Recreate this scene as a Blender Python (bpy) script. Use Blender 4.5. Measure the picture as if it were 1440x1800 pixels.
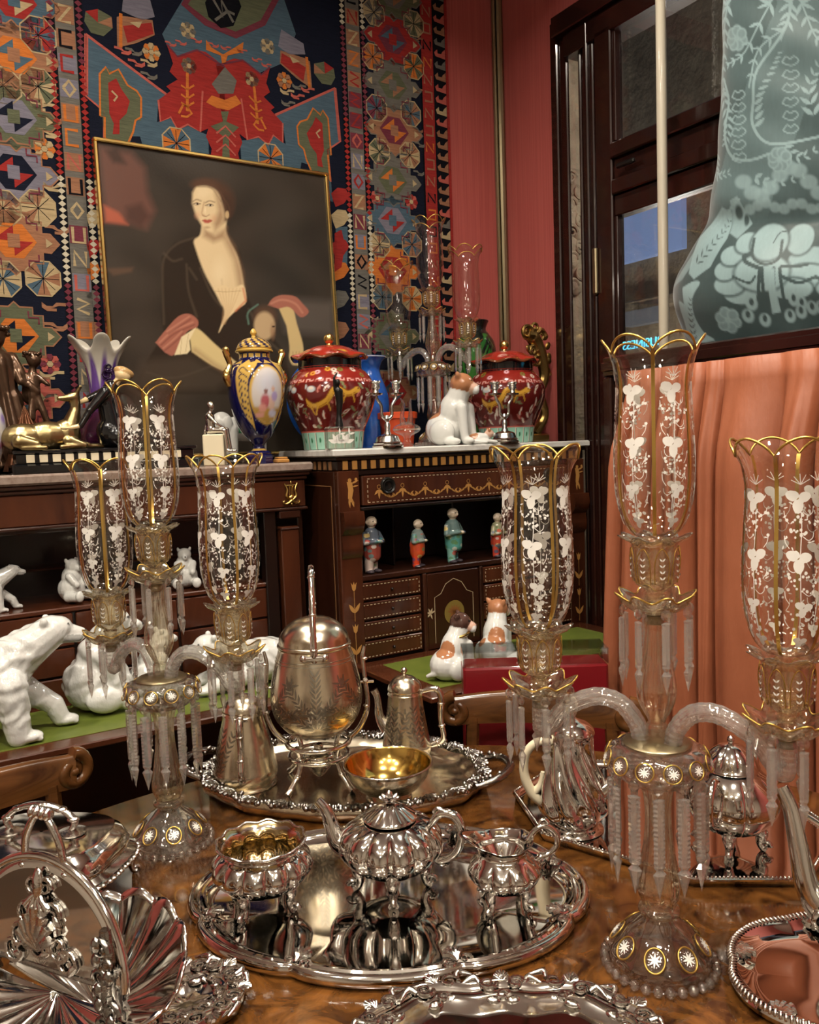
import bpy, bmesh, math, random
import numpy as np
from mathutils import Vector, Matrix, Euler, Quaternion
for o in list(bpy.data.objects): bpy.data.objects.remove(o)
S = bpy.context.scene
COL = S.collection
rnd = random.Random(7)
PI = math.pi; TAU = 2*PI
rad = math.radians
# ---------------------------------------------------------------- camera
F = 1480.0; EYE = 1.42; PITCH = rad(4.64); ROLL = rad(2.0)
fw = np.array([0, math.cos(PITCH), -math.sin(PITCH)]); r0 = np.array([1., 0, 0]); u0 = np.cross(r0, fw)
rt = r0*math.cos(ROLL)-u0*math.sin(ROLL); up = u0*math.cos(ROLL)+r0*math.sin(ROLL)
CAM = np.array([0, 0, EYE])
cd = bpy.data.cameras.new('camera'); cam = bpy.data.objects.new('camera', cd); COL.objects.link(cam)
cd.sensor_fit = 'HORIZONTAL'; cd.sensor_width = 36; cd.lens = 36*F/1440; cd.clip_start = .02; cd.clip_end = 60
cam.matrix_world = Matrix(((rt[0], up[0], -fw[0], 0), (rt[1], up[1], -fw[1], 0), (rt[2], up[2], -fw[2], EYE), (0, 0, 0, 1)))
S.camera = cam
# ---------------------------------------------------------------- world, lamps, exposure
W = bpy.data.worlds.new('world'); S.world = W; W.use_nodes = True
W.node_tree.nodes['Background'].inputs[0].default_value = (.55, .62, .75, 1)
W.node_tree.nodes['Background'].inputs[1].default_value = .12
S.view_settings.view_transform = 'Standard'; S.view_settings.look = 'None'
S.view_settings.gamma = 1; S.view_settings.use_curve_mapping = False
S.view_settings.exposure = 0.18
try:
    S.cycles.use_denoising = True; S.cycles.denoiser = 'OPENIMAGEDENOISE'
    S.cycles.max_bounces = 8; S.cycles.transmission_bounces = 8; S.cycles.transparent_max_bounces = 24
    S.cycles.diffuse_bounces = 2; S.cycles.glossy_bounces = 3
    S.cycles.use_adaptive_sampling = True; S.cycles.adaptive_threshold = .08; S.cycles.adaptive_min_samples = 12; S.cycles.use_light_tree = False
    S.cycles.sample_clamp_indirect = 6; S.cycles.caustics_reflective = False; S.cycles.caustics_refractive = False
    S.cycles.blur_glossy = .5
except Exception: pass
CEIL = 3.35
LAMPS = [(-.55, .75, 62), (.55, .55, 55), (-.9, 1.75, 36), (.35, 2.1, 40), (-.2, -1.0, 50), (1.0, -.6, 40), (-1.2, -.2, 36)]
LAMP_COL = (1.0, .90, .76)
# ---------------------------------------------------------------- placing: (a, n) are metres along / across the back wall
ANG = rad(32)
U = np.array([math.cos(ANG), math.sin(ANG), 0]); N = np.array([-math.sin(ANG), math.cos(ANG), 0])
def ray(px, py): return fw+rt*(px-720)/F-up*(py-900)/F
def atz(px, py, z):
    d = ray(px, py); return CAM+d*(z-EYE)/d[2]
def atpl(px, py, P, n):
    d = ray(px, py); return CAM+d*np.dot(P-CAM, n)/np.dot(d, n)
def an(p): return np.array([p@U, p@N, p[2]])
def wall_pt(px, py, n): return an(atpl(px, py, N*n, N))       # (a, n, z) of a point on the plane n = const
def side_pt(px, py, a): return an(atpl(px, py, U*a, U))
def xy(a, n, z=0): 
    p = U*a+N*n; return Vector((p[0], p[1], z))
# ---------------------------------------------------------------- materials
MATS = {}
def lin(c): return tuple(((x/255)/12.92 if x/255 <= .04045 else ((x/255+.055)/1.055)**2.4) for x in c)
def mat(name, col=(.5,.5,.5), rough=.5, metal=0, spec=.5, coat=0, bump=None, var=None, vc=False, sheen=0, emit=None, trans=0, ior=1.45, sss=0):
    """col linear rgb; bump=(scale,strength,dist); var=(scale,colour2,contrast[,stretch xyz]) noise colour variation; vc = colour attribute"""
    m = bpy.data.materials.new(name); m.use_nodes = True; nt = m.node_tree; nd = nt.nodes; b = nd['Principled BSDF']; L = nt.links.new
    b.inputs['Base Color'].default_value = (*col, 1); b.inputs['Roughness'].default_value = rough; b.inputs['Metallic'].default_value = metal
    b.inputs['Specular IOR Level'].default_value = spec; b.inputs['Coat Weight'].default_value = coat; b.inputs['Coat Roughness'].default_value = .06
    b.inputs['IOR'].default_value = ior; b.inputs['Transmission Weight'].default_value = trans
    if sheen: b.inputs['Sheen Weight'].default_value = sheen; b.inputs['Sheen Roughness'].default_value = .4
    if emit: b.inputs['Emission Color'].default_value = (*emit[:3], 1); b.inputs['Emission Strength'].default_value = emit[3]
    if sss: b.inputs['Subsurface Weight'].default_value = sss; b.inputs['Subsurface Radius'].default_value = (.02, .012, .008)
    src = None
    if vc:
        a = nd.new('ShaderNodeAttribute'); a.attribute_name = 'Col'; src = a.outputs['Color']
    if var:
        tc = nd.new('ShaderNodeTexCoord'); mp = nd.new('ShaderNodeMapping'); n = nd.new('ShaderNodeTexNoise'); L(tc.outputs['Object'], mp.inputs[0])
        mp.inputs['Scale'].default_value = var[3] if len(var) > 3 else (1, 1, 1)
        L(mp.outputs[0], n.inputs['Vector']); n.inputs['Scale'].default_value = var[0]; n.inputs['Detail'].default_value = 6; n.inputs['Roughness'].default_value = .6
        rp = nd.new('ShaderNodeValToRGB'); L(n.outputs['Fac'], rp.inputs[0]); k = var[2]
        rp.color_ramp.elements[0].position = .5-k; rp.color_ramp.elements[1].position = .5+k
        if len(var) > 4: n.inputs['Distortion'].default_value = var[4]
        if src is None:
            rp.color_ramp.elements[0].color = (*col, 1); rp.color_ramp.elements[1].color = (*var[1], 1); src = rp.outputs[0]
        else:
            rp.color_ramp.elements[0].color = (*var[1], 1); rp.color_ramp.elements[1].color = (1, 1, 1, 1)
            mx = nd.new('ShaderNodeMix'); mx.data_type = 'RGBA'; mx.blend_type = 'MULTIPLY'; mx.inputs[0].default_value = 1
            L(src, mx.inputs[6]); L(rp.outputs[0], mx.inputs[7]); src = mx.outputs[2]
    if src is not None: L(src, b.inputs['Base Color'])
    if bump:
        tc = nd.new('ShaderNodeTexCoord'); mp = nd.new('ShaderNodeMapping'); L(tc.outputs['Object'], mp.inputs[0])
        if len(bump) > 3: mp.inputs['Scale'].default_value = bump[3]
        n = nd.new('ShaderNodeTexNoise'); L(mp.outputs[0], n.inputs['Vector']); n.inputs['Scale'].default_value = bump[0]; n.inputs['Detail'].default_value = 4
        bp = nd.new('ShaderNodeBump'); bp.inputs['Strength'].default_value = bump[1]; bp.inputs['Distance'].default_value = bump[2]
        L(n.outputs['Fac'], bp.inputs['Height']); L(bp.outputs[0], b.inputs['Normal'])
    MATS[name] = m; return m
def thin_glass(name, tint=(1,1,1), f0=.11, f1=.9, pw=3.2, rough=.02, haze=None):
    """a thin clear wall: what does not reflect goes straight through"""
    m = bpy.data.materials.new(name); m.use_nodes = True; nt = m.node_tree; nd = nt.nodes; L = nt.links.new; nd.remove(nd['Principled BSDF'])
    lw = nd.new('ShaderNodeLayerWeight'); lw.inputs['Blend'].default_value = .5
    p = nd.new('ShaderNodeMath'); p.operation = 'POWER'; p.inputs[1].default_value = pw; L(lw.outputs['Facing'], p.inputs[0])
    mr = nd.new('ShaderNodeMapRange'); L(p.outputs[0], mr.inputs[0]); mr.inputs[3].default_value = f0; mr.inputs[4].default_value = f1
    t = nd.new('ShaderNodeBsdfTransparent'); t.inputs[0].default_value = (*tint, 1)
    g = nd.new('ShaderNodeBsdfGlossy'); g.inputs['Roughness'].default_value = rough
    mx = nd.new('ShaderNodeMixShader'); L(mr.outputs[0], mx.inputs[0]); L(t.outputs[0], mx.inputs[1]); L(g.outputs[0], mx.inputs[2])
    L(mx.outputs[0], nd['Material Output'].inputs[0]); MATS[name] = m; return m
mat('silver', (.80, .775, .73), .085, 1, bump=(9, .12, .004))
mat('silver_plain', (.80, .775, .73), .05, 1)
mat('silver_ornate', (.72, .70, .66), .13, 1, bump=(140, .5, .002))
mat('silver_brushed', (.74, .655, .50), .22, 1, bump=(60, .06, .001, (1, 1, .05)))
mat('silver_dark', (.36, .345, .32), .17, 1, bump=(160, .5, .002))
mat('silver_engraved', (.33, .30, .24), .35, 1)
mat('gilt_pale', (.62, .47, .24), .16, 1)
mat('gilt_inside', (.86, .58, .16), .14, 1)
mat('gold', (.86, .60, .20), .22, 1)
mat('gold_enamel', (.62, .40, .10), .28, .85)
mat('gilt_bronze', (.50, .33, .11), .3, 1, bump=(60, .3, .004))
mat('bronze_dark', (.10, .055, .032), .28, .7, coat=.3)
mat('bronze_gold', (.40, .31, .15), .3, 1)
mat('brass_dull', (.35, .29, .18), .35, 1)
mat('black_gloss', (.006, .006, .007), .12, 0, coat=.6)
mat('black_metal', (.012, .011, .01), .3, .3)
mat('ivory', (.80, .70, .50), .3, coat=.3)
mat('porcelain', (.83, .83, .80), .14, coat=.7, vc=True, bump=(28, .10, .01))
mat('porcelain_bear', (.84, .845, .82), .10, coat=.9, vc=True, bump=(38, .5, .010, (1, 1, .55)))
mat('painted_china', (.8, .8, .8), .13, coat=.7, vc=True)
mat('cloth_figure', (.8, .8, .8), .35, coat=.2, vc=True)
mat('enamel_white', (.86, .83, .77), .35)
mat('mahogany', (.018, .0055, .003), .28, coat=.3, var=(5, (.045, .013, .006), .22, (1, 1, .16), 1.2))
mat('mahogany_red', (.034, .0095, .0045), .25, coat=.35, var=(6, (.095, .026, .010), .22, (1, 1, .2), 1.0))
mat('mahogany_dark', (.008, .003, .002), .35, coat=.2)
mat('window_wood', (.009, .003, .0025), .22, coat=.5, var=(8, (.028, .008, .005), .25, (1, 1, .1)))
mat('chair_wood', (.04, .014, .0045), .25, coat=.5, var=(9, (.16, .062, .017), .17, (.3, 1.5, 1.5), 1.2))
mat('burl_walnut', (.022, .0075, .0025), .14, coat=.6, var=(15, (.175, .066, .014), .16, (1, 1, 1), 1.8))
mat('inlay_light', (.45, .22, .06), .35)
mat('inlay_pale', (.50, .38, .24), .35)
mat('marble_white', (.72, .70, .66), .2, coat=.3, var=(9, (.60, .58, .55), .1, (1, 3, 1), 2))
mat('marble_brown', (.20, .135, .105), .25, coat=.3, var=(60, (.34, .27, .23), .25))
mat('leather_green', (.085, .115, .016), .42, var=(12, (.14, .17, .028), .2))
mat('book_red', (.20, .008, .012), .35, coat=.2, bump=(300, .15, .001))
mat('red_fabric', lin((158, 70, 66)), .55, sheen=.25, var=(60, lin((190, 98, 90)), .3, (3, 3, .02)))
mat('cream_wall', (.62, .57, .48), .7)
mat('ceiling_paint', (.86, .84, .79), .8)
mat('floor_wood', (.05, .022, .01), .4, var=(6, (.10, .05, .02), .2, (1, .1, 1)))
mat('curtain_peach', lin((150, 86, 58)), .5, bump=(40, .25, .01, (1, 1, .25)), var=(5, lin((168, 100, 70)), .25))
mat('rug_wool', (.5, .5, .5), .9, spec=.15, vc=True, var=(90, (.52, .52, .55), .34, (.25, .25, 2.2)), bump=(220, .5, .002, (.3, .3, 1.5)))
mat('oil_paint', (.5, .5, .5), .23, spec=.45, vc=True, bump=(130, .22, .0012))
mat('damask', (.5, .5, .5), .36, vc=True, sheen=.35, bump=(6, .12, .02), var=(140, (.86, .86, .86), .3, (1, 1, .2)))
mat('stone', lin((168, 150, 122)), .8, bump=(20, .8, .02), var=(7, lin((120, 104, 84)), .25))
def crystal_mat(name, tint, rough, body, milk, f0=.16, f1=.95, pw=1.7, ior=1.45):
    """cut glass: mirror-like skin growing towards the edges, clear within, part of it refracting (body), a little milky"""
    m = bpy.data.materials.new(name); m.use_nodes = True; nt = m.node_tree; nd = nt.nodes; L = nt.links.new; nd.remove(nd['Principled BSDF'])
    lw = nd.new('ShaderNodeLayerWeight'); lw.inputs['Blend'].default_value = .5
    p = nd.new('ShaderNodeMath'); p.operation = 'POWER'; p.inputs[1].default_value = pw; L(lw.outputs['Facing'], p.inputs[0])
    mr = nd.new('ShaderNodeMapRange'); L(p.outputs[0], mr.inputs[0]); mr.inputs[3].default_value = f0; mr.inputs[4].default_value = f1
    t = nd.new('ShaderNodeBsdfTransparent'); t.inputs[0].default_value = (*tint, 1); g = nd.new('ShaderNodeBsdfGlossy'); g.inputs['Roughness'].default_value = rough; g.inputs['Color'].default_value = (*tint, 1)
    thin = nd.new('ShaderNodeMixShader'); L(mr.outputs[0], thin.inputs[0]); L(t.outputs[0], thin.inputs[1]); L(g.outputs[0], thin.inputs[2])
    gl = nd.new('ShaderNodeBsdfGlass'); gl.inputs['Color'].default_value = (*tint, 1); gl.inputs['Roughness'].default_value = 0; gl.inputs['IOR'].default_value = ior
    d = nd.new('ShaderNodeBsdfTranslucent'); d.inputs[0].default_value = (*tint, 1); df = nd.new('ShaderNodeBsdfDiffuse'); df.inputs[0].default_value = (*tint, 1)
    m0 = nd.new('ShaderNodeMixShader'); m0.inputs[0].default_value = .5; L(d.outputs[0], m0.inputs[1]); L(df.outputs[0], m0.inputs[2])
    m1 = nd.new('ShaderNodeMixShader'); m1.inputs[0].default_value = body; L(thin.outputs[0], m1.inputs[1]); L(gl.outputs[0], m1.inputs[2])
    m2 = nd.new('ShaderNodeMixShader'); m2.inputs[0].default_value = milk; L(m1.outputs[0], m2.inputs[1]); L(m0.outputs[0], m2.inputs[2])
    L(m2.outputs[0], nd['Material Output'].inputs[0]); MATS[name] = m
crystal_mat('crystal', (.99, .985, .97), .03, .25, .02)
crystal_mat('crystal_amber', (.995, .96, .86), .03, .25, .02)
crystal_mat('crystal_frost', (.99, .98, .955), .05, .2, .19, .26)
thin_glass('shade_glass', (.985, .975, .955))
thin_glass('window_glass', (.86, .88, .9), .07, .8, 3)
thin_glass('acrylic', (.93, .95, .95), .09, .85, 3)
mat('terracotta', lin((200, 72, 30)), .6)
mat('blue_glaze', lin((20, 60, 150)), .15, coat=.6, var=(22, lin((46, 104, 190)), .25))
mat('cameo_glass', (.02, .05, .02), .2, coat=.4, vc=True)
mat('cobalt', (.004, .004, .035), .1, coat=.9, vc=True)
mat('purple_glaze', (.1, .02, .1), .1, coat=.9, vc=True)
# ---------------------------------------------------------------- mesh helpers
class B:
    def __init__(s): s.v = []; s.f = []; s.c = []; s.n = 0
    def add(s, V, Fc, col=None, M=None):
        V = np.asarray(V, float)
        if M is not None:
            M = np.array(M); V = V@M[:3, :3].T+M[:3, 3]
        s.v.append(V); s.f += [tuple(int(i)+s.n for i in f) for f in Fc]
        if col is None: col = (.8, .8, .8)
        c = np.asarray(col, float)
        s.c.append(np.tile(c[:3], (len(V), 1)) if c.ndim == 1 else c[:, :3]); s.n += len(V); return s
    def mesh(s, name, smooth=35):
        me = bpy.data.meshes.new(name); V = np.concatenate(s.v) if s.v else np.zeros((0, 3))
        me.from_pydata(V.tolist(), [], s.f)
        c = np.concatenate(s.c) if s.c else np.zeros((0, 3))
        at = me.color_attributes.new('Col', 'FLOAT_COLOR', 'POINT'); at.data.foreach_set('color', np.hstack([c, np.ones((len(c), 1))]).astype(np.float32).ravel())
        if smooth: 
            me.shade_smooth()
            if smooth < 180: me.set_sharp_from_angle(angle=rad(smooth))
        me.update(); return me
    def obj(s, name, m, parent=None, smooth=35, loc=None, rz=0):
        return link(name, s.mesh(name, smooth), m, parent, loc, rz)
def link(name, me, m, parent=None, loc=None, rz=0):
    o = bpy.data.objects.new(name, me); COL.objects.link(o)
    if m is not None and not me.materials:
        me.materials.append(MATS[m] if isinstance(m, str) else m)
    if parent: o.parent = parent
    if loc is not None: o.location = loc
    if rz: o.rotation_euler.z = rz
    return o
def tag(o, label, cat, group=None):
    o['label'] = label; o['category'] = cat
    if group: o['group'] = group
    return o
def thing(name, label, cat, loc=(0,0,0), rz=0, group=None):
    o = bpy.data.objects.new(name, None); COL.objects.link(o); o.location = loc; o.rotation_euler.z = rz; o.empty_display_size = .05
    return tag(o, label, cat, group)
def structure(o): o['kind'] = 'structure'; return o
def dup(root, label, loc=None, rz=None, parent=None):
    r = root.copy(); COL.objects.link(r)
    if label: r['label'] = label
    if loc is not None: r.location = loc
    if rz is not None: r.rotation_euler.z = rz
    for ch in list(root.children):
        c = ch.copy(); COL.objects.link(c); c.parent = r
        for g in list(ch.children):
            d = g.copy(); COL.objects.link(d); d.parent = c
    return r
def T(x=0, y=0, z=0): return Matrix.Translation((x, y, z))
def Rx(a): return Matrix.Rotation(a, 4, 'X')
def Ry(a): return Matrix.Rotation(a, 4, 'Y')
def Rz(a): return Matrix.Rotation(a, 4, 'Z')
def Sc(x, y=None, z=None): return Matrix.Diagonal((x, x if y is None else y, x if z is None else z, 1))
def spl(pts, k=6):
    """Catmull-Rom through points of any dimension"""
    P = [np.array(p, float) for p in pts]; out = []
    Q = [2*P[0]-P[1]]+P+[2*P[-1]-P[-2]]
    for i in range(1, len(Q)-2):
        a, b, c, d = Q[i-1:i+3]
        for j in range(k):
            t = j/k; out.append(.5*((2*b)+(-a+c)*t+(2*a-5*b+4*c-d)*t*t+(-a+3*b-3*c+d)*t**3))
    out.append(P[-1]); return np.array(out)
def lathe(prof, n=48, mod=None, col=None):
    """prof [(r,z)], open ends are kept; mod(theta array, i, r, z)->(r,z) ; returns V,F,(C)"""
    th = np.arange(n)*TAU/n; V = []
    for i, (r, z) in enumerate(prof):
        R = np.full(n, max(r, 1e-5)); Z = np.full(n, z)
        if mod: R, Z = mod(th, i, R, Z)
        V.append(np.stack([R*np.cos(th), R*np.sin(th), Z+0*th], 1))
    V = np.concatenate(V); Fc = []
    for i in range(len(prof)-1):
        for j in range(n):
            k = (j+1) % n; Fc.append((i*n+j, i*n+k, (i+1)*n+k, (i+1)*n+j))
    return V, Fc
def L(prof, n=48, k=0, mod=None):
    if k: prof = [tuple(p) for p in spl(prof, k)]
    return lathe(prof, n, mod)
def tube(pts, r, n=8, closed=False, cap=True, flat=1.0):
    P = np.asarray(pts, float); m = len(P); R = np.full(m, r) if np.isscalar(r) else np.interp(np.linspace(0, 1, m), np.linspace(0, 1, len(r)), r)
    tn = np.gradient(P, axis=0)
    if closed: tn = np.roll(P, -1, 0)-np.roll(P, 1, 0)
    tn /= np.linalg.norm(tn, axis=1)[:, None]+1e-12
    a = np.array([0, 0, 1.]) if abs(tn[0][2]) < .9 else np.array([1., 0, 0]); x = np.cross(tn[0], a); x /= np.linalg.norm(x); V = []
    for i in range(m):
        x = x-tn[i]*(x@tn[i]); x /= np.linalg.norm(x)+1e-12; y = np.cross(tn[i], x)
        for j in range(n): V.append(P[i]+R[i]*(math.cos(TAU*j/n)*x+flat*math.sin(TAU*j/n)*y))
    Fc = []
    for i in range(m if closed else m-1):
        q = (i+1) % m
        for j in range(n): k = (j+1) % n; Fc.append((i*n+j, i*n+k, q*n+k, q*n+j))
    if cap and not closed: Fc += [tuple(range(n-1, -1, -1)), tuple(range((m-1)*n, m*n))]
    return np.array(V), Fc
def ell(c, r, rot=None, n=12, m=8):
    V, Fc = lathe([(math.sin(PI*i/m), -math.cos(PI*i/m)) for i in range(m+1)], n)
    V = V*np.array(r if not np.isscalar(r) else (r, r, r))
    if rot is not None: V = V@np.array(rot.to_3x3() if hasattr(rot, 'to_3x3') else rot).T
    return V+np.array(c), Fc
def box(x0, x1, y0, y1, z0, z1, b=.0):
    if b <= 0:
        V = [(x, y, z) for z in (z0, z1) for y in (y0, y1) for x in (x0, x1)]
        return np.array(V, float), [(0, 2, 3, 1), (4, 5, 7, 6), (0, 1, 5, 4), (2, 6, 7, 3), (0, 4, 6, 2), (1, 3, 7, 5)]
    pr = [(x0+b, y0), (x1-b, y0), (x1, y0+b), (x1, y1-b), (x1-b, y1), (x0+b, y1), (x0, y1-b), (x0, y0+b)]
    cx, cy = (x0+x1)/2, (y0+y1)/2; ins = [(x+(b if x < cx else -b)*(1), y+(b if y < cy else -b)) for x, y in pr]
    rings = [[(x, y, z0) for x, y in ins], [(x, y, z0+b) for x, y in pr], [(x, y, z1-b) for x, y in pr], [(x, y, z1) for x, y in ins]]
    V = np.array([p for r in rings for p in r]); Fc = [tuple(range(7, -1, -1)), tuple(range(24, 32))]
    for i in range(3):
        for j in range(8): k = (j+1) % 8; Fc.append((i*8+j, i*8+k, i*8+8+k, i*8+8+j))
    return V, Fc
def prism(poly, z0, z1, b=0):
    """poly 2-D ccw, extruded along z (bevelled top when b)"""
    n = len(poly); P = np.array(poly, float); c = P.mean(0); rings = [(P, z0), (P, z1)]
    if b:
        d = P-c; l = np.linalg.norm(d, axis=1)[:, None]; rings = [(P, z0), (P, z1-b), (c+d*(1-b/np.maximum(l, b*1.5)), z1)]
    V = np.concatenate([np.hstack([p, np.full((n, 1), z)]) for p, z in rings]); m = len(rings)
    Fc = [tuple(range(n-1, -1, -1)), tuple(range((m-1)*n, m*n))]
    for i in range(m-1):
        for j in range(n): k = (j+1) % n; Fc.append((i*n+j, i*n+k, i*n+n+k, i*n+n+j))
    return V, Fc
def grid(fn, nu, nv):
    """fn(u,v)->xyz, arrays"""
    u, v = np.meshgrid(np.linspace(0, 1, nu), np.linspace(0, 1, nv)); V = np.stack([np.broadcast_to(q, u.shape) for q in fn(u, v)], -1).reshape(-1, 3)
    Fc = [(j*nu+i, j*nu+i+1, (j+1)*nu+i+1, (j+1)*nu+i) for j in range(nv-1) for i in range(nu-1)]
    return V, Fc, u.ravel(), v.ravel()
def rotsweep(poly, axis_pts): pass
def spiral(c, r, turns, tr, n=26, plane='xz', flip=1, taper=.35):
    t = np.linspace(0, 1, n); R = r*(1-.8*t); A = flip*turns*TAU*t; a, b = R*np.cos(A), R*np.sin(A); z = 0*t
    P = {'xz': (a, z, b), 'xy': (a, b, z), 'yz': (z, a, b)}[plane]
    return tube(np.stack(P, 1)+np.array(c), np.linspace(tr, tr*taper, n), 6)
def sdf_poly(P, poly):
    """signed distance (inside negative) of points P (k,2) to a polygon"""
    poly = np.asarray(poly, float); d = np.full(len(P), 1e18); ins = np.zeros(len(P), bool); m = len(poly)
    for i in range(m):
        a = poly[i]; b = poly[(i+1) % m]; e = b-a; w = P-a; t = np.clip((w@e)/(e@e+1e-18), 0, 1)
        q = w-t[:, None]*e; d = np.minimum(d, (q**2).sum(1))
        c = ((a[1] > P[:, 1]) != (b[1] > P[:, 1])) & (P[:, 0] < (b[0]-a[0])*(P[:, 1]-a[1])/((b[1]-a[1]) if b[1] != a[1] else 1e-12)+a[0])
        ins ^= c
    d = np.sqrt(d); return np.where(ins, -d, d)
def d_line(P, pts):
    d = np.full(len(P), 1e18)
    for a, b in zip(pts[:-1], pts[1:]):
        a = np.array(a, float); b = np.array(b, float); e = b-a; w = P-a; t = np.clip((w@e)/(e@e+1e-18), 0, 1)
        d = np.minimum(d, ((w-t[:, None]*e)**2).sum(1))
    return np.sqrt(d)
class Paint:
    """colours for a set of 2-D points, laid on in order like a painter would"""
    def __init__(s, P, base): s.P = np.asarray(P, float); s.c = np.tile(np.array(base, float), (len(P), 1))
    def mix(s, m, col): m = np.clip(m, 0, 1)[:, None]; s.c = s.c*(1-m)+np.array(col, float)*m; return s
    def _lay(s, lo, hi, fn, col):
        k = np.nonzero(((s.P >= lo) & (s.P <= hi)).all(1))[0]
        if len(k): m = np.clip(fn(s.P[k]), 0, 1)[:, None]; s.c[k] = s.c[k]*(1-m)+np.array(col, float)*m
        return s
    def poly(s, pts, col, soft=1., op=1.):
        q = np.asarray(pts, float); return s._lay(q.min(0)-soft, q.max(0)+soft, lambda P: op*np.clip(.5-sdf_poly(P, q)/(soft+1e-9), 0, 1), col)
    def line(s, pts, w, col, soft=.8, op=1.):
        q = np.asarray(pts, float); e = w/2+soft; return s._lay(q.min(0)-e, q.max(0)+e, lambda P: op*np.clip(.5-(d_line(P, q)-w/2)/soft, 0, 1), col)
    def ell(s, c, r, col, soft=.3, op=1., ang=0):
        c = np.array(c, float); e = max(r); ca, sa = math.cos(ang), math.sin(ang)
        def fn(P): q = P-c; return op*np.clip((1-np.hypot((q[:, 0]*ca+q[:, 1]*sa)/r[0], (-q[:, 0]*sa+q[:, 1]*ca)/r[1]))/soft, 0, 1)
        return s._lay(c-e, c+e, fn, col)
def blob(prims, vox=.004, smooth=4, name='figure', bumpf=None):
    """one continuous skin over ellipsoids ('e',c,r,rot,col) and tapered limbs ('c',p0,p1,r0,r1,col)"""
    b = B()
    for p in prims:
        if p[0] == 'e': b.add(*ell(p[1], p[2], p[3], 16, 12))
        else:
            p0, p1 = np.array(p[1], float), np.array(p[2], float); r0_, r1_ = p[3], p[4]; d = p1-p0; l = np.linalg.norm(d)
            prof = [(r0_*math.sin(t), -r0_*math.cos(t)) for t in np.linspace(0, PI/2, 6)]+[(r1_*math.cos(t), l+r1_*math.sin(t)) for t in np.linspace(0, PI/2, 6)]
            V, Fc = lathe(prof, 14); q = Vector((0, 0, 1)).rotation_difference(Vector(d)).to_matrix()
            b.add(V@np.array(q).T+p0, Fc)
    me = b.mesh(name, 0); o = bpy.data.objects.new('tmp', me); COL.objects.link(o)
    r = o.modifiers.new('r', 'REMESH'); r.mode = 'VOXEL'; r.voxel_size = vox
    if smooth:
        sm = o.modifiers.new('s', 'SMOOTH'); sm.factor = .5; sm.iterations = smooth
    dg = bpy.context.evaluated_depsgraph_get(); me2 = bpy.data.meshes.new_from_object(o.evaluated_get(dg)); me2.name = name
    bpy.data.objects.remove(o); bpy.data.meshes.remove(me)
    n = len(me2.vertices); V = np.empty(n*3, np.float32); me2.vertices.foreach_get('co', V); V = V.reshape(-1, 3).astype(float)
    best = np.full(n, 1e9); C = np.zeros((n, 3))
    for p in prims:
        col = np.array(p[-1] if p[-1] is not None else (.70, .70, .67), float)
        if p[0] == 'e':
            q = V-np.array(p[1]); 
            if p[3] is not None: q = q@np.array(p[3].to_3x3())
            rr = np.array(p[2] if not np.isscalar(p[2]) else (p[2],)*3); k = np.linalg.norm(q/rr, axis=1); d = (k-1)*rr.min()
        else:
            a = np.array(p[1], float); e = np.array(p[2], float)-a; w = V-a; t = np.clip((w@e)/(e@e+1e-12), 0, 1)
            d = np.linalg.norm(w-t[:, None]*e, axis=1)-(p[3]+(p[4]-p[3])*t)
        mk = d < best; best[mk] = d[mk]; C[mk] = col
    for a in list(me2.color_attributes): me2.color_attributes.remove(a)
    at = me2.color_attributes.new('Col', 'FLOAT_COLOR', 'POINT'); at.data.foreach_set('color', np.hstack([C, np.ones((n, 1))]).astype(np.float32).ravel())
    me2.shade_smooth(); me2.materials.clear(); return me2, V, C
def recolor(me, C):
    me.color_attributes['Col'].data.foreach_set('color', np.hstack([C, np.ones((len(C), 1))]).astype(np.float32).ravel())
def prof_fn(prof):
    z = np.array([p[1] for p in prof]); r = np.array([p[0] for p in prof]); o = np.argsort(z); z = z[o]; r = r[o]
    return lambda q: np.interp(q, z, r)
def decal(b, rf, th0, polys, off=.0006, col=None):
    """flat print laid round a turned body: polys in (arc metres, z)"""
    for P in polys:
        P = np.array(P, float); c = P.mean(0); Q = np.vstack([c, P]); R = rf(Q[:, 1]); Rm = max(R.mean(), 1e-3)
        t = th0+Q[:, 0]/Rm; R = R+off; n = len(P)
        b.add(np.stack([R*np.cos(t), R*np.sin(t), Q[:, 1]], 1), [(0, 1+i, 1+(i+1) % n) for i in range(n)], col)
def leaf(c, ang, l, w, n=10):
    """leaf outline from its stalk at c, pointing along ang"""
    t = np.linspace(0, 1, n//2+1); s = np.sin(PI*t**.8)*w/2; pts = [(l*a, b) for a, b in zip(t, s)]+[(l*a, -b) for a, b in zip(t[-2:0:-1], s[-2:0:-1])]
    ca, sa = math.cos(ang), math.sin(ang); return [(c[0]+x*ca-y*sa, c[1]+x*sa+y*ca) for x, y in pts]
def disc(c, r, n=6): return [(c[0]+r*math.cos(TAU*i/n), c[1]+r*math.sin(TAU*i/n)) for i in range(n)]
def strip(pts, w):
    """thin ribbon polygon along a polyline, as quads"""
    P = np.array(pts, float); t = np.gradient(P, axis=0); t /= np.linalg.norm(t, axis=1)[:, None]+1e-12; nn = np.stack([-t[:, 1], t[:, 0]], 1)*w/2
    return [[P[i]+nn[i], P[i]-nn[i], P[i+1]-nn[i+1], P[i+1]+nn[i+1]] for i in range(len(P)-1)]
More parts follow.
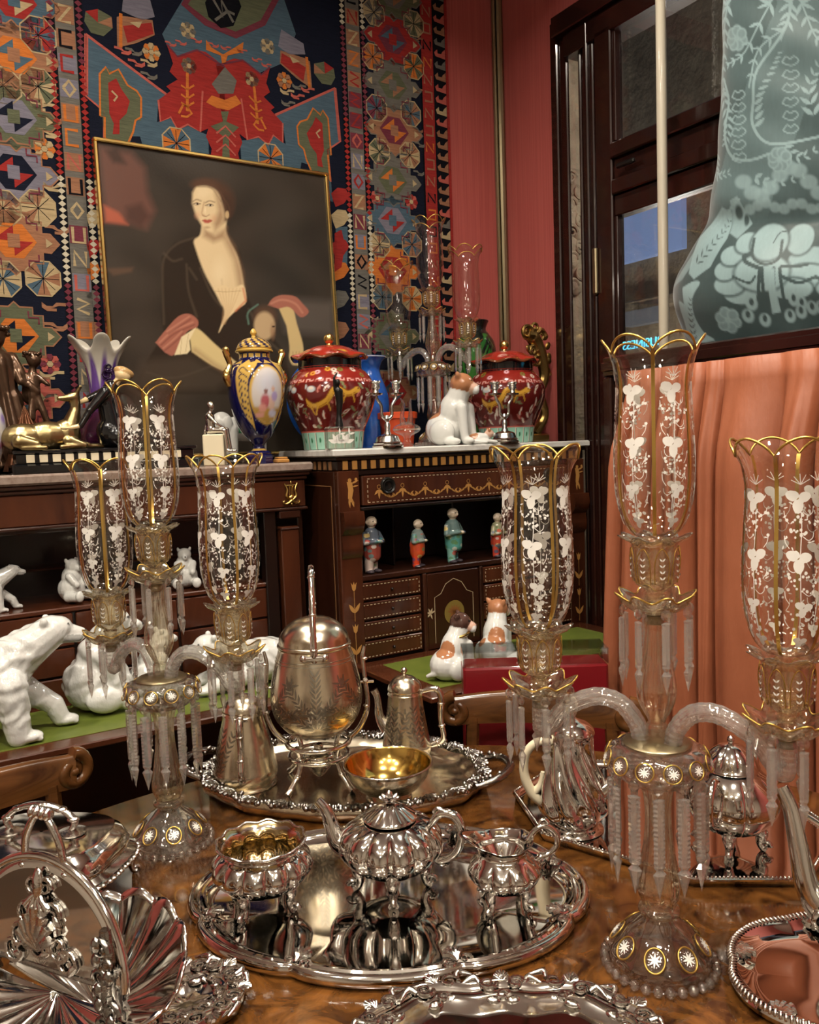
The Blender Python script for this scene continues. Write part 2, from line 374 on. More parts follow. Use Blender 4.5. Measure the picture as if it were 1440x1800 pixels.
# ================================================================ the room (built in the wall's own a / n axes, turned by ANG)
BW = 2.737; WA = 2.21                                   # back wall n, window wall a
def room(name, m, *boxes, parent=None, b=0, smooth=30):
    bb = B()
    for q in boxes: bb.add(*box(*q, b))
    o = bb.obj(name, m, parent, smooth)
    if parent is None: o.rotation_euler.z = ANG; structure(o)
    return o
room('floor', 'floor_wood', (-3.2, 5.4, -3.4, 3.0, -.06, 0))
room('ceiling', 'ceiling_paint', (-3.2, 2.4, -3.4, 2.9, CEIL, CEIL+.08))
room('wall_back', 'red_fabric', (-3.2, 2.35, BW, BW+.12, 0, CEIL))
room('wall_left', 'cream_wall', (-3.2, -3.08, -3.4, BW, 0, CEIL))
room('wall_front', 'cream_wall', (-3.2, 2.35, -3.4, -3.28, 0, CEIL))
room('wall_right', 'red_fabric', (WA, WA+.02, 2.425, BW, 0, CEIL), (WA, WA+.16, .35, 2.425, 2.93, CEIL), (WA, WA+.16, -3.28, .35, 0, CEIL))
o = room('trim_1', 'brass_dull', (WA-.02, WA, BW-.018, BW-.002, 0, CEIL)); 
bb = B()
bb.add(*tube([(WA-.012, BW-.012, .0), (WA-.012, BW-.012, CEIL)], .016, 10)); bb.add(*tube([(WA-.036, BW-.008, .0), (WA-.036, BW-.008, CEIL)], .008, 8))
bb.obj('cove_bead', 'brass_dull', o)
# braid along the red fabric's edge beside the window
bb = B(); zz = np.arange(1.45, 2.93, .011)
for i, z in enumerate(zz): bb.add(*ell((WA-.004, 2.428+(.003 if i % 2 else 0), z), (.004, .005, .0065), None, 6, 4))
g = bb.obj('braid', mat('braid_red', lin((110, 36, 38)), .7)); g.rotation_euler.z = ANG; g.name = 'trim_2'; structure(g)
# ---------------------------------------------------------------- ceiling downlights (what lights the room)
mat('lamp_glow', (1, .9, .75), .5, emit=(1, .82, .6, 9)); mat('lamp_ring', (.6, .58, .54), .3, .8)
for i, (x, y, w) in enumerate(LAMPS):
    where = ['above the silver tray', 'above the right candelabrum', 'above the polar bears', 'above the inlaid desk', 'behind the viewer', 'behind the viewer at right', 'left of the viewer'][i]
    t = thing('ceiling_downlight', 'round recessed ceiling lamp '+where, 'lamp', (x, y, CEIL), 0, 'ceiling lamps')
    B().add(*L([(.085, 0), (.10, -.004), (.105, -.010), (.10, -.016), (.088, -.018), (.080, -.010), (.080, 0)], 28)).obj('ring', 'lamp_ring', t)
    B().add(*L([(0, -.006), (.08, -.006), (.08, -.002), (0, -.002)], 24)).obj('diffuser', 'lamp_glow', t)
    ld = bpy.data.lights.new('downlight', 'AREA'); ld.shape = 'DISK'; ld.size = .16; ld.energy = w*.40; ld.color = LAMP_COL; ld.spread = rad(150)
    lo = bpy.data.objects.new('downlight', ld); COL.objects.link(lo); lo.parent = t; lo.location = (0, 0, -.022)
mat('globe_glow', (1, .93, .82), .5, emit=(1, .90, .76, 26))
for i, (x, y, wh) in enumerate(((-.75, -.35, 'left of the viewer'), (.55, -.75, 'right of the viewer'), (-.2, -1.9, 'far behind the viewer'))):
    t = thing('globe_pendant', 'round glass globe lamp hanging '+wh, 'lamp', (x, y, 2.78), 0, 'hanging globe lamps')
    B().add(*ell((0, 0, 0), .11, None, 24, 16)).obj('globe', 'globe_glow', t, 180); B().add(*L([(0, .10), (.03, .102), (.032, .13), (.006, .14), (.006, CEIL-2.78), (0, CEIL-2.78)], 16)).obj('rod', 'brass_dull', t)
# ---------------------------------------------------------------- window in the right wall
wn = bpy.data.objects.new('window_1', None); COL.objects.link(wn); wn.rotation_euler.z = ANG; structure(wn)
def wpart(name, m, *boxes, b=.004): return room(name, m, *boxes, parent=wn, b=b)
wpart('architrave', 'window_wood', (WA-.022, WA+.003, 2.385, 2.422, 0, 2.93), (WA-.012, WA+.003, 2.345, 2.385, 0, 2.88))
wpart('jamb', 'window_wood', (WA-.004, WA+.08, 2.255, 2.298, 0, 2.93), (WA-.022, WA+.08, 2.205, 2.255, 0, 2.93))
wpart('jamb_bead', 'window_wood', (WA-.032, WA-.018, 2.224, 2.236, 0, 2.93), (WA-.012, WA-.002, 2.276, 2.286, 0, 2.93))
wpart('head', 'window_wood', (WA-.05, WA+.08, .35, 2.385, 2.86, 2.93), (WA-.03, WA+.08, .35, 2.345, 2.78, 2.86))
wpart('side_light_pane', 'window_glass', (WA-.001, WA+.002, 2.298, 2.345, .1, 2.8), b=0)
for k, (n0, n1) in enumerate(((2.19, 1.50), (1.48, .50))):
    wpart('stile', 'window_wood', (WA-.03, WA+.03, n0-.075, n0, .02, 2.8)); wpart('stile', 'window_wood', (WA-.03, WA+.03, n1, n1+.06, .02, 2.8))
    wpart('glazing_bead', 'window_wood', (WA-.02, WA+.01, n0-.088, n0-.075, 2.42, 2.8), (WA-.02, WA+.01, n0-.088, n0-.075, .95, 2.17), b=.002)
    wpart('transom', 'window_wood', (WA-.04, WA+.04, n1+.06, n0-.075, 2.36, 2.41), (WA-.02, WA+.03, n1+.06, n0-.075, 2.29, 2.36), (WA-.035, WA+.03, n1+.06, n0-.075, 2.24, 2.29), (WA-.02, WA+.03, n1+.06, n0-.075, 2.17, 2.24))
    wpart('bolt', 'black_metal', (WA-.05, WA-.035, n0-.19, n0-.11, 2.315, 2.33))
    wpart('lower_panel', 'window_wood', (WA-.02, WA+.02, n1+.06, n0-.075, .02, .95))
    wpart('upper_pane', 'window_glass', (WA-.002, WA+.002, n1+.06, n0-.075, 2.41, 2.8), b=0)
    wpart('lower_pane', 'window_glass', (WA-.002, WA+.002, n1+.06, n0-.075, .95, 2.17), b=0)
wpart('hinge', 'brass_dull', (WA-.045, WA-.03, 2.182, 2.202, 1.92, 2.08))
# ---------------------------------------------------------------- outside: stone pilaster, house front, lit sign
t = thing('stone_pilaster', 'carved pale stone pilaster seen through the narrow side window', 'pilaster', (0, 0, 0), ANG)
bb = B().add(*box(2.36, 2.64, 2.66, 3.1, 0, 3.2, .01)); bb.obj('shaft', 'stone', t)
bb = B()
for i in range(9):
    z = 2.05+.055*i; bb.add(*ell((2.51+.03*math.sin(i*1.9), 2.655, z), (.045, .02, .04), None, 10, 7)); bb.add(*spiral((2.49+.04*(i % 2), 2.64, z), .03, 1.4, .008, plane='xz', flip=(-1)**i))
bb.obj('carved_ornament', 'stone', t)
t = thing('house_front', 'pale house front across the street seen through the lower window pane', 'building', (0, 0, 0), ANG)
B().add(*box(4.6, 4.75, -2, 6, 0, 4.2)).obj('wall', 'stone', t)
B().add(*box(4.52, 4.6, 1.2, 5.0, 2.28, 2.36, .01)).obj('cornice', 'stone', t)
g0 = side_pt(1088, 385, 4.58); g1 = side_pt(1152, 450, 4.58); B().add(*box(4.55, 4.6, g1[1]-.25, g0[1]+.2, g1[2], g0[2])).obj('lit_shop_sign', mat('sign_blue', (.2, .3, .6), .5, emit=(.50, .64, 1, .24)), t)
B().add(*box(4.54, 4.6, g1[1]-.25, g0[1]+.2, g0[2]+.02, g0[2]+.12)).obj('sign_light_strip', mat('sign_white', (.8, .8, .8), .5, emit=(.75, .85, 1, .9)), t)
B().add(*box(4.52, 4.6, g1[1]-.1, g0[1]-.1, g1[2]-.45, g1[2]-.30)).obj('shutter', mat('shutter_grey', (.25, .26, .28), .6), t)
ld = bpy.data.lights.new('outside_fill', 'POINT'); ld.energy = 26; ld.color = (1, .93, .84); ld.shadow_soft_size = .1  # added unseen fill lights outdoors, to brighten the pilaster and the house front
lo = bpy.data.objects.new('outside_fill', ld); COL.objects.link(lo); lo.location = xy(2.8, 1.95, 2.45); fill2 = lo.copy(); COL.objects.link(fill2); fill2.data = ld.copy(); fill2.data.energy = 55; fill2.location = xy(3.9, 3.3, 1.2)
# neon lettering on the shop window, read from behind
fc = bpy.data.curves.new('neon', 'FONT'); fc.body = 'BUSINESS'; fc.size = .042; fc.align_x = 'CENTER'; fc.extrude = .002; fc.offset = -.0004
fo = bpy.data.objects.new('tmpf', fc); COL.objects.link(fo); dg = bpy.context.evaluated_depsgraph_get(); me = bpy.data.meshes.new_from_object(fo.evaluated_get(dg)); bpy.data.objects.remove(fo)
me.materials.clear(); o = link('neon_sign', me, mat('neon_cyan', (.1, .7, .9), .4, emit=(.10, .62, 1, .9)))
o.matrix_world = Matrix.Translation(xy(WA-.012, 2.005, 1.715)) @ Rz(ANG+PI/2) @ Rx(PI/2)
tag(o, 'mirrored cyan lettering on the window glass beside the damask', 'sign')
# ---------------------------------------------------------------- cream pole before the window
p0 = side_pt(1162, 60, WA-.13)
t = thing('window_pole', 'cream painted upright pole standing before the dark window', 'pole', xy(WA-.13, p0[1]-.0), 0)
B().add(*L([(0, 0), (.03, 0), (.03, .01), (.0155, .014), (.0155, 3.2), (.03, 3.205), (.03, 3.215), (0, 3.215)], 20)).obj('shaft', mat('cream_paint', (.55, .50, .40), .25, coat=.4), t)
# ---------------------------------------------------------------- screen rail with gathered peach curtain
SA = 1.745
t = thing('curtain_screen', 'dark wooden screen rail before the window carrying the peach curtain', 'screen', (0, 0, 0), ANG)
B().add(*box(SA-.02, SA+.02, .3, 1.72, 1.585, 1.64, .004)).add(*box(SA-.026, SA-.018, .3, 1.72, 1.60, 1.625, .002)).obj('rail', 'window_wood', t)
B().add(*box(SA-.02, SA+.02, 1.69, 1.72, 0, 1.585, .004)).obj('post', 'window_wood', t); B().add(*box(SA-.02, SA+.02, .3, .33, 0, 1.585, .004)).obj('post', 'window_wood', t)
def cur(u, v):
    n = 1.585-1.25*u+.05*v*np.exp(-u*8); z = 1.59-1.55*v; ph = 128*u+5*np.sin(9*u)+2.6*np.sin(23*u+2); w = np.clip(v*7, .2, 1)
    sw = np.sin(ph+.8*np.sin(2.6*v+7*u)); a = SA-.045-w*(.062*(1-np.exp(-np.sin(.5*ph+.5*np.sin(2.6*v+7*u))**2/.12))*(.8+.3*np.sin(.31*ph))+.014*np.sin(.5*ph+.5*np.sin(2.6*v+7*u))**2+.003*np.sin(2.3*ph+2*v))-.012*np.sin(5*u+2*v)-.02*v
    return a, n+.012*np.sin(ph*.5+3*v)*v, z
V, Fc, uu, vv = grid(cur, 900, 32)
c = B().add(V, Fc); o = c.obj('peach_curtain', 'curtain_peach', None, 180); o.rotation_euler.z = ANG
md = o.modifiers.new('t', 'SOLIDIFY'); md.thickness = .0015
tag(o, 'gathered peach silk curtain hanging from the dark rail at right', 'curtain')
# ---------------------------------------------------------------- damask drape in the window (behind the rail)
DA = 1.80
OUT = spl([(1232,-70),(1228,30),(1226,110),(1222,200),(1219,280),(1206,350),(1186,410),(1166,450),(1150,480),(1143,510),(1146,545),(1158,580),(1172,612),(1182,640)], 5)
def dam_ab(u, v):
    y = -330+1030*v; xl = np.interp(y, OUT[:, 1], OUT[:, 0]); return xl+(1700-xl)*u, y
def dam(u, v):
    px, py = dam_ab(u, v); shp = px.shape; X_ = px.ravel(); Y_ = py.ravel(); D_ = fw+rt*((X_-720)/F)[:, None]-up*((Y_-900)/F)[:, None]; W_ = CAM+D_*((U*DA-CAM)@U/(D_@U))[:, None]; A = np.stack([W_@U, W_@N, W_[:, 2]], 1)
    edge = np.exp(-u*9); belly = np.exp(-((py-505)/75)**2); bend = np.exp(-((py-385)/30)**2)
    d = -.035*belly.ravel()*(1-edge.ravel())+.07*edge.ravel()**2+.014*bend.ravel()+.003*np.sin(px.ravel()*.035+py.ravel()*.02)-.0015*np.sin(py.ravel()*.06-px.ravel()*.02)
    return (DA+.03+d).reshape(shp), A[:, 1].reshape(shp), A[:, 2].reshape(shp)
V, Fc, uu, vv = grid(dam, 290, 400); Px = np.stack(dam_ab(uu, vv), 1); Px[:, 0] = np.where(Px[:, 0] > 1438, 2876-Px[:, 0], Px[:, 0]); Px[:, 1] = np.abs(Px[:, 1])
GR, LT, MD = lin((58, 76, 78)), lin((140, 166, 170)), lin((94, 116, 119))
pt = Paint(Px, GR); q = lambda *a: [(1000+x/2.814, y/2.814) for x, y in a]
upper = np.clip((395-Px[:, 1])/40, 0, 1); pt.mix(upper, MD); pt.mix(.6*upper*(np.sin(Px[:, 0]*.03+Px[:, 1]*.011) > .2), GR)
def vein(pts, w=3, col=LT, k=5): pt.line(spl(q(*pts), k), w, col, 1.2)
def frond(pts, l=16, w=4, col=LT, step=3, side=(1, -1), fall=.6):
    P = spl(q(*pts), 8)
    for i in range(0, len(P)-1, step):
        d = P[i+1]-P[i]; a = math.atan2(d[1], d[0]); t = 1-fall*i/len(P)
        for s in side: pt.poly(leaf(P[i], a+s*.75, l*t, w*t), col, 1.2)
def blossom(c, r, n, col=LT, ring=True, k=.55):
    c = q(c)[0]; r = r/2.814
    for i in range(n):
        a = TAU*i/n+.3; p = (c[0]+r*.6*math.cos(a), c[1]+r*.6*math.sin(a)); pt.ell(p, (r*k, r*k), col, .25)
        if ring: pt.ell(p, (r*k*.75, r*k*.75), MD if col == LT else GR, .3, .5)
    pt.ell(c, (r*.25, r*.25), col, .3)
blossom((780, 170), 62, 7)
for P in (((1060, 0), (1040, 120), (900, 240), (860, 420)), ((960, 0), (830, 240), (720, 300)), ((1120, 0), (1180, 160), (1240, 200)), ((720, 0), (690, 150), (680, 320), (700, 460))): frond(P, 26, 7); vein(P, 3)
vein([(1070, 0), (1030, 150), (900, 330), (880, 480), (870, 600), (930, 690), (1040, 700), (1240, 660)], 5)
vein([(700, 370), (740, 480), (720, 640), (760, 760), (860, 780), (960, 750)], 5)
for i in range(6):
    for cx, cy, s in ((1060, 285+68*i, 40), (800, 455+62*i, 38)):
        P = [(cx-s, cy+10), (cx-s*.5, cy-18), (cx, cy-8), (cx+s*.5, cy-20), (cx+s, cy), (cx+s*.3, cy+24), (cx-s*.4, cy+22), (cx-s, cy+10)]; vein(P, 2.4)
frond([(690, 430), (740, 600), (720, 720)], 24, 8, LT, 2); frond([(880, 620), (890, 470), (960, 330), (1010, 230)], 26, 8, LT, 2, (1,)); frond([(1180, 560), (1150, 420), (1200, 300)], 28, 9)
frond([(640, 740), (660, 850), (760, 840)], 20, 6, LT, 2); frond([(1030, 720), (1120, 770), (1240, 700)], 20, 7); frond([(880, 870), (1000, 900), (1140, 860)], 16, 8)
for i in range(9): pt.ell(q((820+48*i, 890+70*math.sin(i*.9)))[0], (18, 15), LT, .3, .8); pt.ell(q((850+44*i, 1010+16*math.cos(i*1.7)))[0], (12, 11), LT, .35, .8)
for i in range(12): pt.ell(q((640+14*i, 1120-13*i))[0], (5, 3), LT, .4)
pt.poly(q((560, 1160), (700, 1010), (750, 1040), (745, 1180), (690, 1320), (600, 1380), (560, 1350)), LT, 2, .9); frond([(600, 1300), (690, 1180), (740, 1060)], 16, 3, GR, 2)
pt.poly(q((440, 1420), (560, 1240), (570, 1310), (520, 1380)), LT, 3, .6)
BIG = [(890, 1160), (930, 1100), (1030, 1100), (1080, 1170), (1150, 1120), (1175, 1160), (1120, 1260), (1238, 1200), (1300, 1150), (1300, 1500), (1180, 1470), (1060, 1450), (900, 1470), (840, 1510), (770, 1500), (800, 1440), (720, 1430), (740, 1370), (715, 1320), (770, 1290), (745, 1240), (810, 1230), (815, 1170)]
for c, r_ in (((1190, 1290), (120, 75)), ((1180, 1370), (120, 62)), ((1110, 1430), (120, 52)), ((860, 1455), (90, 52)), ((800, 1410), (82, 52)), ((775, 1340), (62, 50)), ((800, 1265), (66, 52)), ((860, 1200), (60, 56)), ((1115, 1180), (70, 84)), ((960, 1350), (140, 95)), ((970, 1195), (92, 100))):
    pt.ell(q(c)[0], ((r_[0]+14)/2.814, (r_[1]+14)/2.814), GR, .12, .8); pt.ell(q(c)[0], (r_[0]/2.814, r_[1]/2.814), LT, .12)
vein([(890, 1180), (905, 1270), (970, 1310), (1030, 1280), (1030, 1190)], 5, GR); vein([(990, 1200), (1010, 1150), (1040, 1140)], 2, GR); vein([(860, 1270), (880, 1300), (950, 1330)], 7, GR); vein([(1050, 1320), (1130, 1320), (1180, 1310)], 5, GR); vein([(1060, 1370), (1150, 1400), (1240, 1370)], 6, GR)
for x0, x1 in ((950, 930), (960, 965), (1015, 1020), (1045, 1070)): vein([(x0, 1330), ((x0+x1)/2+6, 1430), (x1, 1520)], 6, GR)
pt.poly(q((990, 1330), (1020, 1330), (1045, 1540), (1000, 1550)), LT, 2); vein([(820, 1370), (900, 1400), (930, 1370)], 4, GR)
for c in ((905, 1500), (1120, 1480), (1160, 1500), (880, 1560), (960, 1580), (1090, 1560), (1150, 1540), (1210, 1520)): pt.ell(q(c)[0], (12, 14), LT, .3); pt.ell(q((c[0], c[1]-8))[0], (5, 8), GR, .4)
pt.poly([tuple(p) for p in spl(q((530, 1420), (600, 1390), (640, 1400), (600, 1470), (600, 1560), (640, 1640), (690, 1680), (560, 1690), (480, 1640), (520, 1620), (500, 1490), (540, 1500)), 4)], LT, 2); frond([(570, 1680), (575, 1560), (590, 1460)], 13, 4, GR, 2)
blossom((780, 1580), 60, 6); blossom((1010, 780), 60, 8, LT)
pt.poly(q((750, 980), (790, 960), (860, 1100), (800, 1180), (750, 1150)), LT, 2, .8); pt.ell(q((790, 1040))[0], (9, 16), GR, .4); pt.ell(q((828, 1080))[0], (6, 14), GR, .4)
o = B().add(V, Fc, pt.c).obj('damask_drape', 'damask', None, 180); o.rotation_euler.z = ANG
md = o.modifiers.new('t', 'SOLIDIFY'); md.thickness = .004
tag(o, 'grey green silk damask drape with large leaf pattern bunched in the window', 'drape')
# ================================================================ kilim on the back wall
K = {k: lin(v) for k, v in dict(navy=(20, 24, 40), blue=(78, 100, 114), red=(158, 48, 44), orange=(204, 116, 52), cream=(186, 164, 124), tan=(158, 112, 84), plum=(118, 54, 66), olive=(98, 102, 78), pink=(188, 96, 84), lilac=(126, 122, 134), grey=(112, 108, 100), black=(14, 14, 20), white=(206, 196, 172)).items()}
RN = BW-.014; rugb = B()
def RW(p): q = wall_pt(p[0], p[1], RN); return (q[0], q[2])
def rp(pts, col, lay=1, w=True):
    P = [RW(p) for p in pts] if w else pts
    rugb.add([(a, RN-.0005-.0004*lay, z) for a, z in P], [tuple(range(len(P)))], K[col])
A0 = RW((392, 200))[0]
def rpm(pts, col, lay=1):
    P = [RW(p) for p in pts]; rp(P, col, lay, False); rp([(2*A0-a, z) for a, z in P][::-1], col, lay, False)
def rline(pts, w, col, lay=2, mirror=False, wall=True):
    P = [RW(p) for p in pts] if wall else pts
    for q4 in strip(P, w):
        rp([tuple(x) for x in q4], col, lay, False)
        if mirror: rp([(2*A0-x[0], x[1]) for x in q4][::-1], col, lay, False)
RUGL, RUGR, RUGB, RUGT = -.3, 1.945, .9, 3.22
V, Fc = box(RUGL, RUGR, RN, BW-.003, RUGB, RUGT); rugb.add(V, Fc, K['navy'])
def octa(c, r, cols, lay=2, mirror=False):
    """faceted flower: eight wedges round a centre (wall metres)"""
    for i in range(8):
        a0_, a1_ = TAU*(i-.5)/8, TAU*(i+.5)/8; P = [c, (c[0]+r*math.cos(a0_), c[1]+1.05*r*math.sin(a0_)), (c[0]+r*math.cos(a1_), c[1]+1.05*r*math.sin(a1_))]
        rp(P, cols[i % len(cols)], lay, False)
    ring = [(c[0]+r*math.cos(TAU*(i-.5)/8), c[1]+1.05*r*math.sin(TAU*(i-.5)/8)) for i in range(9)]; rline(ring, .004, 'cream', lay+1, wall=False)
    for i in range(4):
        a = TAU*i/8; rline([(c[0]-.85*r*math.cos(a), c[1]-.85*r*math.sin(a)), (c[0]+.85*r*math.cos(a), c[1]+.85*r*math.sin(a))], .0018, 'black', lay+1, wall=False)
def medal(c, w, h, base, c1, c2, edge, lay=2):
    """stepped hexagonal medallion with hooks"""
    o_ = [(-1, 0), (-.8, .28), (-.62, .28), (-.62, .62), (-.4, .62), (-.4, .85), (-.12, .85), (0, 1), (.12, .85), (.4, .85), (.4, .62), (.62, .62), (.62, .28), (.8, .28), (1, 0)]
    o_ = o_+[(x, -y) for x, y in o_[-2:0:-1]]
    P = [(c[0]+x*w, c[1]+y*h) for x, y in o_]; rp(P, base, lay, False); rline(P+[P[0]], .005, edge, lay+1, wall=False)
    rp([(c[0]-.5*w, c[1]), (c[0]-.2*w, c[1]+.5*h), (c[0]+.2*w, c[1]+.5*h), (c[0]+.5*w, c[1]), (c[0]+.2*w, c[1]-.5*h), (c[0]-.2*w, c[1]-.5*h)], c1, lay+1, False)
    rp([(c[0], c[1]), (c[0]-.42*w, c[1]), (c[0], c[1]+.45*h)], c2, lay+2, False); rp([(c[0], c[1]), (c[0]+.42*w, c[1]), (c[0], c[1]-.45*h)], c2, lay+2, False)
    rp([(c[0]-.13*w, c[1]-.2*h), (c[0]+.13*w, c[1]-.2*h), (c[0]+.13*w, c[1]+.2*h), (c[0]-.13*w, c[1]+.2*h)], base, lay+3, False)
    for sx in (-1, 1):
        for sy in (-1, 1):
            rline([(c[0]+sx*.3*w, c[1]+sy*.74*h), (c[0]+sx*.3*w, c[1]+sy*.55*h), (c[0]+sx*.52*w, c[1]+sy*.55*h), (c[0]+sx*.52*w, c[1]+sy*.36*h)], .005, 'plum', lay+3, wall=False)
            rp([(c[0]+sx*.85*w, c[1]), (c[0]+sx*.7*w, c[1]+sy*.14*h), (c[0]+sx*.7*w, c[1])], 'cream', lay+3, False)
def hook(c, s, col, flip=1, lay=2):
    P = [(-1, .5), (-.2, .5), (.1, .1), (.6, .1), (1, .5), (1, -.1), (.6, -.45), (-.2, -.45), (-.2, -.15), (.3, -.15), (.1, -.1), (-.4, .15), (-1, .15)]
    rp([(c[0]+flip*x*s, c[1]+y*s*.8) for x, y in P], col, lay, False)
def flower(c, r, cols, lay=2):
    for i in range(8):
        a = TAU*i/8; rp([(c[0]+x, c[1]+y) for x, y in disc((r*.62*math.cos(a), r*.62*math.sin(a)), r*.36, 6)], cols[i % len(cols)], lay, False)
    rp([(c[0]+x, c[1]+y) for x, y in disc((0, 0), r*.3, 6)], 'cream', lay+1, False)
# --- field: blue grounds, red stepped lobes, tree motifs
rpm([(148, 58), (160, 70), (292, 166), (278, 180), (276, 215), (300, 205), (312, 228), (330, 220), (352, 232), (366, 238), (368, 300), (300, 300), (240, 300), (182, 300), (182, 195), (150, 168)], 'blue', 1)
rpm([(150, 62), (155, 66), (155, 168), (150, 165)], 'pink', 2); rline([(150, 60), (292, 166)], .008, 'pink', 2, True); rline([(150, 60), (150, 168), (183, 196), (183, 260)], .007, 'pink', 2, True)
rp([(285, 60), (318, 5), (330, -20), (486, -40), (520, 60), (500, 110), (440, 135), (395, 115), (330, 108), (300, 95)], 'blue', 1)
rp([(318, 8), (350, -45), (440, -55), (490, 0), (466, 45), (415, 68), (360, 45)], 'plum', 2); rp([(330, 8), (358, -35), (435, -42), (478, 0), (458, 36), (414, 56), (366, 36)], 'olive', 3)
rp([(360, 5), (376, -22), (412, -20), (424, 12), (410, 46), (388, 50), (366, 30)], 'black', 4)
for pts in ([(372, -5), (392, 30), (388, 0), (410, 40)], [(378, 36), (400, 20), (412, 26)]): rline(pts, .009, 'grey', 5)
rpm([(293, 78), (312, 100), (346, 88), (362, 92), (395, 118), (395, 300), (368, 296), (372, 262), (362, 240), (366, 226), (352, 232), (330, 219), (312, 228), (300, 206), (283, 214), (278, 176), (300, 160), (292, 152), (312, 140), (298, 126), (304, 112)], 'red', 2)
rline([(293, 78), (312, 100), (346, 88), (395, 118)], .006, 'plum', 3, True); rline([(278, 176), (282, 214), (300, 206), (312, 228), (330, 219), (352, 232), (356, 160)], .006, 'pink', 3, True)
rp([(372, 148), (395, 118), (416, 142), (410, 165), (384, 165)], 'grey', 3); rp([(362, 180), (372, 168), (395, 176), (414, 168), (424, 182), (402, 194), (380, 190)], 'orange', 3)
rp([(388, 196), (402, 196), (398, 214), (420, 224), (402, 240), (404, 286), (390, 284), (392, 240), (370, 222), (392, 214)], 'olive', 3)
for dx, dy in ((0, 0),):
    rline([(329, 128), (329, 196)], .009, 'orange', 4, True); rline([(314, 200), (322, 184), (329, 188), (337, 200), (328, 206), (318, 204)], .007, 'orange', 4, True)
    for y in (150, 166, 180): rline([(318, y), (329, y+8), (341, y)], .006, 'orange', 4, True)
for i in range(3): rline([(380, 235+16*i), (396, 222+16*i), (414, 242+16*i)], .006, 'pink', 5)
# parrot panels
rpm([(175, 130), (186, 118), (198, 126), (208, 122), (222, 150), (240, 160), (248, 172), (248, 212), (236, 212), (232, 240), (220, 262), (184, 258), (180, 206), (176, 206)], 'olive', 2)
rline([(184, 258), (184, 206), (176, 204), (175, 130), (186, 118), (192, 130), (208, 122), (224, 150), (240, 160), (248, 172), (248, 206), (238, 212), (234, 232), (224, 254)], .006, 'orange', 3, True)
rpm([(190, 146), (204, 138), (214, 158), (228, 178), (222, 200), (210, 212), (210, 236), (198, 236), (200, 218), (192, 200)], 'red', 3); rline([(196, 160), (206, 170), (200, 178)], .006, 'cream', 4, True)
rpm([(226, 262), (232, 240), (246, 240), (252, 262)], 'navy', 3)
# upper left/right triangles, flowers
rpm([(205, 30), (215, 28), (268, 36), (272, 62), (240, 76), (206, 84)], 'tan', 2); rpm([(216, 46), (266, 40), (270, 60), (224, 76)], 'red', 3); rpm([(228, 40), (250, 38), (244, 50)], 'cream', 4)
rpm([(216, 0), (262, -6), (272, 30), (250, 36), (214, 20)], 'lilac', 2); rline([(212, 24), (212, 84)], .01, 'orange', 4, True)
for p, r in (((330, 54), .028), ((266, 92), .03), ((332, 116), .027), ((470, 82), .028)): flower(RW(p), r, ['cream', 'orange'] if p[0] == 266 else ['grey', 'cream'])
fa = RW((266, 92)); flower((2*A0-fa[0], fa[1]), .03, ['orange', 'tan']); fa = RW((332, 116)); flower((2*A0-fa[0], fa[1]), .027, ['grey', 'cream'])
for p in ((216, 90), (235, 92), (240, 112), (262, 112), (262, 134)):
    c = RW(p); col = rnd.choice(['grey', 'pink', 'cream']); hook(c, .026, col, 1); hook((2*A0-c[0], c[1]), .026, col, -1)
c = RW((310, 252)); octa(c, .048, ['orange', 'blue'], 3); octa((2*A0-c[0], c[1]), .048, ['blue', 'orange'], 3)
for p in ((318, 76), (345, 72), (375, 80), (300, 78)): hook(RW(p), .018, 'pink', 1, 3); hook((2*A0-RW(p)[0], RW(p)[1]), .018, 'pink', -1, 3)
rp([(362, 70), (372, 84), (392, 96), (412, 84), (428, 74), (426, 92), (400, 98), (396, 112), (390, 112), (388, 98), (362, 88)], 'orange', 3)
rpm([(148, 38), (150, 20), (172, 16), (196, 30), (198, 50), (182, 64), (160, 58)], 'olive', 2); rpm([(172, 40), (150, 20), (172, 16)], 'red', 3); rpm([(172, 40), (196, 30), (198, 50)], 'tan', 3)
# lower field beside the portrait
for y, col in ((340, 'red'), (378, 'cream'), (430, 'red'), (470, 'orange'), (520, 'grey'), (575, 'tan'), (620, 'cream')):
    for x, w in ((598, 16), (164, 12)):
        rp([(x-w, y), (x-w*.3, y-10), (x+w*.6, y-8), (x+w, y+4), (x+w*.4, y+18), (x-w*.5, y+24), (x-w*.8, y+12)], col, 2)
rp([(590, 400), (612, 398), (610, 480), (590, 486)], 'blue', 1); rp([(588, 410), (600, 404), (606, 430), (600, 470), (588, 478)], 'red', 3)
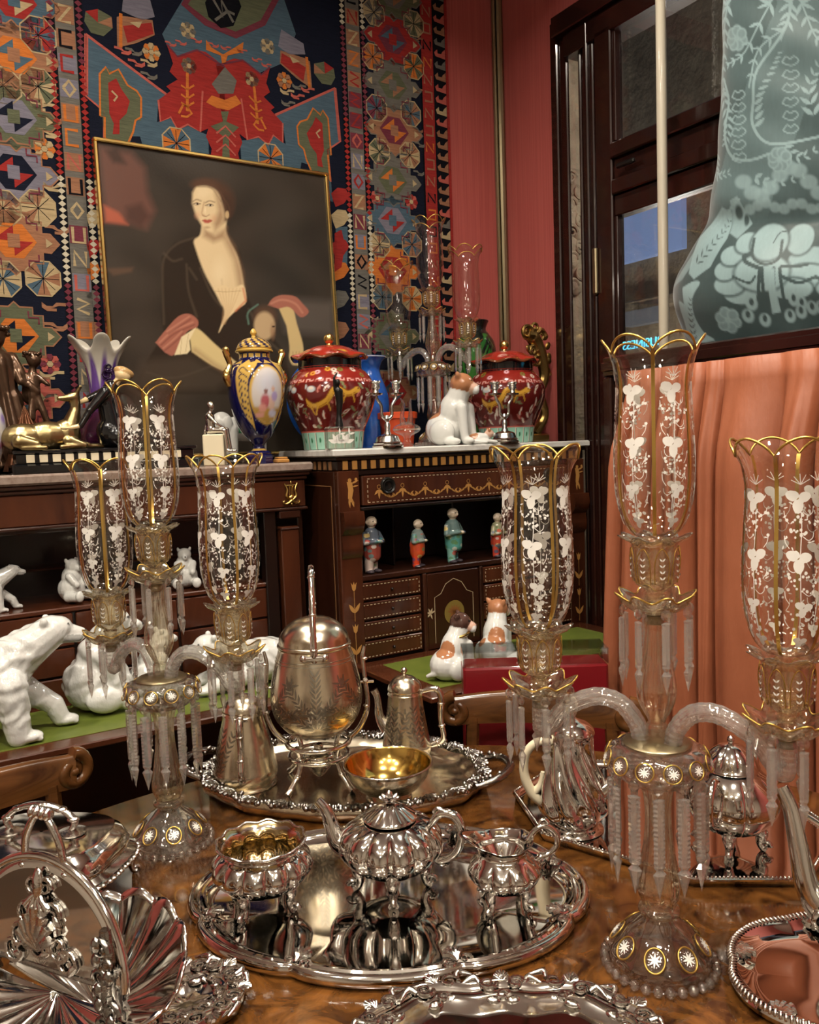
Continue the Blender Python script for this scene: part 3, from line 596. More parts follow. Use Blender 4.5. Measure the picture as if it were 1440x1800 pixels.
# --- inner stripes
aL, aR = RW((127, 240))[0], RW((629, 300))[0]
for ac in (aL, aR):
    rp([(ac-.052, RUGB), (ac+.052, RUGB), (ac+.052, RUGT), (ac-.052, RUGT)], 'black', 1, False)
    rp([(ac-.028, RUGB), (ac+.028, RUGB), (ac+.028, RUGT), (ac-.028, RUGT)], 'grey', 2, False)
    z = 1.35; i = 0
    while z < RUGT-.05:
        h = .045; k = rnd.choice('NZEXUL'); col = rnd.choice(['orange', 'cream', 'black', 'red', 'pink', 'cream'])
        rp([(ac-.026, z-.004), (ac+.026, z-.004), (ac+.026, z+h+.004), (ac-.026, z+h+.004)], rnd.choice(['grey', 'tan', 'plum', 'lilac']), 3, False)
        g_ = {'N': [(0, 0), (0, 1), (1, 0), (1, 1)], 'Z': [(0, 1), (1, 1), (0, 0), (1, 0)], 'E': [(1, 0), (0, 0), (0, 1), (1, 1)], 'X': [(0, .5), (.5, 1), (1, .5), (.5, 0), (0, .5)], 'U': [(0, 1), (0, 0), (1, 0), (1, 1)], 'L': [(0, 1), (1, .7), (0, .3), (1, 0)]}[k]
        rline([(ac-.017+.034*x, z+h*y) for x, y in g_], .009, col, 4, wall=False); z += h+.026
    for s in (-1, 1):
        z = 1.3; i = 0
        while z < RUGT:
            col = 'white' if (int(z*3.1) % 3 == 0) else ('red' if int(z*3.1) % 3 == 1 else 'plum'); c = (ac+s*.041, z)
            rp([(c[0]-.011, z), (c[0], z+.009), (c[0]+.011, z), (c[0], z-.009)], col, 3, False); z += .0185
# --- outer bands with medallions
for (px, py), base, c1, c2 in (((24, 97), 'tan', 'orange', 'blue'), ((24, 205), 'olive', 'lilac', 'navy'), ((24, 303), 'lilac', 'navy', 'red'), ((24, 423), 'tan', 'orange', 'red'), ((28, 590), 'olive', 'orange', 'navy'), ((40, 700), 'pink', 'cream', 'blue'), ((24, 0), 'blue', 'red', 'cream')):
    medal(RW((px, py)), .125, .098, base, c1, c2, 'tan')
for (px, py), cols in (((67, 62), ['blue', 'red']), ((67, 152), ['cream', 'olive', 'tan']), ((67, 366), ['cream', 'cream', 'tan']), ((76, 490), ['tan', 'cream', 'blue']), ((5, 366), ['cream', 'tan']), ((5, 150), ['cream', 'tan']), ((5, 490), ['cream', 'blue'])): octa(RW((px, py)), .052, cols)
for (px, py), cols in (((78, 262), ['orange', 'cream']), ((88, 640), ['plum', 'pink'])): flower(RW((px, py)), .032, cols)
for px, py in ((75, 188), (88, 212), (100, 405), (95, 540), (98, 575), (92, 660), (22, 150), (18, 52), (84, 235), (80, 700), (98, 330)): hook(RW((px, py)), .034, rnd.choice(['cream', 'tan', 'grey']), rnd.choice([-1, 1]))
for (px, py), base, c1, c2 in (((690, 70), 'red', 'plum', 'blue'), ((690, 150), 'grey', 'olive', 'tan'), ((693, 230), 'tan', 'plum', 'orange'), ((690, 317), 'grey', 'olive', 'orange'), ((690, 388), 'blue', 'lilac', 'red'), ((690, 475), 'orange', 'red', 'tan'), ((690, 590), 'olive', 'grey', 'blue'), ((690, -10), 'olive', 'grey', 'tan'), ((690, 690), 'tan', 'red', 'blue')):
    medal(RW((px, py)), .125, .095, base, c1, c2, 'grey')
for (px, py), cols in (((657, 22), ['cream', 'grey']), ((727, 42), ['olive', 'cream']), ((655, 100), ['orange', 'tan']), ((727, 117), ['orange', 'olive']), ((662, 190), ['blue', 'plum']), ((722, 200), ['blue', 'tan', 'grey']), ((667, 267), ['cream', 'olive']), ((720, 273), ['cream', 'tan']), ((667, 430), ['cream', 'cream', 'tan']), ((724, 430), ['tan', 'blue']), ((672, 522), ['blue', 'grey']), ((724, 525), ['orange', 'cream'])): octa(RW((px, py)), .046, cols)
for px, py in ((663, 348), (723, 355)): flower(RW((px, py)), .03, ['red', 'pink'])
for px, py in ((735, 70), (735, 160), (652, 150), (652, 222), (734, 230), (652, 300), (736, 305), (652, 395), (655, 560), (730, 395), (738, 255)): hook(RW((px, py)), .024, rnd.choice(['cream', 'grey', 'tan']), rnd.choice([-1, 1]))
# --- outer stripe and running-dog edge
aS = RW((757, 300))[0]
rp([(aS-.034, RUGB), (aS+.034, RUGB), (aS+.034, RUGT), (aS-.034, RUGT)], 'black', 1, False); rp([(aS-.026, RUGB), (aS+.026, RUGB), (aS+.026, RUGT), (aS-.026, RUGT)], 'red', 2, False)
z = 1.4
while z < RUGT:
    rline([(aS-.016, z), (aS-.016, z+.034), (aS+.016, z), (aS+.016, z+.034)] if rnd.random() < .6 else [(aS-.016, z), (aS+.016, z), (aS+.016, z+.034), (aS-.016, z+.034)], .008, rnd.choice(['tan', 'orange', 'tan', 'black']), 3, wall=False); z += .062
rp([(aS+.036, RUGB), (RUGR-.012, RUGB), (RUGR-.012, RUGT), (aS+.036, RUGT)], 'black', 1, False)
z = 1.4; a1 = RUGR-.014
while z < RUGT: 
    rp([(a1, z), (a1-.02, z+.002), (a1-.044, z+.004), (a1-.05, z+.018), (a1-.036, z+.03), (a1-.034, z+.016), (a1-.018, z+.016), (a1-.012, z+.026), (a1, z+.036)], rnd.choice(['tan', 'pink', 'grey', 'cream', 'tan']), 3, False); z += .042
rp([(RUGR-.012, RUGB), (RUGR, RUGB), (RUGR, RUGT), (RUGR-.012, RUGT)], 'red', 1, False)
o = rugb.obj('wall_kilim', 'rug_wool', None, 0); o.rotation_euler.z = ANG
tag(o, 'large blue and red patterned kilim hung on the back wall', 'rug')
# ================================================================ portrait leaning against the kilim
def prj(P):
    d = np.asarray(P, float)-CAM; w = d@fw; return np.stack([720+F*(d@rt)/w, 900-F*(d@up)/w], -1)
def wpos(a, n, z): return np.stack(np.broadcast_arrays(U[0]*a+N[0]*n, U[1]*a+N[1]*n, z+0*a), -1)
NT, NB, ZT, ZB = 2.694, 2.644, 2.372, 1.4115
aL_ = wall_pt(170, 250, NT)[0]; aR_ = wall_pt(570, 310, NT)[0]; ZT = .5*(wall_pt(170, 250, NT)[2]+wall_pt(570, 310, NT)[2])
t = thing('portrait_painting', 'oil portrait of a seated woman in brown gown, thin gold frame', 'painting', xy(aL_, NB, ZB), ANG)
WP, HP, LEAN = aR_-aL_, math.hypot(ZT-ZB, NT-NB), math.atan2(NT-NB, ZT-ZB)
MP = Rx(-LEAN)                                            # local: x along wall, z up the leaning canvas
V, Fc, uu, vv = grid(lambda u, v: (WP*u, 0*u-.002, HP*v), 250, 320)
V3 = V@np.array(MP)[:3, :3].T
wp = wpos(aL_+V3[:, 0], NB+V3[:, 1], ZB+V3[:, 2]); Q = (prj(wp)-np.array([150, 230]))*3.064        # the sitter's drawing grid
SK, SK2, SK3 = lin((214, 190, 150)), lin((186, 158, 118)), lin((140, 106, 78))
pt = Paint(Q, lin((56, 49, 42)))
nz = np.sin(Q[:, 0]*.011+1.3*np.sin(Q[:, 1]*.013))*np.sin(Q[:, 1]*.009+1.1*np.sin(Q[:, 0]*.008)); pt.mix(.35*np.clip(nz, 0, 1), lin((70, 62, 54))); pt.mix(.4*np.clip(-nz, 0, 1), lin((32, 27, 23)))
pt.poly([(70, 80), (250, 120), (320, 200), (335, 330), (375, 430), (330, 530), (240, 500), (110, 492)], lin((104, 70, 60)), 50, .85)
pt.poly([(100, 400), (180, 440), (230, 505), (110, 490)], lin((168, 88, 66)), 26, .9); pt.poly([(220, 410), (300, 390), (350, 460), (300, 520), (220, 480)], lin((70, 48, 42)), 40, .8); pt.poly([(110, 110), (170, 90), (220, 180), (150, 170)], lin((56, 44, 38)), 30, .8)
pt.poly([(110, 740), (260, 735), (250, 760), (150, 780)], lin((96, 72, 56)), 18, .6)
pt.poly([(1050, 900), (1340, 920), (1340, 1100), (1080, 1080)], lin((96, 88, 82)), 60, .6)
# gown
pt.poly([(590, 568), (480, 602), (412, 680), (408, 1000), (425, 1090), (330, 1240), (250, 1420), (1110, 1420), (1080, 1200), (900, 960), (862, 850), (834, 650), (780, 590)], lin((46, 38, 31)), 14)
for P in ([(590, 575), (490, 612), (424, 690), (416, 820), (424, 1040)], [(545, 720), (556, 860), (600, 1000)], [(424, 660), (470, 700), (520, 690)], [(560, 740), (600, 800)], [(330, 1300), (480, 1330), (700, 1260)], [(620, 740), (680, 880), (745, 960)], [(880, 960), (960, 1100), (1040, 1180)]): pt.line(spl(P, 6), 5, lin((92, 80, 66)), 18, .6)
pt.poly([(300, 1240), (560, 1210), (790, 1330), (700, 1400), (260, 1400)], lin((74, 64, 54)), 60, .6)
# neck, chest, chemise
pt.poly([tuple(p) for p in spl([(628, 500), (618, 560), (586, 590), (596, 640), (640, 760), (700, 872), (745, 950), (800, 950), (858, 915), (850, 800), (822, 680), (780, 596), (758, 540), (762, 480)], 4)], SK, 12)
pt.poly([(760, 560), (800, 620), (846, 760), (858, 910), (830, 880), (800, 700), (752, 600)], SK3, 40, .7); pt.poly([(640, 520), (700, 560), (760, 520), (752, 580), (690, 600), (636, 570)], SK3, 34, .75); pt.ell((725, 760), (60, 110), lin((226, 206, 168)), .8, .6)
pt.line([(735, 800), (742, 870)], 3, SK3, 16, .35)
pt.poly([tuple(p) for p in spl([(690, 850), (740, 830), (790, 850), (850, 830), (866, 920), (820, 960), (760, 1020), (718, 1088), (748, 990), (740, 930)], 4)], lin((218, 194, 152)), 8)
for i in range(7): pt.line([(715+20*i, 850), (745+9*i, 940), (735+3*i, 1040)], 3, lin((176, 138, 98)), 9, .45)
pt.line([(850, 850), (864, 915), (810, 970)], 9, lin((196, 112, 78)), 10, .8); pt.line([(700, 862), (742, 868), (840, 862)], 3, lin((150, 116, 84)), 6, .6)
# hair, head
pt.ell((690, 382), (130, 140), lin((78, 54, 41)), .35); pt.ell((756, 410), (56, 88), lin((66, 47, 37)), .5); pt.ell((640, 288), (92, 44), lin((84, 58, 43)), .5)
pt.poly([tuple(p) for p in spl([(578, 330), (600, 302), (660, 300), (712, 330), (738, 400), (750, 460), (738, 500), (706, 536), (668, 542), (630, 510), (596, 450), (576, 390)], 4)], SK, 16)
pt.poly([(700, 330), (738, 400), (752, 470), (738, 500), (700, 538), (690, 500), (716, 430)], SK3, 34, .75); pt.poly([(604, 310), (650, 305), (680, 330), (640, 362), (600, 352)], lin((224, 202, 164)), 26, .7)
pt.ell((764, 452), (13, 26), SK2, .4); pt.ell((606, 455), (26, 30), lin((206, 150, 118)), 1, .5); pt.ell((690, 470), (26, 30), lin((200, 140, 108)), 1, .45)
for ex, ey, w in ((602, 394), (668, 401)) and ((600, 394, 20), (670, 401, 23)):
    pt.ell((ex, ey), (w, 9), lin((110, 84, 66)), .5, .8); pt.ell((ex+1, ey), (w*.72, 6), lin((196, 180, 156)), .4); pt.ell((ex+3, ey), (6.5, 6.5), lin((40, 28, 22)), .3); pt.line([(ex-w, ey+1), (ex, ey-8), (ex+w, ey)], 3, lin((70, 48, 36)), 4)
    pt.line(spl([(ex-w, ey-14), (ex, ey-24), (ex+w*1.15, ey-16)], 4), 5, lin((92, 66, 48)), 7, .8)
pt.line(spl([(640, 384), (632, 420), (628, 446), (642, 458)], 4), 5, lin((160, 118, 88)), 9, .75); pt.line([(630, 455), (650, 462), (668, 452)], 4, lin((130, 86, 64)), 6, .8); pt.ell((646, 428), (8, 26), lin((232, 210, 172)), .7, .7)
pt.poly([tuple(p) for p in spl([(628, 482), (646, 476), (656, 480), (668, 476), (684, 484), (664, 497), (644, 496)], 3)], lin((172, 88, 72)), 7); pt.line([(630, 484), (656, 486), (682, 485)], 2, lin((112, 52, 44)), 5, .8); pt.ell((656, 520), (26, 10), SK3, .9, .6)
for P in ([(580, 330), (596, 300), (640, 284), (700, 300), (740, 350), (760, 420)], [(720, 330), (770, 400), (780, 460)], [(610, 300), (680, 310), (730, 380)]): pt.line(spl(P, 5), 5, lin((96, 68, 50)), 9, .55)
# sleeves and arms
pt.poly([tuple(p) for p in spl([(560, 1090), (604, 1064), (700, 1150), (800, 1235), (860, 1290), (830, 1330), (760, 1300), (680, 1262), (574, 1190)], 4)], lin((206, 184, 132)), 8); pt.line([(590, 1180), (700, 1262), (820, 1330)], 20, SK3, 34, .6)
pt.poly([tuple(p) for p in spl([(378, 1140), (430, 1075), (500, 1000), (560, 986), (606, 1020), (600, 1060), (545, 1085), (480, 1205), (430, 1195)], 4)], lin((156, 98, 82)), 6)
for P in ([(400, 1140), (470, 1080), (580, 1030)], [(420, 1170), (480, 1120), (520, 1080)], [(440, 1080), (500, 1040), (560, 1000)]): pt.line(spl(P, 4), 6, lin((196, 136, 112)), 10, .7); pt.line(spl([(x+8, y+14) for x, y in P], 4), 5, lin((104, 60, 52)), 10, .7)
pt.poly([(480, 1208), (518, 1110), (596, 1060), (560, 1130), (566, 1180), (548, 1200)], lin((222, 204, 164)), 6); pt.line([(520, 1120), (512, 1200)], 3, lin((160, 132, 96)), 5, .7); pt.line([(556, 1094), (540, 1190)], 3, lin((160, 132, 96)), 5, .7)
pt.poly([tuple(p) for p in spl([(1040, 950), (1110, 940), (1140, 1040), (1170, 1140), (1174, 1200), (1160, 1260), (1140, 1262), (1128, 1262), (1112, 1256), (1098, 1220), (1100, 1160), (1084, 1050)], 4)], lin((196, 172, 122)), 8)
for x in (1118, 1136, 1152): pt.line([(x, 1190), (x-2, 1262)], 3, SK3, 5, .7)
pt.poly([tuple(p) for p in spl([(982, 940), (1010, 902), (1060, 884), (1130, 892), (1170, 930), (1204, 975), (1160, 1004), (1100, 950), (1040, 958)], 4)], lin((158, 100, 84)), 6); pt.line(spl([(1000, 930), (1060, 910), (1130, 930), (1170, 980)], 4), 7, lin((200, 140, 116)), 12, .7)
# child
pt.ell((968, 1000), (78, 74), lin((84, 62, 48)), .4); pt.ell((965, 1050), (64, 86), lin((182, 156, 120)), .25); pt.ell((1010, 1080), (20, 60), SK3, .7, .7); pt.ell((1014, 1054), (12, 6), lin((60, 44, 34)), .5); pt.line(spl([(880, 1040), (876, 980), (930, 935)], 4), 8, lin((96, 128, 112)), 8, .8)
o = B().add(V3, Fc, pt.c).obj('canvas', 'oil_paint', t, 180)
for q4 in ((-.012, WP+.012, -.012, 0), (-.012, WP+.012, HP, HP+.012)):
    B().add(*box(q4[0], q4[1], -.012, .02, q4[2], q4[3], .003), M=MP).obj('frame_bar', 'gold', t)
for x0, x1 in ((-.012, 0), (WP, WP+.012)): B().add(*box(x0, x1, -.012, .02, 0, HP, .003), M=MP).obj('frame_bar', 'gold', t)
B().add(*box(0, WP, .002, .016, 0, HP), M=MP).obj('stretcher_back', 'mahogany_dark', t)
# ================================================================ inlaid secretaire at right
SX, SN = 1.154, 2.25
t = thing('inlaid_secretaire', 'open mahogany secretaire with light inlay and white marble top', 'desk', xy(SX, SN), ANG)
def P3(name, m, *bx, b=.003, par=None):
    bb = B()
    for q in bx: bb.add(*box(*q, b))
    return bb.obj(name, m, par or t, 30)
P3('marble_top', 'marble_white', (-.018, 1.02, -.018, .45, 1.388, 1.41), b=.004)
P3('cornice', 'mahogany_dark', (-.008, 1.008, -.008, .46, 1.376, 1.388), (0, 1.0, 0, .46, 1.345, 1.376))
bb = B()
for i in range(30):
    bb.add(*box(.02+.0325*i, .02+.0325*i+.017, -.0035, .004, 1.348, 1.374, 0))
bb.obj('dentil_inlay', 'inlay_light', t)['kind'] = 'stuff'
bb = B()
for i in range(12): bb.add(*box(-.0025, .004, .03+.036*i, .03+.036*i+.018, 1.348, 1.374, 0))
bb.obj('dentil_inlay', mat('inlay_dim', (.25, .12, .05), .4), t)['kind'] = 'stuff'
P3('carcass', 'mahogany', (0, 1.0, .005, .46, .06, .735), (.0, .055, .02, .46, .735, 1.345), (.945, 1.0, .02, .46, .735, 1.345), (.0, 1.0, .44, .46, .735, 1.345), (.05, .95, .02, .44, 1.225, 1.235), (.05, .95, .25, .26, 1.0, 1.235))
P3('carcass_plinth', 'mahogany_dark', (-.01, 1.01, -.01, .46, 0, .06))
P3('stile', 'mahogany_red', (0, .075, -.004, .02, .735, 1.345)); P3('stile', 'mahogany_red', (.925, 1.0, -.004, .02, .735, 1.345))
P3('frieze_rail', 'mahogany_dark', (.075, .925, 0, .02, 1.329, 1.345), (.075, .925, -.008, .02, 1.222, 1.232))
dr = P3('frieze_drawer', 'mahogany_red', (.082, .918, -.006, .02, 1.235, 1.327))
for x in (.172, .83):
    k = B().add(*L([(0, -.0), (.012, .002), (.014, .006), (.018, .005), (.023, .008), (.026, .004), (.027, 0)], 24), M=T(x, -.006, 1.293)@Rx(PI/2)).obj('rosette_pull', 'black_metal', dr)
def inl(polys, y, m='inlay_light', par=None, name='inlay'):
    bb = B()
    for p in polys: bb.add([(x, y, z) for x, z in p], [tuple(range(len(p)))])
    return bb.obj(name, m, par or t, 0)
def dash(x0, x1, z0, z1, s=.015):
    out = []
    for z in (z0, z1):
        for x in np.arange(x0, x1-.004, s): out.append([(x, z-.0012), (x+s*.55, z-.0012), (x+s*.55, z+.0012), (x, z+.0012)])
    for x in (x0, x1):
        for z in np.arange(z0, z1-.004, s): out.append([(x-.0012, z), (x+.0012, z), (x+.0012, z+s*.55), (x-.0012, z+s*.55)])
    return out
inl(dash(.10, .90, 1.245, 1.317), -.0068, 'inlay_pale', dr)
pl = []
for i in range(9):
    x = .14+.085*i; 
    if abs(x-.172) < .02: continue
    pl += [leaf((x, 1.283), -PI/2, .03, .008), leaf((x, 1.283), -PI/2-.8, .024, .008), leaf((x, 1.283), -PI/2+.8, .024, .008)]; pl += strip([(x+.006*math.cos(a), 1.291+.006*math.sin(a)) for a in np.linspace(0, TAU, 11)], .0015)
    xs = np.linspace(x+.012, x+.073, 9); pl += strip([(q, 1.272-.016*math.sin(PI*(q-x-.012)/.061)) for q in xs], .0016)
    for f in (.25, .5, .75): q = x+.012+.061*f; zc = 1.272-.016*math.sin(PI*f); pl += [leaf((q, zc), .7, .018, .006), leaf((q, zc), PI-.7, .016, .006)]
inl(pl, -.0069, 'inlay_light', dr)
# figure, tulip stem and bracket on each stile
for sx, m_ in ((0, 1), (.925, 1)):
    fig = [disc((sx+.04, 1.322-.006), .0065, 8), [(sx+.030, 1.312), (sx+.048, 1.310), (sx+.052, 1.285), (sx+.046, 1.262), (sx+.054, 1.246), (sx+.040, 1.250), (sx+.032, 1.262), (sx+.034, 1.288)], leaf((sx+.046, 1.306), .35, .026, .006), leaf((sx+.048, 1.296), .15, .022, .005), disc((sx+.062, 1.318), .005, 8), leaf((sx+.036, 1.262), -1.5, .03, .007), leaf((sx+.046, 1.255), -1.3, .022, .007)]
    inl(fig, -.0048)
    st = []
    for zc in (.985, .855): st += [[(sx+.03, zc+.02), (sx+.034, zc-.002), (sx+.04, zc-.008), (sx+.046, zc-.002), (sx+.05, zc+.02), (sx+.044, zc+.012), (sx+.04, zc+.022), (sx+.036, zc+.012)], leaf((sx+.04, zc-.075), 1.0, .036, .012), leaf((sx+.04, zc-.075), PI-1.0, .036, .012)]+strip([(sx+.04, zc-.1), (sx+.04, zc-.008)], .0018)
    inl(st, -.0048)
    pr = [(0, 1.222), (-.03, 1.222), (-.034, 1.19), (-.026, 1.165), (-.012, 1.15), (-.016, 1.12), (-.016, 1.095), (-.006, 1.08), (0, 1.08)]
    V, Fc = prism([(y, z) for y, z in pr][::-1], sx+.003, sx+.072); B().add(V[:, [2, 0, 1]], Fc).obj('bracket', 'mahogany_red', t, 40)
P3('shelf', 'mahogany', (.055, .945, -.002, .25, 1.003, 1.02)); P3('niche_back', 'mahogany_dark', (.055, .945, .235, .25, 1.02, 1.225))
for x in (.26, .50, .74): P3('niche_divider', 'mahogany_dark', (x, x+.008, .12, .24, 1.02, 1.225))
P3('gallery_body', 'mahogany_dark', (.055, .945, .012, .25, .738, 1.003))
for k, (x0, x1) in enumerate(((.062, .285), (.535, .735), (.742, .938))):
    for i in range(4):
        z0 = .758+.0612*i; d = P3('drawer', 'mahogany_red', (x0, x1, -.002, .014, z0, z0+.056))
        inl(dash(x0+.008, x1-.008, z0+.008, z0+.048, .013), -.0028, 'inlay_pale', d)
        B().add(*ell(((x0+x1)/2, -.008, z0+.028), (.005, .006, .005), None, 8, 6)).obj('knob', 'mahogany_dark', d)
for x in (.292, .518): P3('pilaster', 'mahogany', (x, x+.014, -.006, .014, .745, 1.003))
d = P3('cupboard_door', 'mahogany', (.308, .516, -.001, .014, .75, 1.0))
inl(strip([(.335, .77), (.335, .92), (.36, .93), (.38, .96), (.412, .975), (.444, .96), (.464, .93), (.489, .92), (.489, .77)], .0022), -.0018, 'inlay_pale', d); inl([disc((.412, .862), .04, 24)], -.0018, mat('inlay_olive', (.22, .15, .035), .4), d)
inl([leaf((.412, .86), a, .03, .009) for a in np.linspace(.3, PI-.3, 7)]+[leaf((.412, .862), a, .026, .008) for a in (-.5, -1.2, -1.9, -2.6)], -.0024, mat('inlay_brown', (.26, .10, .03), .4), d)
inl([leaf((.318, .87), a, .02, .006) for a in (.4, 1.2, 2.0, 2.8, 3.8, 5)], -.0022, 'inlay_pale', d)
P3('writing_flap', 'mahogany_red', (.03, .97, -.43, .0, .733, .75)); P3('leather_panel', 'leather_green', (.10, .90, -.37, -.06, .7495, .7512), b=0)
# thin line inlay on the side panel
bb = B()
for q in ((-.001, .001, .04, .043, .2, 1.3), (-.001, .001, .40, .403, .2, 1.3), (-.001, .001, .04, .403, 1.297, 1.30)): bb.add(*box(*q))
bb.obj('side_line_inlay', 'inlay_dim', t)
# ================================================================ plain secretaire at left
LX, LN = 1.122, 2.38
t = thing('plain_secretaire', 'open mahogany secretaire with brown marble top and gilt lyre mount', 'desk', xy(LX, LN), ANG)
LW = 1.42
P3('marble_top', 'marble_brown', (-LW-.02, .012, -.02, .33, 1.346, 1.375), b=.006)
P3('cornice', 'mahogany', (-LW-.01, .0, -.012, .33, 1.334, 1.346), (-LW, -.006, -.006, .33, 1.322, 1.334))
P3('frieze', 'mahogany_red', (-LW, -.012, 0, .05, 1.238, 1.322)); P3('frieze_moulding', 'mahogany', (-LW-.004, -.008, -.008, .05, 1.228, 1.238))
P3('carcass', 'mahogany', (-LW, -.012, .01, .33, .06, .735), (-.03, -.012, .03, .33, .735, 1.23), (-LW, -LW+.02, .03, .33, .735, 1.23), (-LW, -.012, .31, .33, .735, 1.24), (-LW, -.012, .05, .33, 1.215, 1.24))
P3('plinth', 'mahogany_dark', (-LW-.01, -.002, -.02, .33, 0, .06))
for x in (-.1, -LW+.04):
    cx = x+.03; c = P3('pilaster', 'mahogany_red', (x, x+.06, -.002, .04, .735, 1.18)); P3('capital', 'mahogany', (x-.005, x+.065, -.008, .04, 1.205, 1.228), (x-.002, x+.062, -.005, .04, 1.168, 1.176), par=c)
P3('inner_stile', 'mahogany_dark', (-.15, -.11, .01, .05, .735, 1.23))
P3('shelf', 'mahogany_red', (-LW+.1, -.13, .02, .31, .998, 1.012)); P3('upper_shelf', 'mahogany', (-LW+.1, -.13, .19, .31, 1.095, 1.102)); P3('niche_back', 'mahogany_dark', (-LW+.02, -.03, .29, .31, .735, 1.22))
P3('gallery_body', 'mahogany_dark', (-LW+.1, -.13, .035, .30, .738, .998))
for i in range(4):
    for z0, z1 in ((.905, .995), (.825, .9), (.745, .82)):
        x0 = -.135-.285*(i+1)+.004; d = P3('drawer', 'mahogany_red', (x0, x0+.277, .022, .04, z0, z1)); B().add(*ell((x0+.138, .016, (z0+z1)/2), (.007, .008, .007), None, 8, 6)).obj('knob', 'inlay_light', d)
P3('writing_flap', 'mahogany_red', (-LW+.03, -.14, -.345, .02, .733, .75)); P3('leather_panel', 'leather_green', (-LW+.1, -.2, -.285, -.01, .7495, .7512), b=0)
# gilt lyre mount
lx, lz = -.062, 1.246
bb = B()
for s in (-1, 1):
    bb.add(*tube(spl([(lx+s*.004, -.004, lz+.016), (lx+s*.016, -.005, lz+.028), (lx+s*.013, -.005, lz+.048), (lx+s*.021, -.004, lz+.066)], 5), [.004, .0045, .003, .0022], 8))
    bb.add(*tube(spl([(lx, -.005, lz+.014), (lx+s*.012, -.005, lz+.006), (lx+s*.022, -.004, lz+.004), (lx+s*.027, -.004, lz+.010), (lx+s*.023, -.004, lz+.013)], 5), [.0045, .0035, .0025], 8))
for i in range(-1, 2): bb.add(*tube([(lx+i*.005, -.004, lz+.02), (lx+i*.005, -.004, lz+.06)], .0011, 6))
bb.add(*tube([(lx-.02, -.004, lz+.06), (lx+.02, -.004, lz+.06)], .0022, 8)); bb.add(*ell((lx, -.004, lz+.068), (.003, .003, .006), None, 8, 6)); bb.add(*ell((lx, -.005, lz+.022), (.009, .004, .007), None, 10, 6)); bb.add(*ell((lx, -.004, lz+.002), (.003, .003, .005), None, 8, 6))
bb.obj('lyre_mount', 'gold', t)
# ================================================================ chairs
def chair(ang, label, dist=1.075):
    c = (.05+dist*math.cos(ang), .9+dist*math.sin(ang)); t = thing('dining_chair', label, 'chair', (c[0], c[1], 0), ang-PI/2, 'chairs at the round table')
    def arc(x): return .055*(1-(x/.235)**2)
    xs = np.linspace(-.205, .205, 25)
    bb = B(); V = []; Fc = []
    for i, x in enumerate(xs):
        y = arc(x); top = .80+.012*(1-(x/.235)**2); bot = .735+.0*x
        V += [(x, y-.013, bot), (x, y-.014, top-.008), (x, y-.006, top), (x, y+.008, top), (x, y+.014, top-.008), (x, y+.012, bot)]
    for i in range(24):
        for j in range(6): k = (j+1) % 6; Fc.append((i*6+j, i*6+k, i*6+6+k, i*6+6+j))
    Fc += [tuple(range(6)), tuple(range(149, 143, -1))]
    rl = bb.add(V, Fc).obj('top_rail', 'chair_wood', t, 50)
    for s in (-1, 1):
        tt = np.linspace(0, 1, 30); R = .036*(1-.75*tt); A_ = PI/2-s*0-tt*TAU*1.35
        P = np.stack([s*(.205+R*np.cos(A_)), arc(.205)+0*tt-.001, .772+R*np.sin(A_)-.004], 1)
        B().add(*tube(P, np.linspace(.016, .009, 30), 8)).add(*ell((s*.205, arc(.205), .768), (.012, .017, .012), None, 10, 8)).obj('scroll', 'chair_wood', rl, 60)
        B().add(*tube(spl([(s*.165, arc(.165), .75), (s*.17, .02, .62), (s*.18, -.01, .45), (s*.185, .03, .22), (s*.19, .09, .0)], 5), [.017, .015, .018, .016, .013], 8)).obj('back_leg', 'chair_wood', t)
        B().add(*tube(spl([(s*.2, -.38, .43), (s*.2, -.40, .22), (s*.2, -.43, 0)], 5), [.02, .017, .012], 8)).obj('front_leg', 'chair_wood', t)
    B().add(*tube(spl([(-.165, .02, .60), (-.08, .045, .615), (0, .05, .60), (.08, .045, .615), (.165, .02, .60)], 6), .013, 8)).obj('cross_rail', 'chair_wood', t)
    B().add(*prism([(-.21, -.41), (.21, -.41), (.2, .0), (-.2, .0)], .40, .44, .006)).obj('seat_frame', 'chair_wood', t)
    B().add(*prism([(-.2, -.4), (.2, -.4), (.19, -.02), (-.19, -.02)], .44, .465, .02)).obj('seat_pad', 'leather_green', t)
    return t
chair(rad(144.5), 'wooden scroll-back chair pushed to the table below the polar bears'); chair(rad(77), 'wooden scroll-back chair before the red album')
# ================================================================ round table
TC = (.05, .9); TR = .93
t = thing('round_table', 'large round burl walnut table laid with silver', 'table', (TC[0], TC[1], 0))
B().add(*L([(0, .715), (.90, .715), (.925, .722), (TR, .735), (TR-.004, .746), (TR-.012, .75), (0, .75)], 128)).obj('tabletop', 'burl_walnut', t, 40)
B().add(*L([(.80, .65), (.82, .65), (.82, .715), (.80, .715), (.80, .65)], 96)).obj('apron', 'mahogany_red', t)
B().add(*L([(.05, .08), (.14, .1), (.16, .16), (.09, .22), (.06, .35), (.10, .5), (.13, .62), (.2, .715)], 40, 4)).obj('pedestal', 'mahogany_red', t)
for i in range(4):
    a = PI/4+i*PI/2; B().add(*tube(spl([(.08*math.cos(a), .08*math.sin(a), .16), (.3*math.cos(a), .3*math.sin(a), .1), (.5*math.cos(a), .5*math.sin(a), .03)], 6), [.04, .035, .028], 10)).obj('foot', 'mahogany_red', t)
TZ = .75
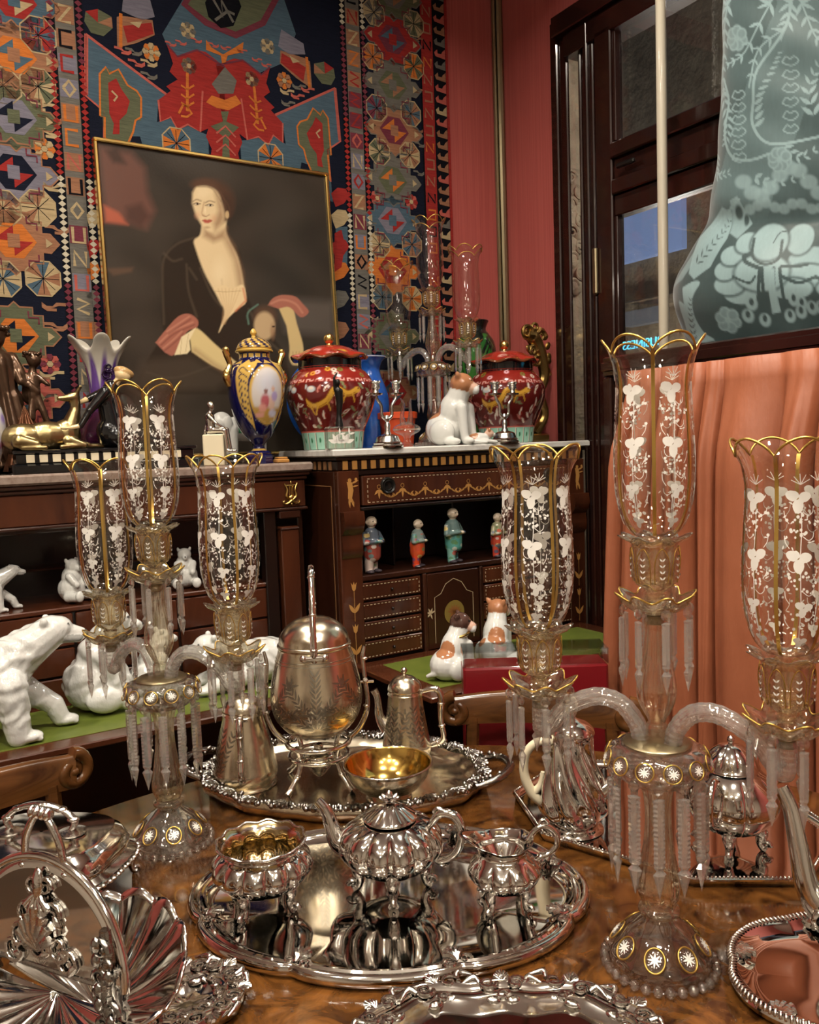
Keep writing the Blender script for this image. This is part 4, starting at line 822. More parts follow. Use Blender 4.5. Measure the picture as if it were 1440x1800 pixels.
# ================================================================ things on the two marble tops and in the desks
ZR, ZL = 1.41, 1.375
def on(px, n, z, py=780):
    q = wall_pt(px, py, n); return xy(q[0], n, z)
def mpp(p): return float(np.dot(np.array(p)-CAM, fw))/F        # metres per photograph pixel at that distance
def vase_uv(b, prof, n, col_fn):
    """turned body whose vertices get colours from (angle 0..1, height)"""
    V, Fc = lathe(prof, n); th = np.arctan2(V[:, 1], V[:, 0])/TAU % 1; b.add(V, Fc, col_fn(np.stack([th, V[:, 2]], 1))); return b
# ---------------------------------------------------------------- dragon jars
RED, DRD, YEL, TEAL, WHT = lin((138, 40, 32)), lin((98, 28, 25)), lin((208, 158, 58)), lin((150, 200, 180)), lin((222, 206, 190))
JP = [(.0, 0), (.095, .0), (.100, .004), (.104, .03), (.108, .056), (.120, .085), (.136, .12), (.148, .155), (.151, .18), (.148, .2), (.138, .222), (.122, .243), (.108, .254), (.107, .262)]
JPS = [tuple(p) for p in spl(JP[1:], 12)]; jr = prof_fn(JPS)
def jar_paint(UVp, seed):
    r = random.Random(seed); X = UVp[:, 0]*.94; Y = UVp[:, 1]; pt = Paint(np.stack([X, Y], 1), RED); CI = .94
    pt.mix((Y < .215)*1., DRD)
    for i in range(130):                                                    # flame and cloud flecks
        x, y = r.random()*CI, .065+.125*r.random(); c = r.choice([WHT, WHT, lin((196, 120, 110)), lin((120, 128, 90))]); a = r.random()*PI; P = leaf((x, y), a, .03, .011); pt.poly(P, c, .002); pt.poly(leaf((x+.004, y+.002), a, .018, .005), RED, .002)
    for k in range(4):
        x0 = CI*k/4+.05
        if k % 2 == 0:
            P = spl([(x0-.07, .165), (x0-.03, .135), (x0+.02, .15), (x0+.05, .185), (x0+.09, .17), (x0+.12, .18)], 8); pt.line(P, .022, lin((120, 66, 20)), .002); pt.line(P, .016, YEL, .002); pt.line([(p[0], p[1]-.005) for p in P], .003, lin((150, 96, 30)), .002)
            for i in range(6, len(P)-4, 5): pt.line([P[i], (P[i][0]+.012*(-1)**i, P[i][1]-.028)], .005, YEL, .002)
            pt.ell((x0+.125, .182), (.014, .011), YEL, .3); pt.ell((x0+.13, .186), (.003, .003), lin((20, 10, 10)), .3)
        else:
            pt.ell((x0+.02, .12), (.016, .016), WHT, .2); pt.ell((x0+.02, .12), (.011, .011), lin((190, 150, 90)), .3); pt.ell((x0+.02, .12), (.007, .007), WHT, .3)
            for q in range(3): pt.line(spl([(x0+.02+.012*q-.012, .142), (x0+.024+.014*q-.014, .158), (x0+.016+.014*q-.014, .175)], 4), .005, lin((206, 128, 120)), .002)
        for q in range(3): cx, cy = x0+.03*q-.09+.16*(k % 2), .187+.008*(q % 2); pt.ell((cx, cy), (.017, .011), lin((190, 196, 200)), .3); pt.ell((cx, cy+.003), (.01, .006), WHT, .4)
    pt.mix(((Y > .2085) & (Y < .2185))*1., RED)
    for i in range(26):                                                     # key fret
        x = i*CI/26; pt.line([(x, .210), (x, .217), (x+.012, .217), (x+.012, .2125), (x+.024, .2125), (x+.024, .217)], .0032, lin((226, 170, 160)), .0015)
    for i in range(26):
        x, y = r.random()*CI, .228+.024*r.random(); c = r.choice([YEL, WHT, lin((214, 150, 60)), lin((230, 180, 190)), lin((110, 120, 60))]); pt.ell((x, y), (.014, .008), c, .35); pt.ell((x, y), (.006, .0035), RED, .5)
    m = (Y < .056); pt.mix(m*1., TEAL)
    for i in range(20):
        x = i*CI/20; pt.line([(x, 0), (x, .056)], .005, WHT, .0015); pt.line([(x+.004, 0), (x+.004, .052)], .0018, lin((60, 90, 80)), .0015); pt.ell((x+.024, .03), (.007, .01), lin((40, 110, 70)), .4); pt.line([(x+.024, .01), (x+.024, .03)], .002, lin((30, 60, 40)), .002)
    pt.mix((np.abs(Y-.057) < .002)*1., lin((200, 100, 90))); return pt.c
def dragon_jar(px, n, rz, label, seed):
    p = on(px, n, ZR); t = thing('dragon_jar', label, 'jar', p, rz, 'red dragon jars'); t.scale = (.95, .95, 1.0); b = B(); vase_uv(b, [(.0005, 0)]+JPS, 220, lambda q: jar_paint(q, seed)); b.obj('body', 'painted_china', t, 60)
    B().add(*L([(.107, .255), (.107, .286), (.10, .288)], 48)).obj('neck_band', 'black_gloss', t)
    def wav(th, i, R, Z): k = np.clip((R-.09)/.04, 0, 1); return R+k*.004*np.cos(8*th), Z+k*.006*np.cos(8*th)
    V, Fc = L([(.10, .284), (.125, .286), (.1285, .292), (.120, .298), (.095, .309), (.07, .322), (.04, .330), (.0, .332)], 96, 4, wav); th = np.arctan2(V[:, 1], V[:, 0])/TAU % 1; R = np.hypot(V[:, 0], V[:, 1]); pt = Paint(np.stack([th*.6, R], 1), lin((158, 44, 30))); r = random.Random(seed)
    for i in range(12): c = r.choice([YEL, WHT, lin((220, 170, 160))]); x, y = r.random()*.6, .05+.05*r.random(); pt.ell((x, y), (.02, .01), c, .4); pt.ell((x, y), (.008, .004), lin((170, 50, 60)), .4)
    pt.mix(((R > .121) & (V[:, 2] < .296))*.8, lin((92, 60, 28)))
    ld = B().add(V, Fc, pt.c).obj('lid', 'painted_china', t, 60); B().add(*L([(.012, .328), (.009, .334), (.008, .338)], 20)).add(*ell((0, 0, .353), .0175, None, 20, 14)).obj('gilt_knob', 'gold', ld)
    return t
dragon_jar(586, 2.445, rad(-118), 'red dragon jar with gilt knob in front of the portrait frame', 3)
dragon_jar(891, 2.425, rad(-132), 'red dragon jar with gilt knob beside the white bulldog', 8)
# ---------------------------------------------------------------- crystal block, slim bronze figure
p = on(598, 2.262, ZR); t = thing('crystal_block', 'clear crystal block etched with prancing horses before the left dragon jar', 'ornament', p, ANG)
B().add(*box(-.045, .045, -.016, .016, 0, .068, .004)).obj('block', 'crystal', t)
inl([leaf((x0, .02), a, .03, .012) for x0 in (-.02, .012) for a in (.3, 1.2, 2.0, 2.8)]+[leaf((x0+.012, .045), a, .02, .006) for x0 in (-.02, .012) for a in (.2, 1.6, 3.6, 4.4)], -.0164, 'enamel_white', t, 'etched_horses')
p2 = p+Vector((0, 0, .0685)); t = thing('slim_statuette', 'slender black bronze standing figure before the left dragon jar', 'statuette', p2, ANG)
me, V, C = blob([('c', (0, 0, .0), (0, 0, .03), .013, .008, None), ('c', (0, 0, .03), (.004, 0, .075), .007, .011, None), ('c', (.004, 0, .075), (.001, 0, .105), .011, .012, None), ('c', (.012, 0, .108), (.012, .004, .075), .005, .004, None), ('c', (-.010, 0, .108), (-.014, -.004, .145), .005, .004, None), ('c', (-.014, -.004, .145), (0, 0, .16), .004, .003, None), ('c', (.001, 0, .11), (0, 0, .122), .004, .004, None), ('e', (0, 0, .131), (.008, .009, .011), None, None)], .003, 3, 'figure'); link('figure', me, 'black_metal', t)
# ---------------------------------------------------------------- small two-light silver candelabra
def small_cand(px, n, label):
    t = thing('small_candelabrum', label, 'candelabrum', on(px, n, ZR), ANG-.15, 'small silver candelabra'); 
    B().add(*L([(.0, 0), (.048, 0), (.05, .005), (.044, .010), (.046, .014), (.040, .018), (.034, .034), (.028, .038), (.012, .042), (.008, .052), (.010, .07), (.006, .08), (.009, .09), (.005, .10), (0, .10)], 32)).obj('foot', 'silver_ornate', t)
    for s in (-1, 1):
        a = B().add(*tube(spl([(0, 0, .085), (s*.016, 0, .10), (s*.018, 0, .13), (s*.030, 0, .15), (s*.034, 0, .165)], 6), [.006, .005, .005, .004], 10)).obj('arm', 'silver_ornate', t)
        B().add(*L([(.004, .160), (.02, .163), (.022, .168), (.010, .170), (.008, .178), (.014, .184), (.013, .198), (.018, .203), (.017, .206), (.010, .204), (.009, .19), (0, .19)], 20), M=T(s*.034, 0, 0)).obj('socket', 'silver_ornate', a)
    return t
small_cand(682, 2.266, 'small two-light silver candelabrum before the blue vase'); small_cand(888, 2.258, 'small two-light silver candelabrum before the right dragon jar')
# ---------------------------------------------------------------- glass lamp font, pot, blue vases, cameo vase
t = thing('glass_font', 'footed clear glass vessel with two thin spouts beside the bulldog', 'vessel', on(716, 2.31, ZR), ANG)
B().add(*L([(.0, 0), (.028, 0), (.029, .004), (.014, .012), (.010, .026), (.016, .036), (.038, .046), (.044, .056), (.040, .066), (.024, .074), (.012, .08), (.0, .08)], 36, 3)).obj('bowl', 'shade_glass', t, 80); B().add(*L([(.0435, .053), (.0455, .056), (.0435, .059)], 36)).obj('rib_ring', 'crystal_amber', t)
for s in (-1, 1): B().add(*tube(spl([(s*.012, 0, .07), (s*.016, 0, .10), (s*.012+.004, 0, .135), (s*.020, 0, .155)], 5), [.012, .007, .005, .0025], 10)).obj('spout', 'crystal', t)
t = thing('terracotta_pot', 'orange red terracotta pot standing behind the glass vessel', 'pot', on(700, 2.57, ZR), ANG)
B().add(*L([(0, 0), (.052, 0), (.056, .01), (.064, .098), (.071, .1), (.072, .12), (.067, .122), (.060, .12), (.054, .02), (0, .02)], 40)).obj('pot_body', 'terracotta', t)
def blue_vase(px, n, label):
    t = thing('blue_vase', label, 'vase', on(px, n, ZR), ANG, 'blue glazed vases'); B().add(*L([(0, 0), (.042, 0), (.045, .006), (.050, .03), (.060, .09), (.066, .14), (.064, .185), (.052, .225), (.040, .255), (.036, .28), (.045, .305), (.060, .321), (.058, .324), (.042, .306), (.032, .28), (.036, .25), (0, .2)], 56, 4)).obj('vase_body', 'blue_glaze', t, 80)
    B().add(*tube([(.059*math.cos(a), .059*math.sin(a), .3225) for a in np.linspace(0, TAU, 41)[:-1]], .0022, 8, True)).obj('rim', 'enamel_white', t)
blue_vase(655, 2.652, 'bright blue glazed vase with flared neck beside the crystal candelabrum')
t = thing('blue_plate', 'blue plate almost hidden behind the left dragon jar', 'plate', on(578, 2.618, ZR), ANG)
B().add(*L([(0, 0), (.09, 0), (.10, .004), (.155, .014), (.158, .017), (.154, .018), (.10, .009), (0, .006)], 64), M=T(0, 0, .1585)@Rx(PI/2-.06)@Sc(1.0)).obj('plate_body', 'blue_glaze', t)
GP = [tuple(p) for p in spl([(.04, 0), (.045, .01), (.05, .06), (.062, .16), (.075, .26), (.079, .33), (.072, .385), (.054, .415), (.043, .43), (.042, .442), (.048, .458), (.052, .466), (.048, .468), (.038, .445)], 8)]
def cam_paint(q):
    r = random.Random(4); pt = Paint(np.stack([q[:, 0]*.46, q[:, 1]], 1), lin((66, 140, 52))); pt.mix(np.clip((q[:, 1]-.2)*6, 0, 1)*.75, lin((30, 84, 40)))
    for i in range(46): x, y = r.random()*.46, r.random()*.42; pt.poly(leaf((x, y), r.random()*TAU, .07, .05), lin((24, 30, 24)), .004)
    for i in range(20): x = r.random()*.46; pt.line(spl([(x, .0), (x+.03, .15), (x-.01, .3), (x+.03, .4)], 5), .006, lin((22, 28, 22)), .003)
    for i in range(10): x, y = .02+.44*r.random(), .26+.12*r.random(); [pt.line([(x, y), (x+.02*math.cos(a), y+.02*math.sin(a))], .003, lin((86, 110, 62)), .002) for a in np.linspace(0, TAU, 7)]
    pt.mix((q[:, 1] > .415)*1., lin((26, 30, 28))); return pt.c
t = thing('cameo_vase', 'green and black cameo glass vase behind the right dragon jar', 'vase', on(841, 2.63, ZR), .9); vase_uv(B(), [(.0005, 0)]+GP, 140, cam_paint).obj('vase_body', 'cameo_glass', t, 80)
# ---------------------------------------------------------------- gilt rococo ornament
t = thing('gilt_ornament', 'carved gilt rococo scroll ornament standing behind the right dragon jar', 'ornament', xy(2.105, side_pt(938, 650, 2.105)[1], ZR), ANG)
bb = B(); bb.add(*box(-.05, .05, -.03, .03, 0, .03, .006)).add(*tube(spl([(.0, 0, .03), (.05, 0, .10), (.03, 0, .18), (.052, 0, .25), (.035, 0, .33), (.0, 0, .39), (-.04, -.01, .40)], 8), [.02, .016, .018, .02, .024, .028, .02], 10)); bb.obj('stem', 'gilt_bronze', t)
bb = B()
for c, r_, f in (((-.045, -.02, .405), .026, 1), ((.0, -.015, .425), .024, -1), ((.03, -.01, .395), .024, 1), ((-.03, 0, .30), .026, -1), ((.012, -.01, .30), .024, 1), ((.05, 0, .33), .022, -1), ((.06, 0, .25), .02, 1), ((.035, 0, .22), .02, -1), ((-.01, -.01, .34), .02, 1)): bb.add(*spiral(c, r_, 1.5, .009, flip=f))
for i in range(16): a = i*.41; bb.add(*ell((.02+.05*math.cos(a), -.008, .32+.10*math.sin(a)), (.012, .008, .016), Ry(a), 8, 6))
bb.obj('scrollwork', 'gilt_bronze', t)
# ---------------------------------------------------------------- porcelain dogs
TANC, DKB, PNK = lin((176, 120, 84)), lin((84, 60, 52)), lin((214, 176, 156)); WHC = (.76, .755, .73)
def sit_dog(name, label, loc, rz, s, turn, cat='dog figurine', group='porcelain dogs', patch=True, collar=False, pup=False):
    """sitting dog; +x forward; turn = head yaw"""
    R_ = Rz(turn); hc = Vector((.030, 0, .128)); h = lambda x, y, z: tuple(hc+R_@Vector((x, y, z)))
    headc = TANC if not collar else DKB
    P = [('e', (-.012, 0, .036), (.046, .042, .040), None, None), ('e', (.008, 0, .072), (.034, .033, .048), Ry(.25), None), ('c', (.018, 0, .10), tuple(hc), .026, .022, None),
         ('e', h(0, 0, .004), (.027, .026, .025), None, headc), ('e', h(.022, 0, -.006), (.016, .017, .014), None, PNK), ('e', h(.030, .007, -.010), (.009, .009, .010), None, WHC), ('e', h(.030, -.007, -.010), (.009, .009, .010), None, WHC), ('e', h(.037, 0, -.002), (.004, .006, .004), None, DKB),
         ('e', h(.021, .010, .010), (.0035, .0035, .0035), None, (.02, .02, .02)), ('e', h(.021, -.010, .010), (.0035, .0035, .0035), None, (.02, .02, .02)),
         ('e', h(-.006, .021, .020), (.006, .007, .012), Rx(-.5), headc), ('e', h(-.006, -.021, .020), (.006, .007, .012), Rx(.5), headc),
         ('c', (.036, .02, .08), (.044, .022, .012), .013, .009, None), ('c', (.036, -.02, .08), (.044, -.022, .012), .013, .009, None), ('e', (.052, .022, .008), (.015, .011, .009), None, None), ('e', (.052, -.022, .008), (.015, .011, .009), None, None),
         ('e', (-.004, .036, .028), (.030, .016, .028), None, None), ('e', (-.004, -.036, .028), (.030, .016, .028), None, None), ('e', (.022, .042, .008), (.022, .011, .009), None, None), ('e', (.022, -.042, .008), (.022, .011, .009), None, None), ('c', (-.05, 0, .02), (-.06, .018, .012), .008, .005, None)]
    me, V, C = blob(P, .0026, 4, 'body')
    if patch:
        k = ((V-np.array((-.028, -.012, .075)))**2).sum(1) < .024**2; C[k] = TANC; k = ((V-np.array((-.03, .02, .055)))**2).sum(1) < .014**2; C[k] = TANC
    recolor(me, C); t = thing(name, label, cat, loc, rz, group); o = link('body', me, 'porcelain', t); o.scale = (s, s, s)
    if collar: 
        c = B().add(*tube([(.0225+.026*math.cos(a), .027*math.sin(a), .106+.006*math.cos(a)) for a in np.linspace(0, TAU, 25)[:-1]], .0035, 8, True)).obj('collar', 'gold', t); c.scale = (s, s, s)
    return t
mp_ = on(793, 2.332, ZR)
sit_dog('bulldog_figurine', 'white and tan porcelain bulldog sitting on the white marble', mp_, rad(-28), 1.52, .35, patch=True)
pu = on(842, 2.268, ZR)
P = [('e', (0, 0, .020), (.040, .020, .019), None, None), ('e', (.036, 0, .034), (.016, .016, .015), None, PNK), ('e', (.050, 0, .030), (.009, .01, .008), None, None), ('e', (.034, .013, .046), (.005, .004, .008), None, TANC), ('e', (.034, -.013, .046), (.005, .004, .008), None, TANC), ('c', (.01, -.016, .012), (.055, -.02, .006), .008, .006, None), ('c', (-.02, -.018, .01), (.02, -.026, .006), .009, .006, None), ('c', (.01, .014, .01), (.05, .016, .006), .007, .006, None), ('e', (.056, -.004, .031), (.003, .004, .003), None, DKB)]
me, V, C = blob(P, .0024, 3, 'body'); k = ((V-np.array((-.022, -.01, .03)))**2).sum(1) < .017**2; C[k] = TANC; recolor(me, C)
t = thing('puppy_figurine', 'small white and tan porcelain puppy lying before the bulldog', 'dog figurine', pu, rad(8), 'porcelain dogs'); link('body', me, 'porcelain', t)
FZ = .7512
q = atz(795, 1192, FZ); sit_dog('pug_figurine', 'white porcelain pug with dark face and collar on green leather', (q[0], q[1], FZ), rad(35), 1.18, -.75, collar=True)
q = atz(872, 1166, FZ); sit_dog('pug_figurine', 'white porcelain dog seen from behind, next to the red stand', (q[0], q[1], FZ), rad(70), 1.22, -.4)
q = atz(905, 1178, FZ)+np.array([.035, 0, 0]); me, V, C = blob([('e', (0, 0, .03), (.075, .035, .03), None, None), ('e', (.08, 0, .04), (.026, .026, .024), None, None), ('c', (-.06, 0, .03), (-.10, .0, .045), .008, .006, None), ('c', (-.10, 0, .045), (-.115, -.01, .03), .006, .006, None), ('c', (-.115, -.01, .03), (-.11, -.02, .008), .006, .006, None), ('c', (.05, -.03, .012), (.11, -.035, .008), .011, .009, None)], .0035, 4, 'body')
t = thing('lying_dog_figurine', 'white porcelain dog lying with curled tail behind clear acrylic', 'dog figurine', (q[0], q[1], FZ), rad(25), 'porcelain dogs'); link('body', me, 'porcelain', t)
# ---------------------------------------------------------------- red stand with clear acrylic top
q0 = atz(818, 1190, .85); q1 = atz(1092, 1190, .85); w = q1[0]-q0[0]
t = thing('display_stand', 'red leather covered stand with clear acrylic cover behind the chair', 'stand', (q0[0], 2.085, 0), 0)
B().add(*box(0, w, 0, .10, .02, .85, .006)).obj('body', 'book_red', t); B().add(*box(-.004, w+.004, -.004, .104, 0, .02, .003)).obj('base', 'mahogany_dark', t)
bb = B()
for q in ((0, w, 0, .003, .851, .888), (0, w, .097, .10, .851, .888), (0, .003, .003, .097, .851, .888), (w-.003, w, .003, .097, .851, .888), (0, w, 0, .10, .888, .891)): bb.add(*box(*q))
bb.obj('acrylic_cover', 'acrylic', t, 0)
# ---------------------------------------------------------------- four painted boys in the niche
def boy(px, h, rz, cols, label, lean=0):
    sk, top, mid, low = cols; s = h/.17
    P = [('c', (.010, .008, .006), (.008, .006, .07), .010, .013, low), ('c', (-.010, .0, .006), (-.008, 0, .07), .010, .013, low), ('e', (.012, -.004, .005), (.009, .013, .006), None, (.05, .04, .05)), ('e', (-.012, -.006, .005), (.009, .013, .006), None, (.05, .04, .05)),
         ('c', (0, 0, .05), (0, 0, .078), .021, .022, mid), ('c', (0, 0, .082), (lean, 0, .118), .021, .017, top), ('c', (.018+lean, 0, .116), (.026+lean, -.006, .09), .008, .008, top), ('c', (.026+lean, -.006, .09), (.012, -.022, .092), .007, .006, top), ('c', (-.018+lean, 0, .116), (-.026+lean, -.004, .09), .008, .008, top), ('c', (-.026+lean, -.004, .09), (-.006, -.022, .094), .007, .006, top), ('e', (.004, -.024, .093), (.007, .006, .006), None, sk),
         ('c', (lean, 0, .12), (lean, -.001, .134), .007, .007, sk), ('e', (lean, -.002, .150), (.0135, .014, .0175), None, sk), ('e', (lean, -.016, .148), (.003, .004, .004), None, sk), ('e', (lean+.0135, 0, .149), (.003, .004, .005), None, sk), ('e', (lean-.0135, 0, .149), (.003, .004, .005), None, sk), ('e', (lean+.005, -.0145, .153), (.0022, .002, .0016), None, (.03, .02, .02)), ('e', (lean-.005, -.0145, .153), (.0022, .002, .0016), None, (.03, .02, .02)), ('e', (lean, -.0150, .1415), (.0035, .002, .0014), None, (.35, .06, .05))]
    me, V, C = blob(P, .0019, 3, 'figure'); r = random.Random(int(px)); bd = V[:, 2] < .118
    for i in range(70):
        c = np.array([V[r.randrange(len(V))]])[0]; col = r.choice([lin((196, 70, 50)), lin((70, 130, 130)), lin((220, 190, 110)), lin((60, 70, 110)), lin((210, 205, 195)), lin((90, 130, 80))]); k = (((V-c)**2).sum(1) < (.0045+.003*r.random())**2) & bd & (V[:, 2] > .014); C[k] = .75*np.array(col)+.25*C[k]
    recolor(me, C); t = thing('boy_figurine', label, 'figurine', on(px, SN+.035, 1.0205, 1000), ANG+rz, 'painted boys in the desk niche'); o = link('figure', me, 'painted_china', t); o.scale = (s*1.3, s*1.25, s)
SKN = lin((206, 188, 166))
boy(655, .182, .2, (SKN, lin((84, 92, 104)), lin((150, 70, 60)), lin((200, 180, 170))), 'painted porcelain boy in blue jacket, leftmost in the desk niche')
boy(735, .158, .5, (SKN, lin((120, 134, 130)), lin((200, 80, 40)), lin((206, 66, 36))), 'painted porcelain boy in orange trousers in the desk niche', .004)
boy(799, .186, .3, (SKN, lin((96, 118, 116)), lin((90, 158, 150)), lin((120, 170, 160))), 'painted porcelain boy in turquoise skirt, tallest in the desk niche', -.003)
boy(876, .155, .3, (SKN, lin((150, 150, 120)), lin((190, 70, 50)), lin((196, 70, 50))), 'painted porcelain boy in red trousers half hidden by a glass shade')
# ---------------------------------------------------------------- polar bears
def bear(name, label, P, loc, rz, s, vox=.0036, group='porcelain polar bears', shag=True):
    me, V, C = blob(P, vox, 3, 'body')
    if shag:                                                              # modelled fur tufts
        nrm = np.empty(len(V)*3, np.float32); me.vertices.foreach_get('normal', nrm); nrm = nrm.reshape(-1, 3); w = np.sin(V[:, 0]*70+3*np.sin(V[:, 2]*45))*np.sin(V[:, 2]*60+2.5*np.sin(V[:, 1]*60+V[:, 0]*30)); m = np.clip((V[:, 2]-.03)*25, 0, 1)*np.clip((.155-V[:, 0])*30, 0, 1)
        me.vertices.foreach_set('co', (V+nrm*(w*m*.0032)[:, None]).astype(np.float32).ravel()); me.update()
    t = thing(name, label, 'bear figurine', loc, rz, group); o = link('body', me, 'porcelain_bear', t); o.scale = (s, s, s); return t
GRY, BLK = lin((150, 150, 146)), lin((60, 58, 58))
def claws(x, y, z=.008): return [('e', (x+.012*0+.014, y+d, z), (.009, .0052, .0065), None, None) for d in (-.014, -.005, .005, .014)]+[('e', (x+.023, y+d, z-.001), (.003, .0018, .0022), None, BLK) for d in (-.014, -.005, .005, .014)]
WALK = [('e', (-.10, 0, .17), (.12, .078, .082), None, None), ('e', (.02, 0, .175), (.10, .074, .085), Ry(-.25), None), ('e', (.055, 0, .215), (.07, .055, .05), Ry(-.4), None), ('c', (.07, 0, .205), (.165, .01, .262), .062, .044, None), ('e', (.178, .012, .268), (.042, .036, .034), Ry(-.1), None), ('c', (.19, .014, .262), (.235, .018, .248), .026, .018, None), ('e', (.245, .019, .252), (.010, .011, .009), None, BLK), ('e', (.205, .040, .280), (.004, .004, .004), None, BLK), ('e', (.208, -.008, .281), (.004, .004, .004), None, BLK), ('e', (.155, .045, .292), (.011, .007, .012), None, None), ('e', (.150, -.026, .294), (.011, .007, .012), None, None), ('c', (.195, -.004, .243), (.232, .002, .238), .012, .010, GRY),
        ('c', (.06, -.045, .15), (.075, -.052, .02), .046, .031, None), ('e', (.095, -.052, .014), (.038, .028, .016), None, None), ('c', (.04, .045, .15), (.16, .05, .06), .042, .027, None), ('c', (.16, .05, .06), (.175, .052, .022), .027, .024, None), ('e', (.19, .052, .014), (.032, .026, .015), None, None), ('c', (-.15, -.045, .15), (-.11, -.055, .02), .056, .032, None), ('e', (-.088, -.055, .014), (.04, .028, .016), None, None), ('c', (-.17, .045, .15), (-.20, .05, .02), .056, .032, None), ('e', (-.18, .05, .014), (.04, .028, .016), None, None)]+claws(.108, -.052)+claws(.196, .052)+claws(-.07, -.055)
q = atz(28, 1316, FZ); bear('polar_bear_figurine', 'large white porcelain polar bear walking, at the left edge on green leather', WALK, (q[0]-.088, q[1]+.045, FZ+.002), rad(24), .93)
SITB = [('e', (0, 0, .07), (.075, .07, .075), None, None), ('e', (.02, 0, .13), (.058, .056, .07), None, None), ('c', (.03, 0, .17), (.06, 0, .215), .044, .036, None), ('e', (.07, 0, .225), (.036, .034, .032), None, None), ('c', (.085, 0, .22), (.12, 0, .21), .022, .015, None), ('e', (.13, 0, .213), (.008, .009, .007), None, BLK), ('e', (.055, .03, .252), (.009, .007, .011), None, None), ('e', (.055, -.03, .252), (.009, .007, .011), None, None), ('e', (.098, .02, .236), (.0035, .0035, .0035), None, BLK), ('e', (.098, -.02, .236), (.0035, .0035, .0035), None, BLK), ('c', (.04, .045, .14), (.09, .05, .02), .030, .022, None), ('c', (.04, -.045, .14), (.085, -.05, .02), .030, .022, None), ('e', (.105, .05, .013), (.034, .024, .014), None, None), ('e', (.10, -.05, .013), (.034, .024, .014), None, None), ('e', (.03, .06, .035), (.05, .026, .036), None, None), ('e', (.03, -.06, .035), (.05, .026, .036), None, None)]
q = atz(150, 1238, FZ); bear('polar_bear_figurine', 'white porcelain polar bear sitting behind the large walking bear', SITB, (q[0]+.045, q[1]-.055, FZ+.0055), rad(20), 1.0)
q = atz(232, 1218, FZ); bear('polar_bear_figurine', 'white porcelain polar bear behind the left arm of the left candelabrum', SITB, (q[0]+.058, q[1]-.030, FZ+.0045), rad(40), .68)
LIE = [('e', (-.02, 0, .07), (.13, .075, .07), None, None), ('e', (-.11, 0, .065), (.07, .07, .065), None, None), ('c', (.08, 0, .09), (.14, 0, .13), .055, .042, None), ('e', (.155, 0, .14), (.042, .038, .036), None, None), ('c', (.175, 0, .135), (.215, 0, .125), .024, .017, None), ('e', (.225, 0, .128), (.009, .01, .008), None, BLK), ('e', (.14, .034, .168), (.010, .007, .012), None, None), ('e', (.14, -.034, .168), (.010, .007, .012), None, None), ('e', (.185, .022, .150), (.004, .004, .004), None, BLK), ('e', (.185, -.022, .150), (.004, .004, .004), None, BLK), ('c', (.06, .05, .04), (.16, .055, .02), .032, .022, None), ('c', (.06, -.05, .04), (.16, -.055, .02), .032, .022, None), ('e', (.18, .055, .015), (.034, .025, .015), None, None), ('e', (.18, -.055, .015), (.034, .025, .015), None, None), ('e', (-.10, .07, .035), (.06, .03, .035), None, None), ('e', (-.10, -.07, .035), (.06, .03, .035), None, None)]
q = atz(410, 1196, FZ); bear('polar_bear_figurine', 'white porcelain polar bear lying behind the right arm of the left candelabrum', LIE, (q[0]+.075, q[1]-.030, FZ+.002), rad(208), .90)
# small bears on the inner shelf
zs = 1.0125
bear('bear_cub_figurine', 'small white porcelain bear walking on the inner shelf at the left edge', [(p[0], *p[1:]) for p in WALK if not (p[0] == 'e' and p[2][0] < .0032)], on(-24, LN+.09, zs, 1060), ANG-.1, .40, shag=False, group='small bears on the desk shelf')
SIT2 = [('e', (0, 0, .06), (.062, .06, .06), None, None), ('e', (.005, 0, .11), (.045, .046, .055), None, None), ('e', (.015, 0, .165), (.034, .033, .032), None, None), ('c', (.03, 0, .16), (.055, 0, .155), .018, .013, None), ('e', (.005, .028, .19), (.009, .007, .011), None, None), ('e', (.005, -.028, .19), (.009, .007, .011), None, None), ('c', (.03, .035, .12), (.065, .03, .085), .019, .015, None), ('c', (.03, -.035, .12), (.065, -.03, .085), .019, .015, None), ('c', (.03, .045, .03), (.085, .045, .03), .026, .02, None), ('c', (.03, -.045, .03), (.085, -.045, .03), .026, .02, None), ('e', (.095, .045, .035), (.014, .022, .026), None, None), ('e', (.095, -.045, .035), (.014, .022, .026), None, None), ('e', (.064, 0, .157), (.005, .006, .005), None, BLK)]
bear('bear_cub_figurine', 'small white porcelain bear sitting upright behind the left glass shade', SIT2, on(128, LN+.10, zs, 1060), ANG-1.0, .62, shag=False, group='small bears on the desk shelf')
bear('bear_cub_figurine', 'small white porcelain bear behind the middle stem of the left candelabrum', SIT2, on(328, LN+.10, zs, 1050), ANG-1.8, .62, shag=False, group='small bears on the desk shelf')
